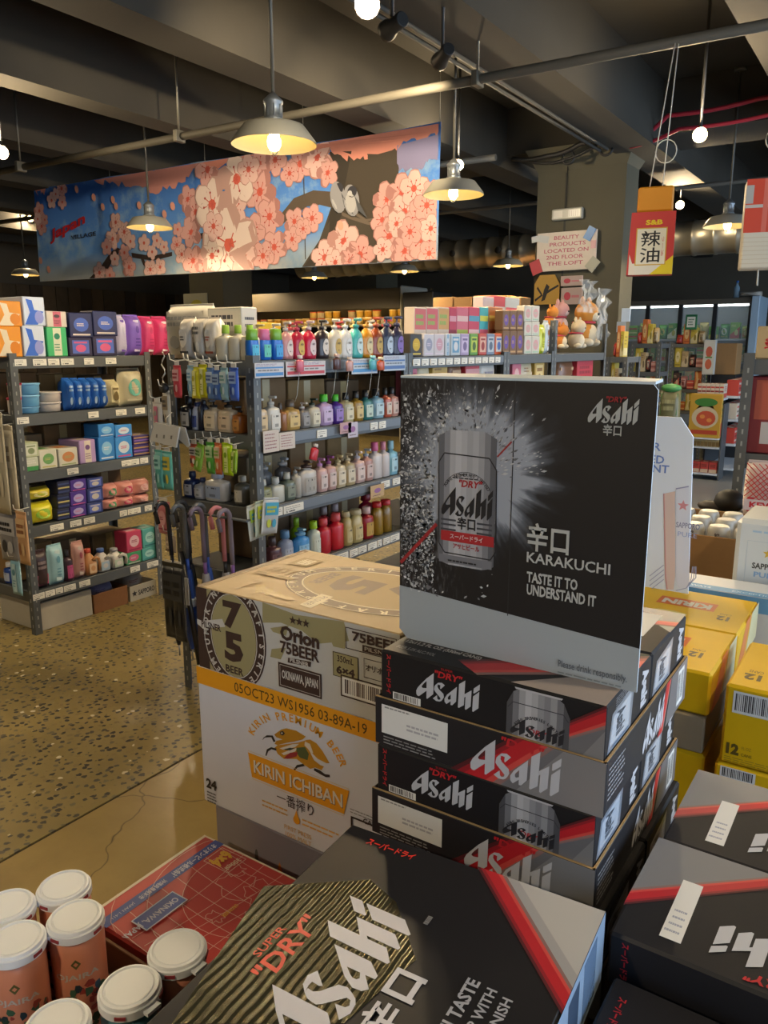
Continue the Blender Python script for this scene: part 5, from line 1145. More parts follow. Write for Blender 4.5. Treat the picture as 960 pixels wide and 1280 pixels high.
PROF = {'ornate': [(.40,0),(.46,.015),(.49,.10),(.46,.28),(.47,.48),(.40,.62),(.22,.70),(.14,.73),(.14,.76)],
        'plain': [(.47,0),(.5,.02),(.5,.62),(.46,.68),(.24,.74),(.2,.75),(.2,.79)],
        'square': [(.48,0),(.5,.015),(.5,.60),(.47,.65),(.22,.70),(.18,.71),(.18,.76)],
        'tall': [(.46,0),(.5,.02),(.48,.5),(.44,.72),(.3,.82),(.26,.84)],
        'tub': [(.40,0),(.48,.05),(.5,.8),(.5,.84)], 'cone': [(.42,0),(.48,.03),(.5,.5),(.48,.62),(.48,.64)]}
def mk_bottle(name, w, d, h, body, cap, lab, shape='plain', ex=2.0, pump=True, oval=False, rough=.28):
    b = MB(); pr = [(r, z*h) for (r, z) in PROF[shape]]; b.lathe(pr, mat(body, rough), 16, w, d, ex=ex); o = b.build(name)
    zt = pr[-1][1]; c = MB(); rr = pr[-1][0]
    if shape == 'tub': c.lathe([(.52, zt), (.54, zt+h*.02), (.54, h*.97), (.50, h)], mat(cap, .35), 16, w, d, ex=ex); c.build('lid', o)
    elif shape == 'cone': c.lathe([(.44, zt), (.46, zt+h*.01), (.40, h*.97), (.36, h)], mat(cap, .35), 16, w, d, ex=ex); c.build('cap', o)
    elif pump:
        m_ = min(w, d); c.lathe([(rr*1.15, zt), (rr*1.15, zt+h*.07), (rr*.7, zt+h*.08), (rr*.35, zt+h*.09), (rr*.35, h*.93)], mat(cap, .35), 10, w, w)
        c.rbox(-w*.10, w*.10, -d*.52, w*.10, h*.93, h, mat(cap, .35), w*.03); c.build('pump', o)
    else: c.lathe([(rr*1.25, zt), (rr*1.3, zt+.002), (rr*1.2, h*.99), (rr*1.05, h)], mat(cap, .35), 12, w, w); c.build('cap', o)
    if lab:
        def rad(z):
            for (a, b2) in zip(pr[:-1], pr[1:]):
                if a[1] <= z <= b2[1]: return a[0]+(b2[0]-a[0])*(z-a[1])/max(1e-9, b2[1]-a[1])
            return pr[-1][0]
        def warp(u, v, hh):
            t_ = -PI/2+u; q = 1.0/((abs(math.cos(t_))**ex+abs(math.sin(t_))**ex)**(1/ex)); R_ = rad(v); k = R_*q
            return (w*k*math.cos(t_)*1.0, d*k*math.sin(t_)-.0022-hh, v)
        A = Art(warp=warp); z0, z1 = h*.10, h*(.52 if shape != 'cone' else .5)
        if oval: A.ell(0, (z0+z1)/2, .62, (z1-z0)/2, P(lab), 14); A.ell(0, (z0+z1)/2+.08*h, .3, h*.03, P(dark(lab, .6)), 8); A.rect(-.25, z0+h*.1, .25, z0+h*.13, P(dark(lab, .6)))
        else:
            for k in range(4): A.k -= 1 if k else 0; A.rect(-.7+.35*k, z0, -.35+.35*k, z1, P(lab))
            A.rect(-.45, z1-h*.10, .0, z1-h*.05, P(dark(lab, .45))); A.k -= 1; A.rect(.0, z1-h*.10, .4, z1-h*.05, P(dark(lab, .45))); A.rect(-.3, z0+h*.05, .3, z0+h*.14, P(dark(lab, .7)))
        A.build('label', o)
    return o
def mk_jug(name, w, d, h, cs):
    """detergent bottle with a looped handle"""
    b = MB(); b.lathe([(.44, 0), (.5, .02*h), (.5, .45*h), (.34, .62*h), (.2, .72*h), (.18, .76*h)], mat(cs[0], .3), 14, w*.9, d, ex=3); o = b.build(name)
    c = MB(); c.lathe([(.2, .76*h), (.24, .77*h), (.22, .9*h)], mat(cs[1], .35), 12, w, w); c.build('cap', o)
    g = MB(); q = [(w*.0, -d*.42, h*.50), (w*.25, -d*.50, h*.62), (w*.45, -d*.5, h*.55), (w*.52, -d*.5, h*.35), (w*.45, -d*.48, h*.12)]; g.tube(q, w*.11, mat(cs[0], .3), 8); g.build('handle', o)
    A = Art((-w*.34, -d*.52, h*.08)); A.rect(0, 0, w*.6, h*.34, P(cs[2])); A.ell(w*.3, h*.17, w*.18, h*.1, P(cs[0]), 12); A.build('label', o); return o
def place(maker, name, desc, cat, shelf, plane, px0, px1, yt, z0, args, depth=.12, inset=.02, yb=None, kw={}, group=None, hmin=.03):
    ax, val = plane; pm = (px0+px1)/2
    if ax == 'x':
        xv = val-inset; a, c = onx(px0, yt, xv).y, onx(px1, yt, xv).y; zt = onx(pm, yt, xv).z
        if yb: z0 = onx(pm, yb, xv).z
        loc = (xv-depth/2, (a+c)/2, z0); rz = PI/2
    else:
        yv = val+inset; a, c = ony(px0, yt, yv).x, ony(px1, yt, yv).x; zt = ony(pm, yt, yv).z
        if yb: z0 = ony(pm, yb, yv).z
        loc = ((a+c)/2, yv+depth/2, z0); rz = 0
    w = max(.015, (c-a)*.97); h = max(hmin, zt-z0)
    o = maker(name, w, depth, h, *args, **kw); o.location = loc; o.rotation_euler = (0, 0, rz)
    reg(o, desc, cat, shelf, px0+yt*.001, group); return o, z0+h
LP = ('x', LX); S_ = ['top shelf of left rack', 'second shelf of left rack', 'third shelf of left rack', 'fourth shelf of left rack', 'lowest shelf of left rack']
def stack(rows, name, desc, cat, shelf, plane, px0, px1, z0, maker, args, depth=.14, inset=.02):
    """rows: list of top pixels, lowest first"""
    z = z0
    for i, r in enumerate(rows):
        a = args(i) if callable(args) else args; dd = desc(i) if callable(desc) else desc
        _, z = place(maker, name, dd, cat, shelf, plane, px0, px1, r, z+(.0005 if i else 0), a, depth, inset)
# ---- left rack, top
OR = ['#d98a12', '#d8c8a8', '#d07a08']; WB = ['#c4cbd6', '#2f62c0', '#8a8fc8']
stack([408, 376], 'tissue_carton', lambda i: ('lower' if i == 0 else 'upper')+' orange tissue carton', 'carton', S_[0], LP, -6, 26, 1.54, mk_box, (OR, 5), .24)
stack([407, 371], 'tissue_carton', lambda i: ('lower' if i == 0 else 'upper')+' white and blue tissue carton', 'carton', S_[0], LP, 27, 55, 1.54, mk_box, (WB, 5), .24)
stack([409, 389], 'small_carton', lambda i: ('green small carton', 'cream and pink small carton')[i], 'carton', S_[0], LP, 57, 83, 1.54, mk_box, lambda i: ((['#3fae6a', '#c8ccb0', '#1f7a5a'], 6), (['#cdbfae', '#c05a6a', '#4a3a3a'], 6))[i], .12)
NV = ['#22264e', '#3f5aa8', '#c9bcae']; NV2 = ['#2a2440', '#4a62b0', '#c8547a']
for (a, c, r) in ((85, 115, [422, 391]), (115, 146, [420, 389])): stack(r, 'mask_carton', lambda i: 'navy carton with pale print, '+('lower row' if i == 0 else 'upper row'), 'carton', S_[0], LP, a, c, 1.54, mk_box, lambda i: ((NV2 if i == 0 else NV), 1 if i else 3), .12)
for (a, c, col) in ((146, 160, ['#bfb6cc', '#6a4aa0', '#c8c2d2']), (160, 180, ['#7a5ab0', '#c2b8d0', '#4a2f86'])): place(mk_bag, 'tissue_pack', 'purple and white soft pack', 'pack', S_[0], LP, a, c, 395, 1.54, (col, 6))
for (a, c) in ((179, 196), (196, 215)): place(mk_bag, 'tissue_pack', 'hot pink and white soft pack', 'pack', S_[0], LP, a, c, 397, 1.54, (['#c83a6a', '#d0c2c2', '#a82a58'], 6))
# ---- left rack, second shelf
def mk_tub(name, w, d, h, c1, c2, band=None): return mk_bottle(name, w, w, h, c1, c2, band, 'tub')
stack([497, 479], 'food_tub', 'white tub with red lid', 'tub', S_[1], LP, 16, 32, 1.235, mk_tub, ('#c4bdb6', '#b8304a'), .10, .03)
stack([509, 494, 479], 'food_tub', lambda i: 'pale blue tub, '+('bottom', 'middle', 'top')[i]+' of stack', 'tub', S_[1], LP, 32, 57, 1.235, mk_tub, ('#6aa4cc', '#82b8dc'), .15, .03)
stack([503, 490], 'food_tub', lambda i: 'white tub with pink rim, '+('lower', 'upper')[i], 'tub', S_[1], LP, 57, 84, 1.235, mk_tub, ('#c2b9b2', '#cfc8c4'), .16, .03)
for k in range(5): place(mk_bag, 'wipes_pack', 'blue soft pack with white top', 'pack', S_[1], LP, 84+k*10.3, 94+k*10.3, 474, 1.235, (['#2a62b4', '#1d4c98', '#9db8d2'], 7))
place(mk_bag, 'cotton_pack', 'cream soft pack with yellow label', 'pack', S_[1], LP, 135, 152, 476, 1.235, (['#b7ac86', '#cfc49a', '#6a5a34'], 3)); place(mk_bag, 'cotton_pack', 'cream soft pack with teal ring', 'pack', S_[1], LP, 152, 182, 462, 1.235, (['#b4ad92', '#5fa69a', '#c4bda4'], 1))
# ---- third shelf
stack([572, 553], 'tissue_box', lambda i: ('green and white tissue box', 'pale sage tissue box')[i], 'box', S_[2], LP, 28, 48, .925, mk_box, lambda i: ((['#bcc0ae', '#3f8a4a', '#d0d0c4'], 0), (['#a9b08e', '#c4c6b2', '#7a8660'], 3))[i], .22)
place(mk_box, 'tissue_box', 'white tissue box with green leaf print', 'box', S_[2], LP, 48, 71, 562, .925, (['#c4c2b0', '#6a9a5a', '#b0a860'], 1), .22); place(mk_box, 'tissue_box', 'white tissue box with orange oval', 'box', S_[2], LP, 72, 97, 560, .925, (['#c0beae', '#b87a4a', '#8a9a6a'], 1), .22)
place(mk_box, 'tissue_box', 'tall lilac and cream box', 'box', S_[2], LP, 98, 119, 550, .925, (['#a88cb8', '#cbbfae', '#6a4a7a'], 6), .2)
stack([546, 530], 'pad_pack', lambda i: ('lower', 'upper')[i]+' bright blue carton', 'carton', S_[2], LP, 122, 143, .925, mk_box, (['#2f7ac0', '#7fb4d8', '#c4ccd4'], 1), .14); stack([546, 531], 'pad_pack', lambda i: ('lower', 'upper')[i]+' blue carton with white cloud', 'carton', S_[2], LP, 143, 165, .925, mk_box, (['#3a86cc', '#c2ccd6', '#c84a7a'], 1), .14)
stack([556, 544], 'pad_pack', lambda i: ('lower', 'upper')[i]+' purple and gold carton', 'carton', S_[2], LP, 166, 187, .925, mk_box, (['#3a2a6a', '#b08a4a', '#7a5ab0'], 4), .14)
# ---- fourth shelf
for i, (r, dz) in enumerate(((630, 0), (611, 0))): place(mk_bag, 'pad_pack', ('lower', 'upper')[i]+' yellow and lime soft pack', 'pack', S_[3], LP, 35-i*2, 71-i*3, r, .62 if i == 0 else .755, (['#c8c02a', '#8ab43a', '#d8b82a'] if i == 0 else ['#c9b83a', '#d2ca8a', '#7aa83a'], 1), .13, .02 if i == 0 else .035)
PUR = [(['#1f2440', '#3a4472', '#c0b070'], 4), (['#4a2f8a', '#b0a4d0', '#c85a8a'], 1), (['#24306a', '#5a6ab8', '#c4bcae'], 3)]
for ci, (a, c) in enumerate(((71, 87), (87, 108), (108, 129))): stack([636-ci*4, 618-ci*4, 601-ci*2], 'pad_box', lambda i: ('dark navy', 'purple', 'deep blue')[ci]+' small carton, '+('bottom', 'middle', 'top')[i]+' row', 'carton', S_[3], LP, a, c, .62, mk_box, PUR[ci], .12)
for ci, (a, c) in enumerate(((131, 150), (150, 170), (170, 190))): stack([624-ci*3, 606-ci*3], 'tissue_pack', lambda i: 'pink paper pack, '+('lower', 'upper')[i]+' row', 'pack', S_[3], LP, a, c, .62, mk_bag, (['#c4877e', ['#3f8a5a', '#b83a5a', '#cfa49a'][ci], '#d2b0a6'], 1), .13)
# ---- lowest shelf
for (a, c, r, col, dsc, st) in ((42, 61, 690, ['#3a2a2c', '#b04a6a', '#8a7a78'], 'black and pink refill pouch', 0), (61, 81, 683, ['#8fb4bc', '#bcd0d0', '#5a8a9a'], 'pale blue refill pouch', 6), (92, 107, 679, ['#b88a80', '#cbb8a8', '#8a3a4a'], 'salmon pink refill pouch', 6)): place(mk_bag, 'refill_pouch', dsc, 'pouch', S_[4], LP, a, c, r, .25, (col, st), .07)
place(mk_bottle, 'fabric_softener', 'dark bottle with pink label', 'bottle', S_[4], LP, 81, 92, 688, .25, ('#3a2630', '#1f1a1c', '#b04a78', 'plain', 2.5, False), .06)
for i, (a, c, col) in enumerate(((107, 123, ['#c08a5a', '#b84a3a', '#d0b08a']), (122, 140, ['#c2bdb6', '#3a5a9a', '#9ab0c0']), (139, 157, ['#c4c0ba', '#8a8a90', '#a8b4a0']))): place(mk_jug, 'detergent_bottle', ('peach', 'white blue-capped', 'white grey-capped')[i]+' detergent bottle with loop handle', 'bottle', S_[4], LP, a, c, 684, .25, (col,), .10)
stack([690, 664], 'softener_pack', lambda i: ('green and pink refill carton', 'hot pink refill carton')[i], 'carton', S_[4], LP, 157, 177, .25, mk_box, lambda i: ((['#3a8a5a', '#c05a7a', '#c8c0b8'], 1), (['#b83a5a', '#cfaab0', '#8a2040'], 1))[i], .12)
stack([684, 660], 'softener_pack', lambda i: ('lower', 'upper')[i]+' teal refill carton', 'carton', S_[4], LP, 177, 196, .25, mk_box, (['#4f9a94', '#9ac4be', '#2f6a70'], 1), .12)
# ---- under the left rack
b = MB(); b.rbox(-4.38, -3.985, 2.43, 2.78, 0, .165, mat('#a8a294', .7, noise=.05), .004); tag(b.build('floor_carton'), 'white carton on the floor under the left rack', 'carton')
def open_box(x0, x1, y0, y1, h, m_, label):
    t = tag(empty('floor_carton', (x0, y0, 0)), label, 'carton'); w, d = x1-x0, y1-y0
    for (nm, q) in (('carton_wall', (0, w, 0, .005, 0, h)), ('carton_wall', (0, w, d-.005, d, 0, h)), ('carton_wall', (0, .005, .005, d-.005, 0, h)), ('carton_wall', (w-.005, w, .005, d-.005, 0, h)), ('carton_base', (.005, w-.005, .005, d-.005, 0, .005))): b = MB(); b.rbox(*q, m_, .001); b.build(nm, t)
    return t
open_box(-4.36, -3.985, 2.79, 3.04, .12, mat('#7a5230', .8, noise=.1), 'low brown open carton on the floor under the left rack')
t = open_box(-4.36, -3.99, 3.06, 3.27, .10, mat('#a09a8c', .7), 'white open carton with star print under the left rack')
A = Art((.37, 0, 0), (0, 1, 0)); A.text('SAPPORO', .065, .03, .195, .065, INK, .03); A.poly([(.035+(.022 if k % 2 == 0 else .010)*math.sin(k*PI/5), .048+(.022 if k % 2 == 0 else .010)*math.cos(k*PI/5)) for k in range(10)], INK); A.build('printed_front', t)
for (y, z, w, c, dsc) in ((2.92, .006, .18, ['#8a86a8', '#c0bcc8', '#5a4a8a'], 'purple and white bag in the low brown carton'), (3.165, .006, .16, ['#b4aca4', '#c9c2b8', '#8a5a4a'], 'white crumpled bag in the star-print carton')):
    o = mk_bag('folded_bag', w, .16, .14, c, 2); o.location = (-4.13, y, z); o.rotation_euler = (0, 0, PI/2); tag(o, dsc, 'bag')
b = MB(); b.rbox(-4.36, -4.30, 3.06, 3.27, .101, .20, mat('#b06a2a', .7), .004); o = tag(b.build('floor_carton'), 'orange carton standing on the star-print carton rim', 'carton')

# stock cartons added at the back to darken and fill the shelf interiors
SK = [mat(c, .8, noise=.12, nscale=20) for c in ('#6e5232', '#7d6038', '#5f4a32', '#74634a')]
def stock(x0, x1, y0, y1, zs, names, rackname, hs):
    k = 0
    for z, nm in zip(zs, names):
        n = 3; w = (y1-y0-.12)/n
        for i in range(n):
            t = empty('filler_carton', ((x0+x1)/2, y0+.06+(i+.5)*w, z)); h = hs-.03*((k*5) % 4)/2
            b = MB(); b.rbox(-(x1-x0)/2, (x1-x0)/2, -w*.47, w*.47, 0, h, SK[k % 4], .004); b.build('carton', t)
            b = MB(); b.rbox((x1-x0)/2-.0002, (x1-x0)/2+.0006, -.025, .025, h*.35, h-.004, mat('#a08a5c', .4), .0002); b.build('packing_tape', t)
            reg(t, 'added brown stock carton at back', 'carton', nm+' of '+rackname, i); k += 1
stock(-4.39, -4.22, EY, 3.30, ZS[1:], ('second shelf', 'third shelf', 'fourth shelf', 'lowest shelf'), 'left rack', .215)
stock(-2.71, -2.50, EY+.16, 3.56, ZS[1:], ('second shelf', 'third shelf', 'fourth shelf', 'lowest shelf'), 'centre rack', .215)
stock(-2.71, -2.50, 3.58, 4.77, ZS[1:2], ('second shelf',), 'second centre rack', .20)
# ================================================================== hanging goods on the rack ends
HOOK = mat('#c9c6ba', .4, .3, name='white_wire_hook')
def hang(px0, px1, yt, yb, y, cols, st, desc, shelf, cat='packet', maker=None, hook=True, tilt=0.0, d=.02, depth_i=0):
    """packet hanging by its top from a wire peg, facing the viewer side (-Y)"""
    a, c = ony(px0, yt, y), ony(px1, yt, y); z1 = ony((px0+px1)/2, yt, y).z; z0 = ony((px0+px1)/2, yb, y).z; w = (c.x-a.x)*.95
    t = empty('hanging_packet', ((a.x+c.x)/2, y, z1)); t.rotation_euler = (0, tilt, 0)
    o = (maker or mk_bag)('packet', w, d, z1-z0, cols, st); o.parent = t; o.location = (0, 0, z0-z1)
    b = MB(); b.rbox(-w*.28, w*.28, -.0015, .0015, -.004, .022, mat('#c8c4ba', .5), .0005); b.build('header_tab', t)
    if hook:
        b = MB(); b.tube([(0, .05, .026), (0, -.01, .022), (0, -.035, .030), (0, -.04, .055)], .0022, HOOK, 6); b.build('wire_hook', t)
    reg(t, desc, cat, shelf, px0); return t
EC = 'end of centre rack'
H1 = 'upper pegs at centre rack end'; H2 = 'lower pegs at centre rack end'
for (a, c, y0, y1, col, st, dsc) in ((216, 226, 458, 497, ['#b03a44', '#c89a98', '#8a2430'], 7, 'red slim packet'), (234, 243, 458, 496, ['#7fa4b8', '#b0c4cc', '#4a7a9a'], 7, 'pale blue slim packet'), (238, 250, 460, 498, ['#c8c020', '#d8d48a', '#a89a10'], 6, 'lime yellow packet'), (248, 259, 457, 497, ['#b8b41c', '#d4d090', '#8a8a10'], 6, 'shiny yellow packet'), (258, 268, 461, 499, ['#5a7aa8', '#a8b8c8', '#2f4a80'], 7, 'blue slim packet'), (266, 276, 464, 500, ['#3f62a0', '#8fa8c4', '#2a3f70'], 7, 'dark blue slim packet'), (275, 285, 461, 500, ['#86a8b0', '#b9c8c8', '#5a8a80'], 7, 'grey teal slim packet'), (286, 298, 461, 501, ['#3a5cb0', '#8aa4cc', '#24408a'], 7, 'royal blue slim packet')):
    hang(a, c, y0, y1, EY-.05, col, st, dsc, H1)
for (a, c, y0, y1, col, st, dsc, tl) in ((237, 248, 556, 584, ['#b8543a', '#c9c0b4', '#3a3430'], 7, 'orange and black small packet', 0), (246, 256, 556, 590, ['#7aa83a', '#b0c480', '#4f7a24'], 7, 'tilted leaf green packet', .25), (257, 268, 554, 592, ['#4f9a3a', '#a8c490', '#2f6a24'], 7, 'green slim packet', 0), (268, 277, 555, 593, ['#c0683a', '#c9b090', '#7aa03a'], 7, 'orange slim packet', 0), (277, 291, 555, 594, ['#a8c81c', '#d0d88a', '#7a9a10'], 6, 'bright lime packet', 0), (290, 297, 562, 592, ['#7a9a1c', '#c0cc7a', '#5a7a10'], 6, 'narrow dark lime packet', .1)):
    hang(a, c, y0, y1, EY-.05, col, st, dsc, H2, tilt=tl)
HL = 'left post of centre rack'
hang(193, 203, 564, 611, EY-.08, ['#4f9a92', '#8fc0b8', '#2f6a66'], 7, 'teal folded pouch, left one', HL); hang(202, 215, 566, 612, EY-.07, ['#58a49a', '#c0b040', '#2f6a66'], 7, 'teal pouch with yellow mark', HL)
hang(196, 213, 628, 667, EY-.08, ['#b8727a', '#cf9aa0', '#8a3a4a'], 1, 'dusty pink pouch', HL); hang(206, 220, 670, 690, EY-.08, ['#9a8a7a', '#c8b8a4', '#3a2a24'], 1, 'small pouch with a printed face', HL)
hang(190, 203, 504, 540, EY-.06, ['#b9b2a8', '#c06a80', '#8a827a'], 6, 'white slim card with pink edge', HL); hang(203, 212, 490, 538, EY-.05, ['#b4ad9c', '#8a7a60', '#3a3430'], 7, 'beige tall card', HL)
# folded white plastic dish rack with slots
q0, q1 = ony(189, 556, EY-.12), ony(226, 541, EY-.12); t = tag(empty('folded_rack', (q0.x, EY-.12, q0.z)), 'white folded plastic drying rack hanging at the centre rack end', 'drying rack'); w = q1.x-q0.x
WP = mat('#b9b8b2', .4)
b = MB(); b.prism([(0, .02), (w*.86, 0), (w, .085), (w*.22, .10)], (0, 0, 0), (1,0,0), (0,0,1), .008, WP); b.build('front_leaf', t)
b = MB(); b.prism([(w*.22, .098), (w, .083), (w*1.12, .01), (w*1.05, .0)], (0, .03, 0), (1,0,0), (0,0,1), .006, WP); b.build('back_leaf', t)
b = MB()
for k in range(3): b.prism([(w*(.22+.24*k), .035), (w*(.27+.24*k), .034), (w*(.29+.24*k), .05), (w*(.24+.24*k), .05)], (0, -.0081, 0), (1,0,0), (0,0,1), .0008, mat('#77756e', .6))
b.build('slot', t); b = MB(); b.tube([(w*.6, 0, .09), (w*.6, -.01, .12), (w*.63, .02, .145)], .002, HOOK, 6); b.build('wire_hook', t)
# chain with round black fob
b = MB(); zt = ony(203, 440, EY-.05); q = [(zt.x+.012*math.sin(k*1.7), EY-.05, zt.z-k*.018) for k in range(14)]; b.tube(q, .0035, HOOK, 5); t = tag(b.build('plastic_chain'), 'white plastic chain dangling beside the left rack', 'chain')
b = MB(); f = ony(205, 485, EY-.06); b.lathe([(.0, -.012), (.020, -.010), (.022, 0), (.020, .010), (0, .012)], mat('#1c1b1b', .5), 12); o = b.build('fob', t); o.location = (f.x, EY-.06, f.z); o.rotation_euler = (PI/2, 0, 0)
# goods standing on the end of the centre rack
EP = ('y', EY); E0, E1, E2 = 'end top of centre rack', 'end second shelf of centre rack', 'end third shelf of centre rack'
for k, (a, c, cc) in enumerate(((219, 236, '#3a3634'), (236, 252, '#4a4a48'), (251, 267, '#9a4a34'))): place(mk_bag, 'sheet_mask_pack', ('dark', 'charcoal', 'rust')[k]+' marked white soft pack', 'pack', E0, EP, a, c, 398, 1.54, (['#bdb6aa', '#cdc7bb', cc], (1, 7, 1)[k]), .09, .03)
for k, (a, c) in enumerate(((266, 282), (282, 297), (297, 312))): place(mk_bottle, 'lotion_bottle', 'white square bottle with lime cap', 'bottle', E0, EP, a, c, 406, 1.54, ('#c4bfae', '#8ab03a', None, 'square', 5, False), .07, .02)
place(mk_box, 'lotion_box', 'white carton behind the lime-capped bottles', 'carton', E0, EP, 258, 302, 384, 1.54, (['#b8b2a4', '#cfcabc', '#3a3a42'], 7), .10, .16)
place(mk_bag, 'cotton_pack', 'clear and white bulging pack behind soft packs', 'pack', E0, EP, 196, 256, 382, 1.54, (['#b0aca2', '#c4c0b6', '#8a8a8a'], 7), .14, .20)
for (a, c, r, args, dsc) in ((222, 236, 495, ('#1d1c1f', '#141316', '#b4aea4', 'square', 4, False), 'black spray bottle with white label'), (236, 245, 503, ('#b4b8c4', '#24305a', '#3a4a80', 'tall', 2.5, False), 'white and blue tube bottle'), (244, 251, 500, ('#1b1d2a', '#141420', None, 'tall', 2.5, False), 'slim black bottle'), (251, 269, 500, ('#bcae98', '#1d1a18', '#c8b89c', 'square', 4, True), 'cream and amber pump bottle, left one'), (269, 288, 500, ('#b9a88e', '#1d1a18', '#c8b296', 'square', 4, True), 'cream and amber pump bottle, right one'), (288, 299, 508, ('#9a5a24', '#1d1a18', '#b07a3a', 'square', 4, True), 'amber pump bottle')): place(mk_bottle, 'cosmetic_bottle', dsc, 'bottle', E1, EP, a, c, r, 1.235, args, .06, .03)
for (a, c, r, args, dsc) in ((226, 240, 590, ('#1f2a52', '#16203f', '#b0b0b8', 'square', 4, False), 'navy bottle with white stripe'), (240, 252, 598, ('#a9aab4', '#24305a', '#c4c4c8', 'square', 4, False), 'pale grey bottle'), (252, 277, 590, ('#b8b6b4', '#8a94a8', '#8a98b4', 'square', 4, False), 'wide white bottle with blue mark'), (288, 303, 596, ('#5a5850', '#a9a498', '#b4b0a4', 'plain', 2, False), 'clear grey bottle with pale label')): place(mk_bottle, 'cosmetic_bottle', dsc, 'bottle', E2, EP, a, c, r, .925, args, .07, .03)
# ---- umbrellas hooked on a bar
UY = EY-.12
b = MB(); za = ony(225, 640, UY); zb = ony(300, 650, UY); b.tube([(za.x-.03, UY, .905), (zb.x+.04, UY, .905)], .006, STEEL, 8)
for x in (za.x-.02, zb.x+.03): b.tube([(x, UY, .905), (x, EY+.01, .905)], .005, STEEL, 6)
tag(b.build('hanging_bar'), 'steel bar on the rack end carrying the umbrellas', 'bar')
def umbrella(px, hc, shaft, canopy, pat, desc, z0=.36, lean=.0, off=0.0):
    x = ony(px, 640, UY).x; t = empty('umbrella', (x, UY+off, .911))
    b = MB(); q = [(0, -.05, -.05)]+[(0, -.028+.034*math.cos(PI*(1-k/7)), .0+.036*math.sin(PI*k/7)) for k in range(8)]+[(lean*.1, .008, -.12), (lean*.3, .01, -.20)]; b.tube(q, .010, mat(hc, .25), 10); b.build('handle', t)
    b = MB(); b.tube([(lean*.3, .01, -.20), (lean*.5, .012, -.27)], .008, mat(shaft, .35), 8); b.build('shaft', t)
    H = .911-z0-.25; b = MB(); n = 14; vs = []; fs = []; K = 7
    for j in range(K+1):
        f = j/K; z = -.25-f*H; r = .62*(.020+.026*math.sin(min(1, f*1.25)*PI*.62))*(1-.75*max(0, f-.72)/.28)
        for k in range(n): a = 2*PI*k/n; rr = r*(1+.14*math.cos(a*7)); vs.append((lean*(.5+f)+rr*math.cos(a), .012+rr*math.sin(a), z))
    for j in range(K):
        for k in range(n): fs.append((j*n+k, (j+1)*n+k, (j+1)*n+(k+1) % n, j*n+(k+1) % n))
    b.add(vs, fs, mat(canopy, .35), True); b.build('folded_canopy', t)
    b = MB(); b.lathe([(.0305, -.25-H*.45), (.032, -.25-H*.43), (.032, -.25-H*.37), (.0305, -.25-H*.35)], mat(pat, .4), 14, c=(lean*.95, .012)); b.build('strap', t)
    b = MB(); b.tube([(lean*1.5, .012, -.25-H), (lean*1.52, .012, -.30-H)], .004, mat('#8a8a8a', .3, .6), 6); b.build('tip', t)
    reg(t, desc, 'umbrella', 'bar at centre rack end', px)
for (px, hc, sh, cn, pt, dsc, ln, of_) in ((220, '#26262a', '#1a1a1c', '#222226', '#3a3a40', 'black umbrella with black hook handle', .01, -.05), (229, '#3a3c40', '#1a1a1c', '#1d1e22', '#6a6c70', 'charcoal umbrella in clear sleeve', .0, .015), (240, '#55595e', '#2a4aa0', '#2a4a98', '#a8b4c4', 'blue patterned umbrella with grey handle', .0, -.05), (251, '#5a5e64', '#2f4fa8', '#31509c', '#b0605a', 'blue umbrella with blue shaft', .0, .015), (262, '#6a5f70', '#6a4a86', '#9a9aa0', '#7a6a86', 'clear grey umbrella with purple shaft', .0, -.05), (274, '#c07a80', '#1f1f22', '#a8a8ae', '#8a8a90', 'clear white umbrella with pink handle', .0, .01), (288, '#77707e', '#6f4a8c', '#9fa0b4', '#6a5a80', 'pale umbrella with violet shaft', .0, -.01)): umbrella(px, hc, sh, cn, pt, dsc, .30 if px < 260 else .34, ln, of_)
# black sleeves hanging lowest
for k, (a, c, y0, y1) in enumerate(((202, 219, 706, 795), (214, 230, 708, 800))): hang(a, c, y0, y1, EY-.20-.05*k, ['#232427', '#34363a', '#1a1b1d'], 7, ('left', 'right')[k]+' black plastic umbrella sleeve bundle', 'centre rack end', 'sleeve bundle', hook=False)
b = MB(); p0, p1 = ony(224, 690, UY-.06), ony(243, 790, UY-.12); b.tube([(p0.x, UY-.05, p0.z), (p1.x, UY-.10, p1.z-.15)], .012, mat('#1a1a1c', .4), 8); o = b.build('walking_stick'); tag(o, 'black walking stick with paper tag leaning at the rack end', 'stick'); c = MB(); m_ = (Vector(p0)+Vector(p1))/2; c.rbox(m_.x-.012, m_.x+.012, UY-.092, UY-.088, m_.z-.06, m_.z+.06, TAG, .001); c.build('paper_tag', o)
# ---- sock packs on the near end of the left rack
for (a, c, y0, y1, col, st, dsc) in ((-14, 3, 520, 640, ['#a39a84', '#b8ae98', '#8a7a60'], 7, 'beige sock packet at the picture edge'), (0, 16, 536, 638, ['#a89e88', '#b9b09a', '#7a6a54'], 7, 'beige long sock packet'), (-4, 21, 640, 700, ['#77767a', '#a0a0a4', '#2a2a2e'], 7, 'grey and black patterned sock packet'), (19, 33, 642, 704, ['#b08862', '#c0a078', '#8a5a3a'], 7, 'peach footed sock packet'), (12, 25, 700, 742, ['#7fa8b8', '#a9c4cc', '#4a7a8a'], 6, 'pale blue pouch')): hang(a, c, y0, y1, EY-.035-.016*(int(a) % 4), col, st, dsc, 'near end of left rack')
place(mk_bottle, 'blue_canister', 'blue canister at the end of the lowest left shelf', 'canister', 'left rack', ('y', EY), 0, 11, 704, .25, ('#2a4a96', '#c4c4c8', '#a8b4cc', 'plain', 2, False), .06, .03)

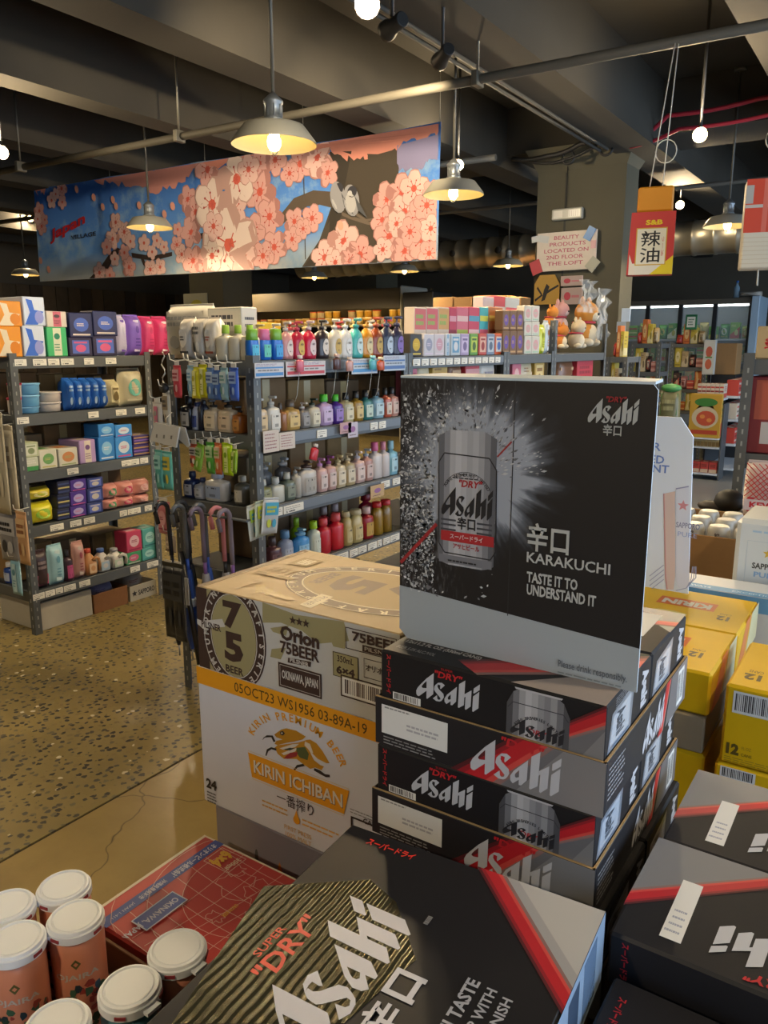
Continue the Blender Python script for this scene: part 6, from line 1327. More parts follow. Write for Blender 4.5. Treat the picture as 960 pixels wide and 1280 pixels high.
# ================================================================== centre rack, long side
GP = ('x', GX); C_ = ['top shelf of centre rack', 'second shelf of centre rack', 'third shelf of centre rack', 'fourth shelf of centre rack']
for k, (a, c, cap, lab) in enumerate(((313, 326, '#6a9a2a', '#4aa8c8'), (328, 341, '#b85a80', '#58b0a0'), (343, 356, '#6a9a2a', '#3a90c8'))): place(mk_bottle, 'shampoo_bottle', ('blue conditioner bottle with pale panel', 'blue bottle with pink cap', 'blue bottle with green cap')[k], 'bottle', C_[0], GP, a, c, 411, 1.54, ('#1c62b4', cap, lab, 'cone', 2.6, False), .045)
for k, (cx, col, lab, cap, dsc) in enumerate(((363, '#b8827e', '#c9b8b0', '#c4b4ae', 'dusty pink'), (377.5, '#9a1c34', '#b89a4a', '#b03a50', 'ruby red'), (392, '#b01c38', '#c4b0b0', '#c0b0b0', 'crimson'), (408, '#2a2226', '#c0b8ae', '#1c181a', 'black dotted'), (424, '#bcb4a4', '#b0924a', '#c4bcae', 'ivory and gold'), (437.5, '#bdbab4', '#c8c6c2', '#c4c2be', 'plain white'), (451, '#3f9a96', '#b4c8c8', '#2f8280', 'teal'), (463.5, '#b87a1c', '#c4b48a', '#b07a2a', 'amber orange'), (476, '#7a3418', '#b09048', '#8a3a20', 'copper brown'), (489, '#232a40', '#a8b4c0', '#2a3450', 'navy'), (502, '#262438', '#7a62a4', '#2c2a44', 'violet labelled navy'))): place(mk_bottle, 'shampoo_bottle', dsc+' pump shampoo bottle', 'bottle', C_[0], GP, cx-7.2, cx+7.2, 402-(.05*(cx-363)), 1.54, (col, cap, lab, 'ornate', 2, True, True), .06)
# back row on the top shelf
for k in range(9): place(mk_bottle, 'shampoo_bottle', 'white back-row pump bottle', 'bottle', C_[0], GP, 322+k*20, 337+k*20, 405-k*.8, 1.54, ('#b4b0a8', ('#b9a46a', '#b0aca6', '#a83a40')[k % 3], None, 'plain', 2, True), .07, .16)
b = MB(); q0, q1 = onx(303, 402, GX-.22), onx(352, 398, GX-.22); b.rbox(GX-.235, GX-.225, q0.y, q1.y, 1.541, 1.70, mat('#c8a818', .5), .002); o = tag(b.build('shelf_header'), 'yellow and teal header card behind the blue bottles', 'header card'); A = Art((GX-.225, q0.y, 1.541), (0, 1, 0)); A.rect(0, .10, q1.y-q0.y, .125, P('#3f9aa0')); A.build('printed_front', o)
# promo cards on the top beam
for (a, c, y0, y1, c1, c2, dsc) in ((319, 355, 453, 473, '#b4b2b4', '#3f7ab0', 'blue and white promo card at the left'), (358, 407, 451, 471, '#b8b0ae', '#b03a44', 'red and white promo card'), (440, 472, 448, 468, '#b0b4b8', '#4a86b4', 'pale blue promo card'), (480, 507, 444, 464, '#a9b0b8', '#4a6a9a', 'slate blue promo card')):
    q0, q1 = onx(a, y1, GX+.012), onx(c, y0, GX+.012); b = MB(); b.rbox(GX+.008, GX+.011, q0.y, q1.y, q0.z, q1.z, mat(c1, .45), .0008); o = b.build('promo_card'); w, h = q1.y-q0.y, q1.z-q0.z
    A = Art((GX+.011, q0.y, q0.z), (0, 1, 0)); A.rect(w*.03, h*.12, w*.97, h*.34, P(c2)); A.rect(w*.03, h*.62, w*.97, h*.72, P(c2)); A.lines(w*.05, h*.76, w*.9, h*.95, 2, P('#8a7a8a'), .4); A.lines(w*.1, h*.4, w*.9, h*.58, 1, P(dark(c1, .6)), .5); A.build('printed_front', o); reg(o, dsc, 'card', 'top beam of centre rack', a)
for (cx, y0, y1, c1, c2, dsc) in ((375, 444, 465, '#c05a6a', '#c4bcb4', 'pink sample bottle on a stick'), (421, 442, 462, '#4a2a24', '#c0a49a', 'dark sample bottle on a stick'), (437, 446, 464, '#b88a80', '#c4b8b0', 'pale peach sample bottle on a stick'), (466, 444, 462, '#4a9aa0', '#8ac0c4', 'aqua sample bottle on a stick'), (476, 446, 463, '#b8502a', '#c8b49a', 'orange sample bottle on a stick')):
    x = GX+.03; q0, q1 = onx(cx-4, y1, x), onx(cx+4, y0, x); t = empty('sample_bottle', (x, (q0.y+q1.y)/2, q0.z)); h = q1.z-q0.z; o = mk_bottle('bottle_body', q1.y-q0.y, .022, h, c1, c2, None, 'plain', 2, False); o.parent = t; o.rotation_euler = (0, 0, PI/2)
    b = MB(); b.tube([(-.005, 0, -.002), (-.02, 0, -.10), (-.034, 0, -.13)], .0012, HOOK, 5); b.build('display_stick', t); reg(t, dsc, 'bottle', 'top beam of centre rack', cx)
def row(specs, shelf, z, d=.06, ins=.025):
    for (a, c, r, body, cap, lab, shp, ex, pump, dsc) in specs: place(mk_bottle, 'care_bottle', dsc, 'bottle', shelf, GP, a, c, r, z, (body, cap, lab, shp, ex, pump), d, ins)
row([(320, 336, 498, '#b8a488', '#b9b4a8', '#c0a880', 'square', 4, True, 'cream and amber pump bottle'), (337, 352, 495, '#bdb8ac', '#b9b4aa', '#c4bfb4', 'square', 4, True, 'white pump bottle'), (353, 360, 504, '#8a5a34', '#4a4038', None, 'square', 4, False, 'narrow brown bottle'), (360, 377, 500, '#b08a4a', '#5a4a38', '#c0a46a', 'square', 4, False, 'amber honey bottle'), (378, 389, 503, '#6f6a66', '#c0b8ae', '#8a8580', 'square', 4, True, 'grey pump bottle'), (390, 402, 498, '#b0a894', '#2f3a2a', '#c4bca4', 'square', 4, True, 'stone pump bottle'), (403, 418, 493, '#a68cb0', '#3fa02a', '#b8a4c0', 'square', 4, False, 'lilac bottle with green cap'), (419, 431, 493, '#4a2a80', '#3fa02a', '#8a70b0', 'square', 4, False, 'purple bottle with green cap'), (432, 444, 491, '#b8aa80', '#1f1c1a', '#c8bea0', 'square', 4, False, 'cream bottle with black cap'), (445, 456, 489, '#8a6a24', '#1f1c1a', '#c0a870', 'square', 4, False, 'olive amber bottle'), (457, 468, 488, '#2f6a68', '#1f1c1a', '#b0c0b0', 'square', 4, False, 'deep teal bottle'), (469, 482, 486, '#7a9aa4', '#1f1c1a', '#a8bcc0', 'square', 4, False, 'misty blue bottle'), (483, 491, 485, '#a8503a', '#1f1c1a', '#c0b0a0', 'square', 4, False, 'coral bottle'), (491, 500, 484, '#b08070', '#1f1c1a', '#c4a898', 'square', 4, False, 'peach bottle')], C_[1], 1.235)
row([(330, 344, 578, '#5f6266', '#8a8c8e', None, 'plain', 2, True, 'tall grey bottle in the back row'), (350, 368, 572, '#4a4644', '#9a9a9a', '#6a6a6a', 'plain', 2, True, 'dark bottle with silver collar in the back row')], C_[2], .925, .06, .11)
row([(325, 342, 600, '#7a7a52', '#b4b4ac', '#8f8f6a', 'square', 4, False, 'olive clear bottle'), (342, 358, 597, '#b4b4a8', '#b4b4ac', None, 'square', 4, False, 'milky white bottle'), (358, 371, 591, '#5a6458', '#a8a8a0', '#7a8070', 'square', 4, False, 'green grey bottle'), (371, 379, 584, '#a8a49a', '#8a8a88', None, 'plain', 2, True, 'slim pale bottle'), (379, 399, 576, '#b4aea6', '#4a3a34', '#a09a90', 'plain', 2.6, True, 'large pearl bottle with dark pump'), (400, 411, 573, '#bc9a94', '#b884b4', '#c4b4ae', 'square', 4, True, 'pale pink bottle with lilac pump'), (411, 422, 570, '#b48e86', '#8a4a80', '#c4b0a8', 'square', 4, True, 'rose bottle with violet pump'), (422, 434, 569, '#b8a684', '#b8a87a', '#c8bca4', 'square', 4, True, 'cream bottle with beige pump'), (434, 446, 567, '#b09a70', '#c0b090', '#c4b8a0', 'square', 4, True, 'sand bottle with cream pump'), (446, 458, 564, '#b89a92', '#b4aeb4', '#c8b4ac', 'square', 4, True, 'blush bottle with white pump'), (458, 468, 561, '#a87e74', '#a0a8b4', '#c0a8a0', 'square', 4, True, 'rosewood bottle with silver pump'), (468, 480, 553, '#bcb4b0', '#c05a84', None, 'square', 4, False, 'large white bottle with hot pink cap'), (480, 489, 552, '#b8b0ae', '#c07a8a', None, 'square', 4, False, 'white bottle with rose cap'), (489, 499, 551, '#7aaab8', '#8ab4c0', '#a0c0c8', 'square', 4, False, 'sky blue bottle')], C_[2], .925)
row([(338, 354, 672, '#4a2a30', '#3a2a2c', '#6a4a4c', 'square', 4, False, 'plum bottle'), (354, 370, 664, '#8a94ac', '#5a86b0', '#a8b0c0', 'plain', 2, False, 'silver blue bottle'), (371, 391, 661, '#3f86c0', '#7ab0d0', '#8ab8d8', 'plain', 2, True, 'bright blue round bottle'), (391, 404, 652, '#b4bcae', '#9ac01c', '#c4cabc', 'plain', 2, False, 'white bottle with lime cap'), (402, 417, 648, '#b01c2c', '#c03a40', None, 'plain', 2.4, False, 'scarlet bottle'), (417, 433, 642, '#b41828', '#c04a4c', None, 'plain', 2.4, False, 'bright red bottle'), (433, 443, 640, '#a8945a', '#b4a880', '#b8a878', 'tall', 2.4, False, 'straw gold bottle'), (443, 457, 637, '#b09e68', '#b8ac88', '#b8a878', 'tall', 2.4, False, 'pale gold bottle'), (457, 470, 634, '#8a1c24', '#c0a4a4', '#b08a3a', 'plain', 2.4, False, 'dark red bottle'), (471, 482, 628, '#8a6a1c', '#a81c24', None, 'tall', 2.4, False, 'brass bottle with red cap'), (482, 493, 625, '#7a5c18', '#b0242c', None, 'tall', 2.4, False, 'old gold bottle with red cap')], C_[3], .62)
row([(371, 381, 648, '#7aa81c', '#8ab82a', None, 'plain', 2, False, 'lime bottle in the back row'), (404, 416, 634, '#7a1c28', '#8a7a78', None, 'plain', 2, False, 'dark red bottle in the back row'), (418, 430, 630, '#8a2030', '#9a8a88', None, 'plain', 2, False, 'maroon bottle in the back row'), (455, 470, 616, '#8a1430', '#7a1024', None, 'plain', 2, False, 'berry bottle in the back row')], C_[3], .62, .06, .13)
# handwritten cards and sachets on the near corner
for (a, c, y0, y1, dsc) in ((331, 350, 537, 567, 'left handwritten card on the second shelf edge'), (351, 370, 539, 563, 'right handwritten card on the second shelf edge')):
    q0, q1 = onx(a, y1, GX+.02), onx(c, y0, GX+.02); w, h = q1.y-q0.y, q1.z-q0.z; b = MB(); b.rbox(GX+.012, GX+.014, q0.y, q1.y, q0.z, q1.z, mat('#c0b4a8', .6), .0005); o = tag(b.build('handwritten_card'), dsc, 'card'); A = Art((GX+.014, q0.y, q0.z), (0, 1, 0)); A.lines(w*.1, h*.12, w*.9, h*.9, 5, P('#8a5a60'), .3); A.build('handwriting', o)
for k, (a, c, y0, y1) in enumerate(((427, 441, 527, 543), (437, 449, 527, 548), (465, 482, 604, 624))):
    q0, q1 = onx(a, y1, GX+.03), onx(c, y0, GX+.03); w, h = q1.y-q0.y, q1.z-q0.z; b = MB(); b.rbox(GX+.02, GX+.022, q0.y, q1.y, q0.z, q1.z, mat(('#b08a8a', '#b4aab4', '#b49468')[k], .5), .0005); o = tag(b.build('shelf_card'), ('pinkish card sticking out from the second shelf', 'white flower card sticking out from the second shelf', 'tan card sticking out from the third shelf')[k], 'card'); A = Art((GX+.022, q0.y, q0.z), (0, 1, 0)); A.ell(w*.5, h*.55, w*.25, h*.2, P('#8a5a8a'), 10); A.lines(w*.15, h*.1, w*.85, h*.25, 1, P('#6a4a4a'), .4); A.build('printed_front', o)
for k in range(3):
    x = GX+.04+.02*k; q0 = onx(312+k*7, 676-k*3, x); o = mk_bag('sachet', .10, .012, .145, (['#b4b8b0', '#9ab43a', '#3a8ab0'], ['#a9b4a0', '#b8c02a', '#8a9a8a'], ['#b0b4b4', '#3f9ab8', '#b4c040'])[k], 7); o.location = (x, q0.y+.05, q0.z); o.rotation_euler = (0, .12*k-.1, PI/2); reg(o, 'white sachet with green and blue print', 'sachet', 'corner of centre rack', k)
q0 = onx(390, 585, GX+.03); t = mk_bottle('care_bottle', .045, .03, .075, '#b8303a', '#b4aca8', None, 'plain', 2, False); t.location = (GX+.035, q0.y, onx(385, 576, GX+.03).z); t.rotation_euler = (0, .35, PI/2); tag(t, 'tilted red tester bottle clipped to the third shelf', 'bottle')

# ---- racks further along
T2 = 'top of second centre rack'
for (a, c, col, st, dsc) in ((513, 528, ['#2f2a24', '#c09a20', '#d0b040'], 1, 'black pack with yellow fruit'), (530, 543, ['#b8b2b4', '#8a8a9a', '#c4b4c0'], 1, 'white blister pack, left'), (543, 556, ['#b8aeb0', '#b88a94', '#c8b8bc'], 1, 'white blister pack with pink'), (557, 563, ['#b0b4b8', '#7a9ab0', '#c0c4c8'], 6, 'narrow white pack'), (564, 576, ['#a8b0b4', '#5a8aa8', '#c0c0c0'], 3, 'white and blue pack'), (576, 587, ['#9a8aa8', '#b8a8c0', '#6a5a80'], 3, 'lilac pack'), (588, 598, ['#5a8a3a', '#a8b840', '#3a5a2a'], 3, 'green pack'), (599, 609, ['#b0443a', '#c8a08a', '#8a2a2a'], 3, 'red pack'), (609, 619, ['#6a7a90', '#a8b0b8', '#4a5a70'], 3, 'slate pack'), (619, 629, ['#b8502a', '#b8b0a8', '#3a5a9a'], 3, 'orange pack')): place(mk_box, 'small_pack', dsc+', lower row', 'pack', T2, GP, a, c, 417, 1.54, (col, st), .05, .04)
for (a, c, col, st, dsc) in ((518, 533, ['#b8aa9c', '#b85a5a', '#7a9a4a'], 7, 'cream and rose toothpaste carton, first'), (533, 548, ['#b8aa9c', '#b8545a', '#7a9a4a'], 7, 'cream and rose toothpaste carton, second'), (548, 562, ['#b8a898', '#b88a50', '#7a9a4a'], 7, 'cream and orange toothpaste carton'), (562, 571, ['#a82a44', '#c08a94', '#7a1c30'], 4, 'crimson carton'), (571, 586, ['#b85a6a', '#c4a4a0', '#8a9a3a'], 4, 'rose carton'), (586, 600, ['#b03a50', '#4a8aa0', '#c8a8a8'], 4, 'red and aqua carton'), (600, 611, ['#3f9aa0', '#b8b84a', '#b04a5a'], 4, 'teal carton'), (611, 629, ['#a86a3a', '#b8a04a', '#8a3a24'], 4, 'amber striped carton')): place(mk_box, 'toothpaste_carton', dsc+', upper row', 'carton', T2, GP, a, c, 384, 1.54, (col, st), .07, .13)
T3 = 'top of third centre rack'
for i in range(3):
    stack([413, 388], 'drink_box', lambda k: 'brown and purple carton, '+('lower', 'upper')[k]+' row', 'carton', T3, GP, 629+i*8.7, 637.5+i*8.7, 1.54, mk_box, (['#6a4a2a', '#5a3f8a', '#b08a5a'], 1), .06, .03)
for i, (a, c) in enumerate(((656, 665), (665, 675))): stack([420, 402, 382], 'tea_box', lambda k: 'white and rose carton, '+('bottom', 'middle', 'top')[k]+' of stack', 'carton', T3, GP, a, c, 1.54, mk_box, (['#b4b0a4', '#b88a8a', '#8aa890'], 1), .06, .03)
place(mk_bag, 'snack_pouch', 'lime yellow pouch', 'pouch', T3, GP, 675, 684, 407, 1.54, (['#b4b81c', '#d0d07a', '#8a9010'], 6), .05, .03); place(mk_bag, 'snack_pouch', 'clear and white pouch', 'pouch', T3, GP, 683, 689, 402, 1.54, (['#a8b0b4', '#c4c8cc', '#b06a3a'], 6), .05, .03)
for i, (a, c, r) in enumerate(((604, 618, 371), (618, 632, 370), (632, 650, 372))): place(mk_box, 'gift_box', ('white-pink', 'red', 'pale grey')[i]+' carton set back', 'carton', T2 if a < 630 else T3, GP, a, c, r, 1.54, ((['#b8a8a8', '#c05a70', '#c4b8b8'], ['#b03a40', '#b8b0b0', '#7a9ab0'], ['#a8a8a4', '#b84a50', '#8a9aa4'])[i], 4), .08, .28)
for z, shelf, r in ((1.235, 'second shelf of far centre racks', 452),):
    for k, (a, c) in enumerate(((508, 522), (524, 540), (541, 560), (562, 580), (582, 600), (602, 622), (641, 652), (653, 668), (669, 681), (700, 720), (722, 742))): place((mk_box, mk_bag)[k % 2], 'small_pack', ('rose', 'cream', 'gold', 'brown', 'red', 'white', 'magenta', 'ivory', 'cherry', 'tan', 'pink')[k]+' pack', 'pack', shelf, GP, a, c, r-k*.3, z, ((['#b05a6a', '#c4a0a0', '#8a3a4a'], ['#b4a88a', '#c8bea4', '#8a6a4a'], ['#a8883a', '#c4b07a', '#7a5a2a'], ['#6a4a34', '#a88a6a', '#3a2a20'], ['#a82a34', '#c08a8a', '#7a1a24'], ['#b4b0a8', '#c4c0b8', '#7a7a8a'])[k % 6], k % 5), .07, .03)
# ---- plush toys in clear bags beside the column
def blob(b, c, r, m, n=12):
    K = 8; vs = []; fs = []
    for j in range(K+1):
        t = PI*j/K
        for k in range(n): a = 2*PI*k/n; vs.append((c[0]+r[0]*math.sin(t)*math.cos(a), c[1]+r[1]*math.sin(t)*math.sin(a), c[2]+r[2]*math.cos(t)))
    for j in range(K):
        for k in range(n): fs.append((j*n+k, (j+1)*n+k, (j+1)*n+(k+1) % n, j*n+(k+1) % n))
    b.add(vs, fs, m, True)
def plush(px, py0, py1, x, c1, c2, label, lying=False):
    q0, q1 = onx(px, py1, x), onx(px, py0, x); h = q1.z-q0.z; t = tag(empty('plush_toy', (x-.02, q0.y, q0.z), PI/2), label, 'plush toy', 'plush toys'); a, w = mat(c1, .9, noise=.1, nscale=60), mat(c2, .9)
    b = MB(); blob(b, (0, 0, h*.30), (h*.30, h*.26, h*.31), a); blob(b, (0, -h*.14, h*.28), (h*.20, h*.16, h*.22), w); b.build('body', t)
    b = MB(); blob(b, (0, -.02, h*.72), (h*.30, h*.25, h*.25), a); blob(b, (0, -h*.20, h*.66), (h*.17, h*.12, h*.12), w); b.build('head', t)
    for s in (-1, 1):
        b = MB(); blob(b, (s*h*.20, -.01, h*.95), (h*.08, h*.05, h*.11), a, 8); b.build('ear', t); b = MB(); blob(b, (s*h*.11, -h*.245, h*.77), (h*.028, h*.02, h*.032), INK, 8); b.build('eye', t)
        b = MB(); blob(b, (s*h*.20, -h*.16, h*.10), (h*.11, h*.16, h*.09), w, 8); b.build('paw', t)
    b = MB(); blob(b, (0, -h*.315, h*.69), (h*.04, h*.03, h*.03), INK, 8); b.build('nose', t); b = MB(); q = [(h*.26*math.cos(k*PI/6), h*.22*math.sin(k*PI/6), h*.52) for k in range(13)]; b.tube(q, h*.03, mat('#a8283a', .6), 6); b.build('collar', t)
for (px, y0, y1, x, c1, c2, lab) in ((690, 382, 412, -2.42, '#b8742a', '#c4b8a4', 'orange and white plush dog left of the post'), (700, 376, 418, -2.58, '#b88a88', '#c8b4ac', 'dusty pink plush toy behind the dogs'), (702, 404, 436, -2.32, '#b06a24', '#c4b498', 'small orange plush dog at the front of the shelf'), (731, 374, 434, -2.40, '#b0762f', '#c0b49c', 'large plush dog with red collar right of the post'), (722, 398, 436, -2.34, '#b4a48a', '#c8bea8', 'cream plush toy sitting at the post')): plush(px, y0, y1, x, c1, c2, lab)
# crumpled clear wrapping on the dogs: real thin film sheets
for k, (px, y0, y1) in enumerate(((752, 362, 425), (735, 352, 390))):
    q0, q1 = onx(px-9, y1, -2.30), onx(px+9, y0, -2.30); b = MB(); n = 8; vs = []; fs = []; r2 = random.Random(k)
    for j in range(n+1):
        for i in range(n+1): vs.append((-2.30+r2.uniform(-.04, .04), q0.y+(q1.y-q0.y)*i/n, q0.z+(q1.z-q0.z)*j/n))
    for j in range(n):
        for i in range(n): a = j*(n+1)+i; fs.append((a, a+1, a+n+2, a+n+1))
    b.add(vs, fs, CLEAR); tag(b.build('plastic_wrap'), ('right', 'upper')[k]+' crumpled clear wrap around the large plush dog', 'plastic wrap')
# black and yellow board + clear sachet strip on the column face
q0, q1 = ony(668, 381, 7.5), ony(700, 343, 7.5); w, h = q1.x-q0.x, q1.z-q0.z; b = MB(); b.prism([(0, 0), (w, 0), (w, h*.7), (w*.8, h), (w*.2, h), (0, h*.7)], (q0.x, 7.505, q0.z), (1,0,0), (0,0,1), .02, mat('#a8843a', .7)); o = tag(b.build('wooden_plaque'), 'yellow wooden plaque with black brush marks on the column', 'plaque')
A = Art((q0.x, 7.485, q0.z)); A.step = .0003; A.poly([(w*.3, h*.1), (w*.45, h*.15), (w*.62, h*.6), (w*.5, h*.7), (w*.4, h*.5)], INK); A.poly([(w*.5, h*.35), (w, h*.6), (w*.97, h*.66), (w*.5, h*.45)], INK); A.poly([(w*.05, h*.1), (w*.35, h*.3), (w*.33, h*.36), (w*.03, h*.18)], INK); A.poly([(w*.1, h*.55), (w*.3, h*.3), (w*.34, h*.35), (w*.14, h*.62)], INK); A.build('brush_marks', o)
for k, (y0, y1) in enumerate(((344, 358), (359, 381))):
    q0, q1 = ony(701, y1, 7.46), ony(729, y0, 7.46); b = MB(); b.rbox(q0.x, q1.x, 7.45, 7.46, q0.z, q1.z, mat('#a8948c', .3), .003); o = tag(b.build('sample_sachet'), ('upper', 'lower')[k]+' shiny pink-white sachet taped on the column', 'sachet'); A = Art((q0.x, 7.45, q0.z)); A.step = .0003; w, h = q1.x-q0.x, q1.z-q0.z; A.ell(w*.3, h*.5, w*.16, h*.25, P('#a83a4a'), 10); A.rect(w*.5, h*.4, w*.85, h*.55, P('#b06a70')); A.build('printed_front', o)
# paper and papers on the column's right corner
for k, (px, y0, y1, c) in enumerate(((781, 385, 402, '#b9cbe0'), (775, 402, 415, '#9aa4ae'))): q0, q1 = ony(px-6, y1, 7.5), ony(px+6, y0, 7.5); b = MB(); b.rbox(q0.x, q1.x, 7.53, 7.54, q0.z, q1.z, mat(c, .6), .001); tag(b.build('paper_notice'), ('upper bluish', 'lower grey')[k]+' paper notice on the column edge', 'notice')

# ================================================================== right-hand rack
RKY = 3.53
rx0 = -.594
rk = rack(rx0, 1.2, RKY, 3.99, 'grey steel rack at the right edge with slotted post', front='y', zs=[1.545, 1.16, .70, .25], h=1.57, tags=[])
q0, q1 = ony(944, 440, RKY+.02), ony(985, 408, RKY+.02)
t = tag(empty('shipping_carton', (q0.x, RKY+.03, 1.546)), 'pale carton with red mark on the right rack top', 'carton'); b = MB(); b.rbox(0, .34, 0, .24, 0, .13, mat('#a8926a', .75, noise=.06), .004); c = b.build('carton', t); A = Art((0,0,0)); A.text('多', .03, .04, .07, .09, REDP, .03); A.rect(.1, .03, .26, .05, P('#8a7450')); A.build('printed_front', c)
t = tag(empty('wine_carton', (-.56, RKY+.03, 1.161)), 'dark red boxed poster carton on the right rack', 'carton'); b = MB(); b.rbox(0, .36, 0, .2, 0, .315, mat('#7a2a2c', .45), .004); c = b.build('carton', t); A = Art((0,0,0)); A.rect(.02, .14, .34, .30, P('#a8503a')); A.rect(.05, .04, .3, .13, P('#b0aaa6')); A.ell(.2, .22, .08, .05, P('#c0a060'), 16); A.build('printed_front', c)
for k in range(3):
    o = mk_bag('mayonnaise_pouch', .19, .06, .20, ['#b8a8a4', '#b83a44', '#c4b8b4'], 0, True); A = Art((-.085, -.0445, .04))
    for i in range(-4, 9):
        for sg in (1, -1):
            a0, a1 = max(0, -.02*i), min(.16, .17-.02*i)
            if a1 > a0+.005: A.line([(.02*i+a0, a0 if sg > 0 else .16-a0), (.02*i+a1, a1 if sg > 0 else .16-a1)], .003, REDP)
    A.rect(.0, -.01, .17, .03, mat('#c4b4b0')); A.text('KEWPIE', .02, .0, .15, .022, REDP, .04); A.build('net_print', o)
    o.location = (-.385+.07*k, 3.10+.075*k, .985); tag(o, ('front', 'middle', 'rear')[k]+' red net-patterned mayonnaise pouch at right edge', 'pouch')
plain_case('carton', -.475, -.20, 3.04, 3.33, .50, .984, mat('#b09a58', .6), 'yellowish carton under the net-patterned pouches'); plain_case('base_carton', -.47, -.21, 3.05, 3.32, .0, .499, KRAFT, 'brown carton on the floor below the mayonnaise pouches')
b = MB(); blob(b, (-.555, 3.28, .998), (.058, .06, .048), mat('#1b1a1a', .6), 14); blob(b, (-.615, 3.28, .972), (.06, .045, .022), mat('#2a2320', .6), 12); o = b.build('black_bag'); tag(o, 'dark slumped bag at the foot of the right post', 'bag')
plain_case('base_carton', -.68, -.485, 3.20, 3.38, .0, .948, mat('#3a3a3c', .7), 'dark carton under the slumped bag')

# ================================================================== aisle display with red boxes, far right
SHW = mat('#b4bcc6', .45)
dx0, dx1, dy0, dy1 = -2.20, -1.84, 10.0, 11.35
t = tag(empty('aisle_shelf', (dx0, dy0, 0)), 'grey aisle shelf unit with curry boxes, standing before the fridge', 'display shelf'); dw_, dd_ = dx1-dx0, dy1-dy0
b = MB(); b.rbox(0, dw_, dd_-.02, dd_, 0, 1.12, mat('#1d1e20', .6), .004); b.build('back_panel', t)
b = MB(); b.rbox(.10, .12, .30, dd_-.02, 0, 1.10, mat('#26282b', .6), .003); b.build('spine_panel', t)
for s in (0, dw_-.02): b = MB(); b.rbox(s, s+.02, 0, .26, 0, .92, mat('#4a4d50', .5, .3), .003); b.build('side_panel', t)
for z in (.08, .40, .98): b = MB(); b.rbox(.021, dw_-.021, -.02, .26, z-.02, z, SHW, .003); b.build('front_shelf', t)
for z in (.12, .42, .72, 1.0): b = MB(); b.rbox(.12, dw_+.10, .30, dd_-.02, z-.03, z, SHW, .003); b.build('side_shelf', t)
for z, n, c, nm, hh in ((.081, 3, ['#a83a34', '#c0a890', '#6a2a24'], 'red and cream carton', .13), (.401, 7, ['#b09a6a', '#8a6a3a', '#c4b48a'], 'beige boxed noodle', .17), (.981, 6, ['#b8b0a0', '#a83a30', '#7a2420'], 'cream and red boxed curry', .17)):
    for k in range(n): o = mk_box('food_box', .30/n*.93, .20, hh, c, 4 if z > .9 else 0); o.location = (dx0+.03+(k+.5)*.30/n, dy0+.12, z+.001); reg(o, nm, 'box', "the aisle shelf's front", k+z*10)
for zi, z in enumerate((.421, .721, 1.001)):
    for k in range(6): o = mk_box('food_box', .145, .14, .19, (['#a8362c', '#b8b0a4', '#7a2420'], ['#b4aca0', '#a83a30', '#6a5a4a'])[(k+zi) % 2], 4); o.location = (dx1+.01, dy0+.40+k*.155, z); o.rotation_euler = (0, 0, PI/2); reg(o, ('red', 'white')[(k+zi) % 2]+' curry box', 'box', ('lower', 'middle', 'upper')[zi]+" aisle-side shelf", k)
o = mk_box('poster_box', .36, .06, .52, ['#b08a2a', '#b0502a', '#3a6a2a'], 1); o.location = (dx0+.165, dy0-.06, .519); A = Art((-.17, -.03, .02)); A.rect(0, 0, .34, .48, P('#a8842a')); A.ell(.17, .40, .13, .05, P('#2f6a2a'), 18); A.ell(.17, .22, .15, .13, P('#b0a48a'), 20); A.ell(.18, .21, .11, .09, P('#a8442a'), 16); A.ell(.14, .23, .03, .025, P('#c07a3a'), 8); A.ell(.22, .19, .03, .025, P('#c07a3a'), 8); A.rect(.02, .02, .32, .07, P('#a03a24')); A.build('food_photo', o); tag(o, 'large yellow curry poster board on the stepped aisle shelf', 'poster board')
b = MB(); b.rbox(dx0-.01, dx1-.02, dy0-.1, dy0-.021, .50, .518, SHW, .002)
tag(b.build('poster_ledge'), 'thin ledge holding the yellow poster board', 'ledge')
# leaning wet-floor stand
t = tag(empty('floor_sign', (-1.50, 12.0, 0)), 'black and yellow folded floor stand behind the aisle shelf', 'floor stand'); b = MB(); b.tube([(-.25, 0, .02), (.15, .1, .30)], .03, mat('#1b1a18', .6), 8); b.build('black_leg', t); b = MB(); b.tube([(-.05, .02, .12), (.17, .11, .33)], .022, mat('#b8a01c', .5), 8); b.build('yellow_leg', t)
# mid racks with boxed goods before the fridge
def goods_rack(px0, px1, y, zs, label, phrase, cols, n, h=1.5):
    a, c = ony(px0, 440, y).x, ony(px1, 440, y).x; rack(a, c, y, y+.4, label, zs=zs, h=h, front='y', bh=.05)
    for zi, z in enumerate(zs):
        for k in range(n):
            col = cols[(k+zi*2) % len(cols)]; w = (c-a-.1)/n; hh = .12+.05*((k*7+zi*3) % 4)
            o = (mk_box if (k+zi) % 3 else mk_bag)('food_pack', w*.92, .12, hh, col, (k+zi) % 6); o.location = (a+.05+(k+.5)*w, y+.09, z); reg(o, ('red', 'orange', 'yellow', 'tan', 'dark', 'pink')[(k+zi*2) % 6]+' food pack', 'pack', phrase+(' upper' if zi == 0 else (' middle' if zi == 1 else ' lower'))+' shelf', k)
FC6 = [['#a83a30', '#c09a80', '#7a2420'], ['#b0622a', '#c4a470', '#8a3a1c'], ['#b09a34', '#c4b88a', '#7a6a24'], ['#a08a64', '#b8a888', '#6a5a40'], ['#3a2a24', '#a84a3a', '#b09a80'], ['#b07a74', '#c4a49c', '#7a3a3a']]
goods_rack(757, 785, 7.0, [1.50, 1.18, .9, .6], 'dark rack behind the display cards beside the column', "column-side rack's", FC6, 3)
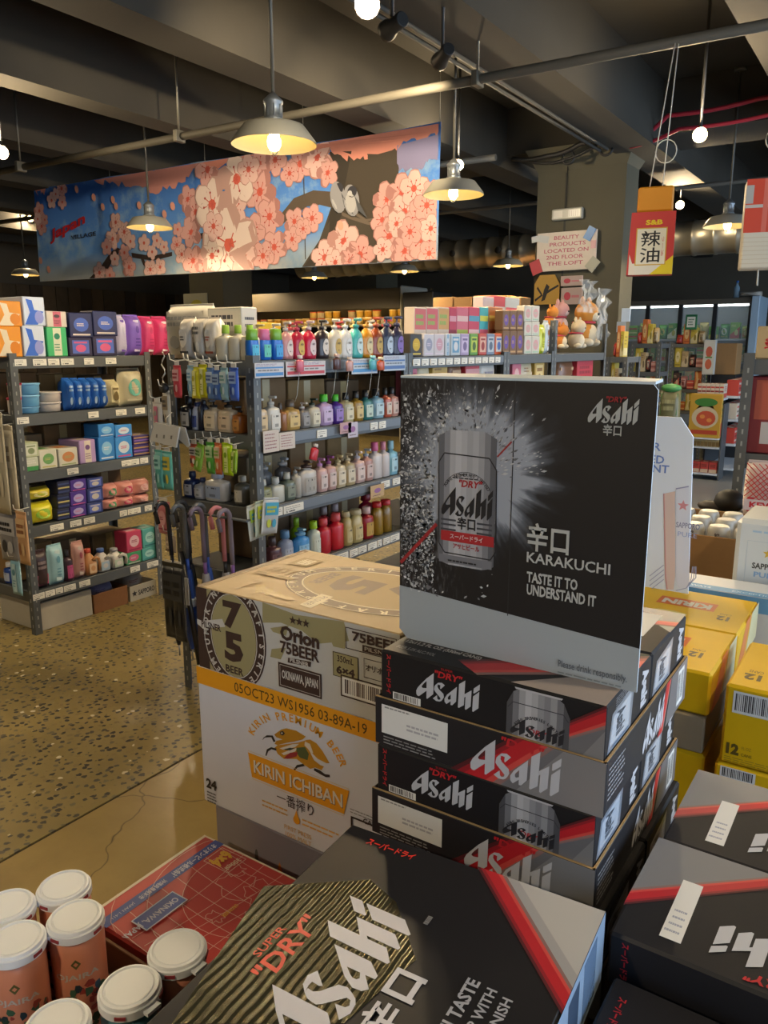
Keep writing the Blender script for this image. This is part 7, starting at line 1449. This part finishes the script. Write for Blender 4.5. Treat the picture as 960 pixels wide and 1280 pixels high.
goods_rack(788, 826, 9.3, [1.62, 1.30, 1.0, .7], 'grey rack before the fridge, left one', "left fridge-side rack's", FC6, 4, 1.64)
goods_rack(838, 884, 11.6, [1.62, 1.30, 1.0, .7], 'grey rack before the fridge, right one', "right fridge-side rack's", FC6, 4, 1.64)
# green-topped bundle and poster on the rack side
o = mk_bag('herb_bundle', .20, .13, .58, ['#5a5a40', '#3f6a3a', '#7a7a5a'], 7); q = ony(838, 500, 8.0); o.location = (q.x, 8.0, .62); tag(o, 'tall clear bundle with green top beside the fridge racks', 'bundle'); b = MB(); blob(b, (0, 0, .57), (.10, .07, .045), mat('#3a7a42', .5), 12); b.build('green_top', o)
plain_case('base_carton', q.x-.12, q.x+.12, 7.9, 8.1, 0, .618, mat('#4a4a40', .7), 'dark carton under the green-topped bundle')
q0, q1 = ony(879, 468, 11.5), ony(889, 425, 11.5); b = MB(); b.rbox(q0.x-.02, q1.x+.06, 11.5, 11.602, q0.z, q1.z, mat('#b4b4ac', .5), .002); o = tag(b.build('price_poster'), 'white food poster hung on the fridge-side rack end', 'poster'); A = Art((q0.x-.02, 11.5, q0.z)); A.step = .0003; w, h = q1.x-q0.x+.08, q1.z-q0.z; A.ell(w*.5, h*.66, w*.3, h*.16, P('#a8503a'), 12); A.ell(w*.5, h*.3, w*.3, h*.15, P('#b0583a'), 12); A.rect(w*.2, h*.48, w*.8, h*.52, P('#4a7a3a')); A.build('food_photo', o)
q0, q1 = ony(892, 468, 12.1), ony(922, 429, 12.1); b = MB(); b.rbox(q0.x, q1.x, 12.1, 12.5, q0.z, q1.z, KRAFT, .006); o = tag(b.build('kraft_carton'), 'brown carton on a black stand before the fridge', 'carton'); b = MB(); b.rbox(q0.x-.02, q1.x+.02, 12.06, 12.54, 0, q0.z-.001, mat('#1b1b1d', .6), .004); tag(b.build('black_stand'), 'black stand under the brown carton before the fridge', 'stand')
q0, q1 = ony(856, 412, 11.605), ony(872, 393, 11.605); t = tag(empty('green_sign', (q0.x, 11.605, q0.z)), 'green framed sign with white lettering before the fridge', 'sign'); w, h = q1.x-q0.x, q1.z-q0.z; b = MB(); b.rbox(0, w, 0, .02, 0, h, mat('#1f6a44', .5), .003); b.build('sign_board', t); A = Art((0,0,0)); A.rect(w*.15, h*.15, w*.85, h*.85, P('#c4c8c0')); A.lines(w*.25, h*.25, w*.75, h*.75, 3, P('#4a6a5a'), .5); A.build('lettering', t); b = MB(); b.tube([(w/2, .01, 0), (w/2, .01, 1.62-q0.z)], .006, STEEL, 6); b.build('stem', t)
# ================================================================== fridge at the back right
FY = 13.7
f0, f1 = ony(770, 400, FY).x, ony(938, 400, FY).x; ftop = ony(860, 374, FY).z
t = tag(empty('display_fridge', (f0, FY, 0)), 'large glass-door display fridge at the back right', 'fridge'); fw = f1-f0
FRM = mat('#26292c', .45, .3)
b = MB(); b.box(0, fw, .72, .75, 0, ftop, mat('#8a8f92', .5)); b.build('back_panel', t); b = MB(); b.rbox(0, fw, 0, .72, ftop-.09, ftop, mat('#5a5348', .5), .01); b.build('canopy', t); b = MB(); b.rbox(fw, fw+.12, -.05, .75, 0, ftop+.02, mat('#a8bccc', .4), .01); b.build('end_panel', t); b = MB(); b.rbox(0, fw, 0, .72, 0, .28, FRM, .01); b.build('base', t); b = MB(); b.box(-.03, 0, 0, .75, 0, ftop, FRM); b.build('end_panel', t)
b = MB(); b.rbox(.04, fw-.04, .06, .10, ftop-.12, ftop-.095, mat('#dfe8e8', .4, emit=5.0, name='fridge_light_tube'), .004); b.build('light_tube', t)
for z in (.62, .98, 1.34, 1.70): b = MB(); b.rbox(.01, fw-.01, .12, .70, z-.03, z, mat('#a9b0b2', .4), .003); b.build('shelf', t)
for k in range(5):
    x = fw*k/4; b = MB(); b.rbox(max(0, x-.035), min(fw, x+.035), -.02, .04, .28, ftop-.09, FRM, .004); b.build('door_frame', t)
    if k < 4: b = MB(); b.rbox(x+.036, fw*(k+1)/4-.036, .0, .008, .30, ftop-.10, mat('#dfe8ea', .05, alpha=.12, name='fridge_glass'), .001); b.build('glass_door', t)
GR = [['#4a8a2f', '#b0a84a', '#2f5a20'], ['#6a9a34', '#a83a2c', '#c0c07a'], ['#a89a5a', '#4a7a34', '#b0603a'], ['#3f7a30', '#c4c4a8', '#a8a03a'], ['#8a9a44', '#b4583a', '#c4bc8a']]
for zi, z in enumerate((.62, .98, 1.34, 1.70)):
    for k in range(13):
        o = (mk_bag if (k+zi) % 2 else mk_box)('chilled_pack', fw/13*.9, .14, .20+.03*((k+zi) % 3), GR[(k*3+zi) % 5], (k+zi) % 6); o.location = (fw*(k+.5)/13+f0, FY+.26, z+.001); reg(o, ('green', 'leafy red', 'olive', 'dark green', 'mossy')[(k*3+zi) % 5]+' chilled pack', 'pack', ('lowest', 'third', 'second', 'top')[zi]+' fridge shelf', k)
b = MB(); b.lathe([(.04, 0), (.045, .01), (.045, .16), (.018, .21), (.018, .24)], mat('#9ab8cc', .2, alpha=.6), 12); o = b.build('water_bottle'); q = ony(917, 374, FY); o.location = (q.x, FY+.2, ftop+.001); tag(o, 'clear blue water bottle standing on the fridge', 'bottle'); b = MB(); b.lathe([(.02, .24), (.02, .27)], mat('#3a6ab0', .4), 10); b.build('cap', o)
o = mk_bag('paper_bundle', .34, .2, .08, ['#b4aca0', '#c4bcb0', '#8a8478'], 7, False); q = ony(935, 371, FY); o.location = (f1-.06, FY+.2, ftop+.021); tag(o, 'crumpled white paper bundle on the fridge corner', 'paper')
# ================================================================== deli case behind the centre racks
DYc = 11.0
d0, d1 = ony(285, 375, DYc).x, ony(500, 365, DYc).x; dz0, dz1 = ony(400, 384, DYc).z, ony(400, 364, DYc).z
t = tag(empty('deli_case', (d0, DYc, 0)), 'long lit deli case with brown canopy behind the centre racks', 'deli case'); dw = d1-d0
b = MB(); b.rbox(0, dw, 0, .5, dz0, dz1, mat('#4f4638', .55, .2), .02); b.build('canopy', t); b = MB(); b.rbox(0, dw, -.012, -.001, dz0-.055, dz1, mat('#574d3c', .55, .2), .004); b.build('fascia', t); b = MB(); b.rbox(dw, dw+.05, -.02, .8, 0, dz1+.03, mat('#b0aa9c', .5), .02); b.build('end_panel', t); b = MB(); b.box(0, dw, .78, .80, 0, dz0, mat('#38332c', .6)); b.build('back_panel', t); b = MB(); b.box(-.04, 0, 0, .8, 0, dz1, mat('#38332c', .6)); b.build('end_panel', t)
for z in (.9, 1.25, 1.55, 1.95): b = MB(); b.rbox(0, dw, .1, .78, z-.03, z, mat('#8a8478', .5), .003); b.build('shelf', t)
b = MB(); b.rbox(.05, dw-.05, .005, .03, dz0-.028, dz0-.004, mat('#ffcf7a', .4, emit=9.0, name='warm_light_tube'), .004); b.build('light_tube', t)
for row_, (z, n) in enumerate(((1.951, 22), (1.551, 20))):
    for k in range(n):
        w = (dw-.1)/n; x = d0+.05+(k+.5)*w; c = (['#b89a4a', '#c8b890'], ['#b0862f', '#c4b080'], ['#c0a868', '#a8443a'], ['#b4ac98', '#a8503a'])[(k*5+row_) % 4]
        stacks = 2 if row_ == 0 and k > 8 and k % 5 != 4 else 1
        for s in range(stacks): o = mk_bottle('noodle_cup', w*.86, w*.86, .115, c[0], c[1], None, 'tub'); o.location = (x, DYc+.28, z+s*.1155); reg(o, 'golden noodle cup', 'cup', ('upper', 'lower')[row_]+' lit deli case shelf', k+s*.1)
b = MB(); q0, q1 = ony(503, 440, 10.6), ony(541, 364, 10.6); b.rbox(q0.x, q1.x, 10.6, 11.2, 0, q1.z, mat('#1c1b1a', .6), .01); tag(b.build('black_cabinet'), 'tall black cabinet beside the deli case', 'cabinet')
# stacked brown cartons on a high shelf behind
for k, (a, c, y0) in enumerate(((541, 566, 371), (567, 590, 371), (591, 612, 369), (613, 634, 369), (635, 652, 371))):
    q0, q1 = ony(a, 400, 9.9), ony(c, y0, 9.9); b = MB(); b.rbox(q0.x, q1.x, 9.9, 10.2, 1.80, q1.z, KRAFT, .006); o = b.build('storage_carton'); reg(o, 'brown storage carton', 'carton', 'the high shelf behind racks', k)
q0, q1 = ony(541, 400, 9.88), ony(652, 400, 9.88); rack(q0.x-.05, q1.x+.05, 9.86, 10.24, 'tall rack behind the centre racks carrying brown cartons', zs=[1.80, 1.2, .6], h=1.82, front='y')
# pale poster on the far column and items by the left wall
q0, q1 = ony(231, 398, 9.78), ony(259, 366, 9.78); b = MB(); b.rbox(q0.x, q1.x, 9.77, 9.785, q0.z, q1.z, mat('#a8a48c', .6), .002); o = tag(b.build('wall_poster'), 'pale poster with green and yellow figure on the far pillar', 'poster'); A = Art((q0.x, 9.77, q0.z)); A.step = .0004; w, h = q1.x-q0.x, q1.z-q0.z; A.ell(w*.55, h*.5, w*.25, h*.25, P('#b0a83a'), 12); A.ell(w*.5, h*.35, w*.2, h*.15, P('#4a7a4a'), 10); A.rect(w*.5, h*.1, w*.75, h*.3, P('#3a5a9a')); A.build('figure_print', o)
# wall rail along the boards
b = MB(); q = onx(60, 385, -14.2); b.rbox(-14.46, -14.40, 5.0, 13.0, 2.08, 2.13, mat('#6a5a3a', .5), .004); tag(b.build('wall_rail'), 'thin brass-coloured rail along the dark board wall', 'rail')
# ================================================================== labels for goods that stand in rows
ORD = ['first', 'second', 'third', 'fourth', 'fifth', 'sixth', 'seventh', 'eighth', 'ninth', 'tenth', 'eleventh', 'twelfth', 'thirteenth', 'fourteenth', 'fifteenth', 'sixteenth', 'seventeenth', 'eighteenth', 'nineteenth', 'twentieth', 'twenty-first', 'twenty-second', 'twenty-third', 'twenty-fourth', 'twenty-fifth', 'twenty-sixth', 'twenty-seventh', 'twenty-eighth', 'twenty-ninth', 'thirtieth']
by = {}
for r in REG: by.setdefault((r[1], r[3]), []).append(r)
for (desc, shelf), rs in by.items():
    rs.sort(key=lambda r: r[4])
    for i, r in enumerate(rs):
        lab = '%s on %s' % (desc, shelf) if len(rs) == 1 else '%s, %s from left on %s' % (desc, ORD[i] if i < 30 else '%dth' % (i+1), shelf)
        tag(r[0], lab, r[2], r[5] or ('goods on ' + shelf))
bpy.data.scenes.remove(_tmp)
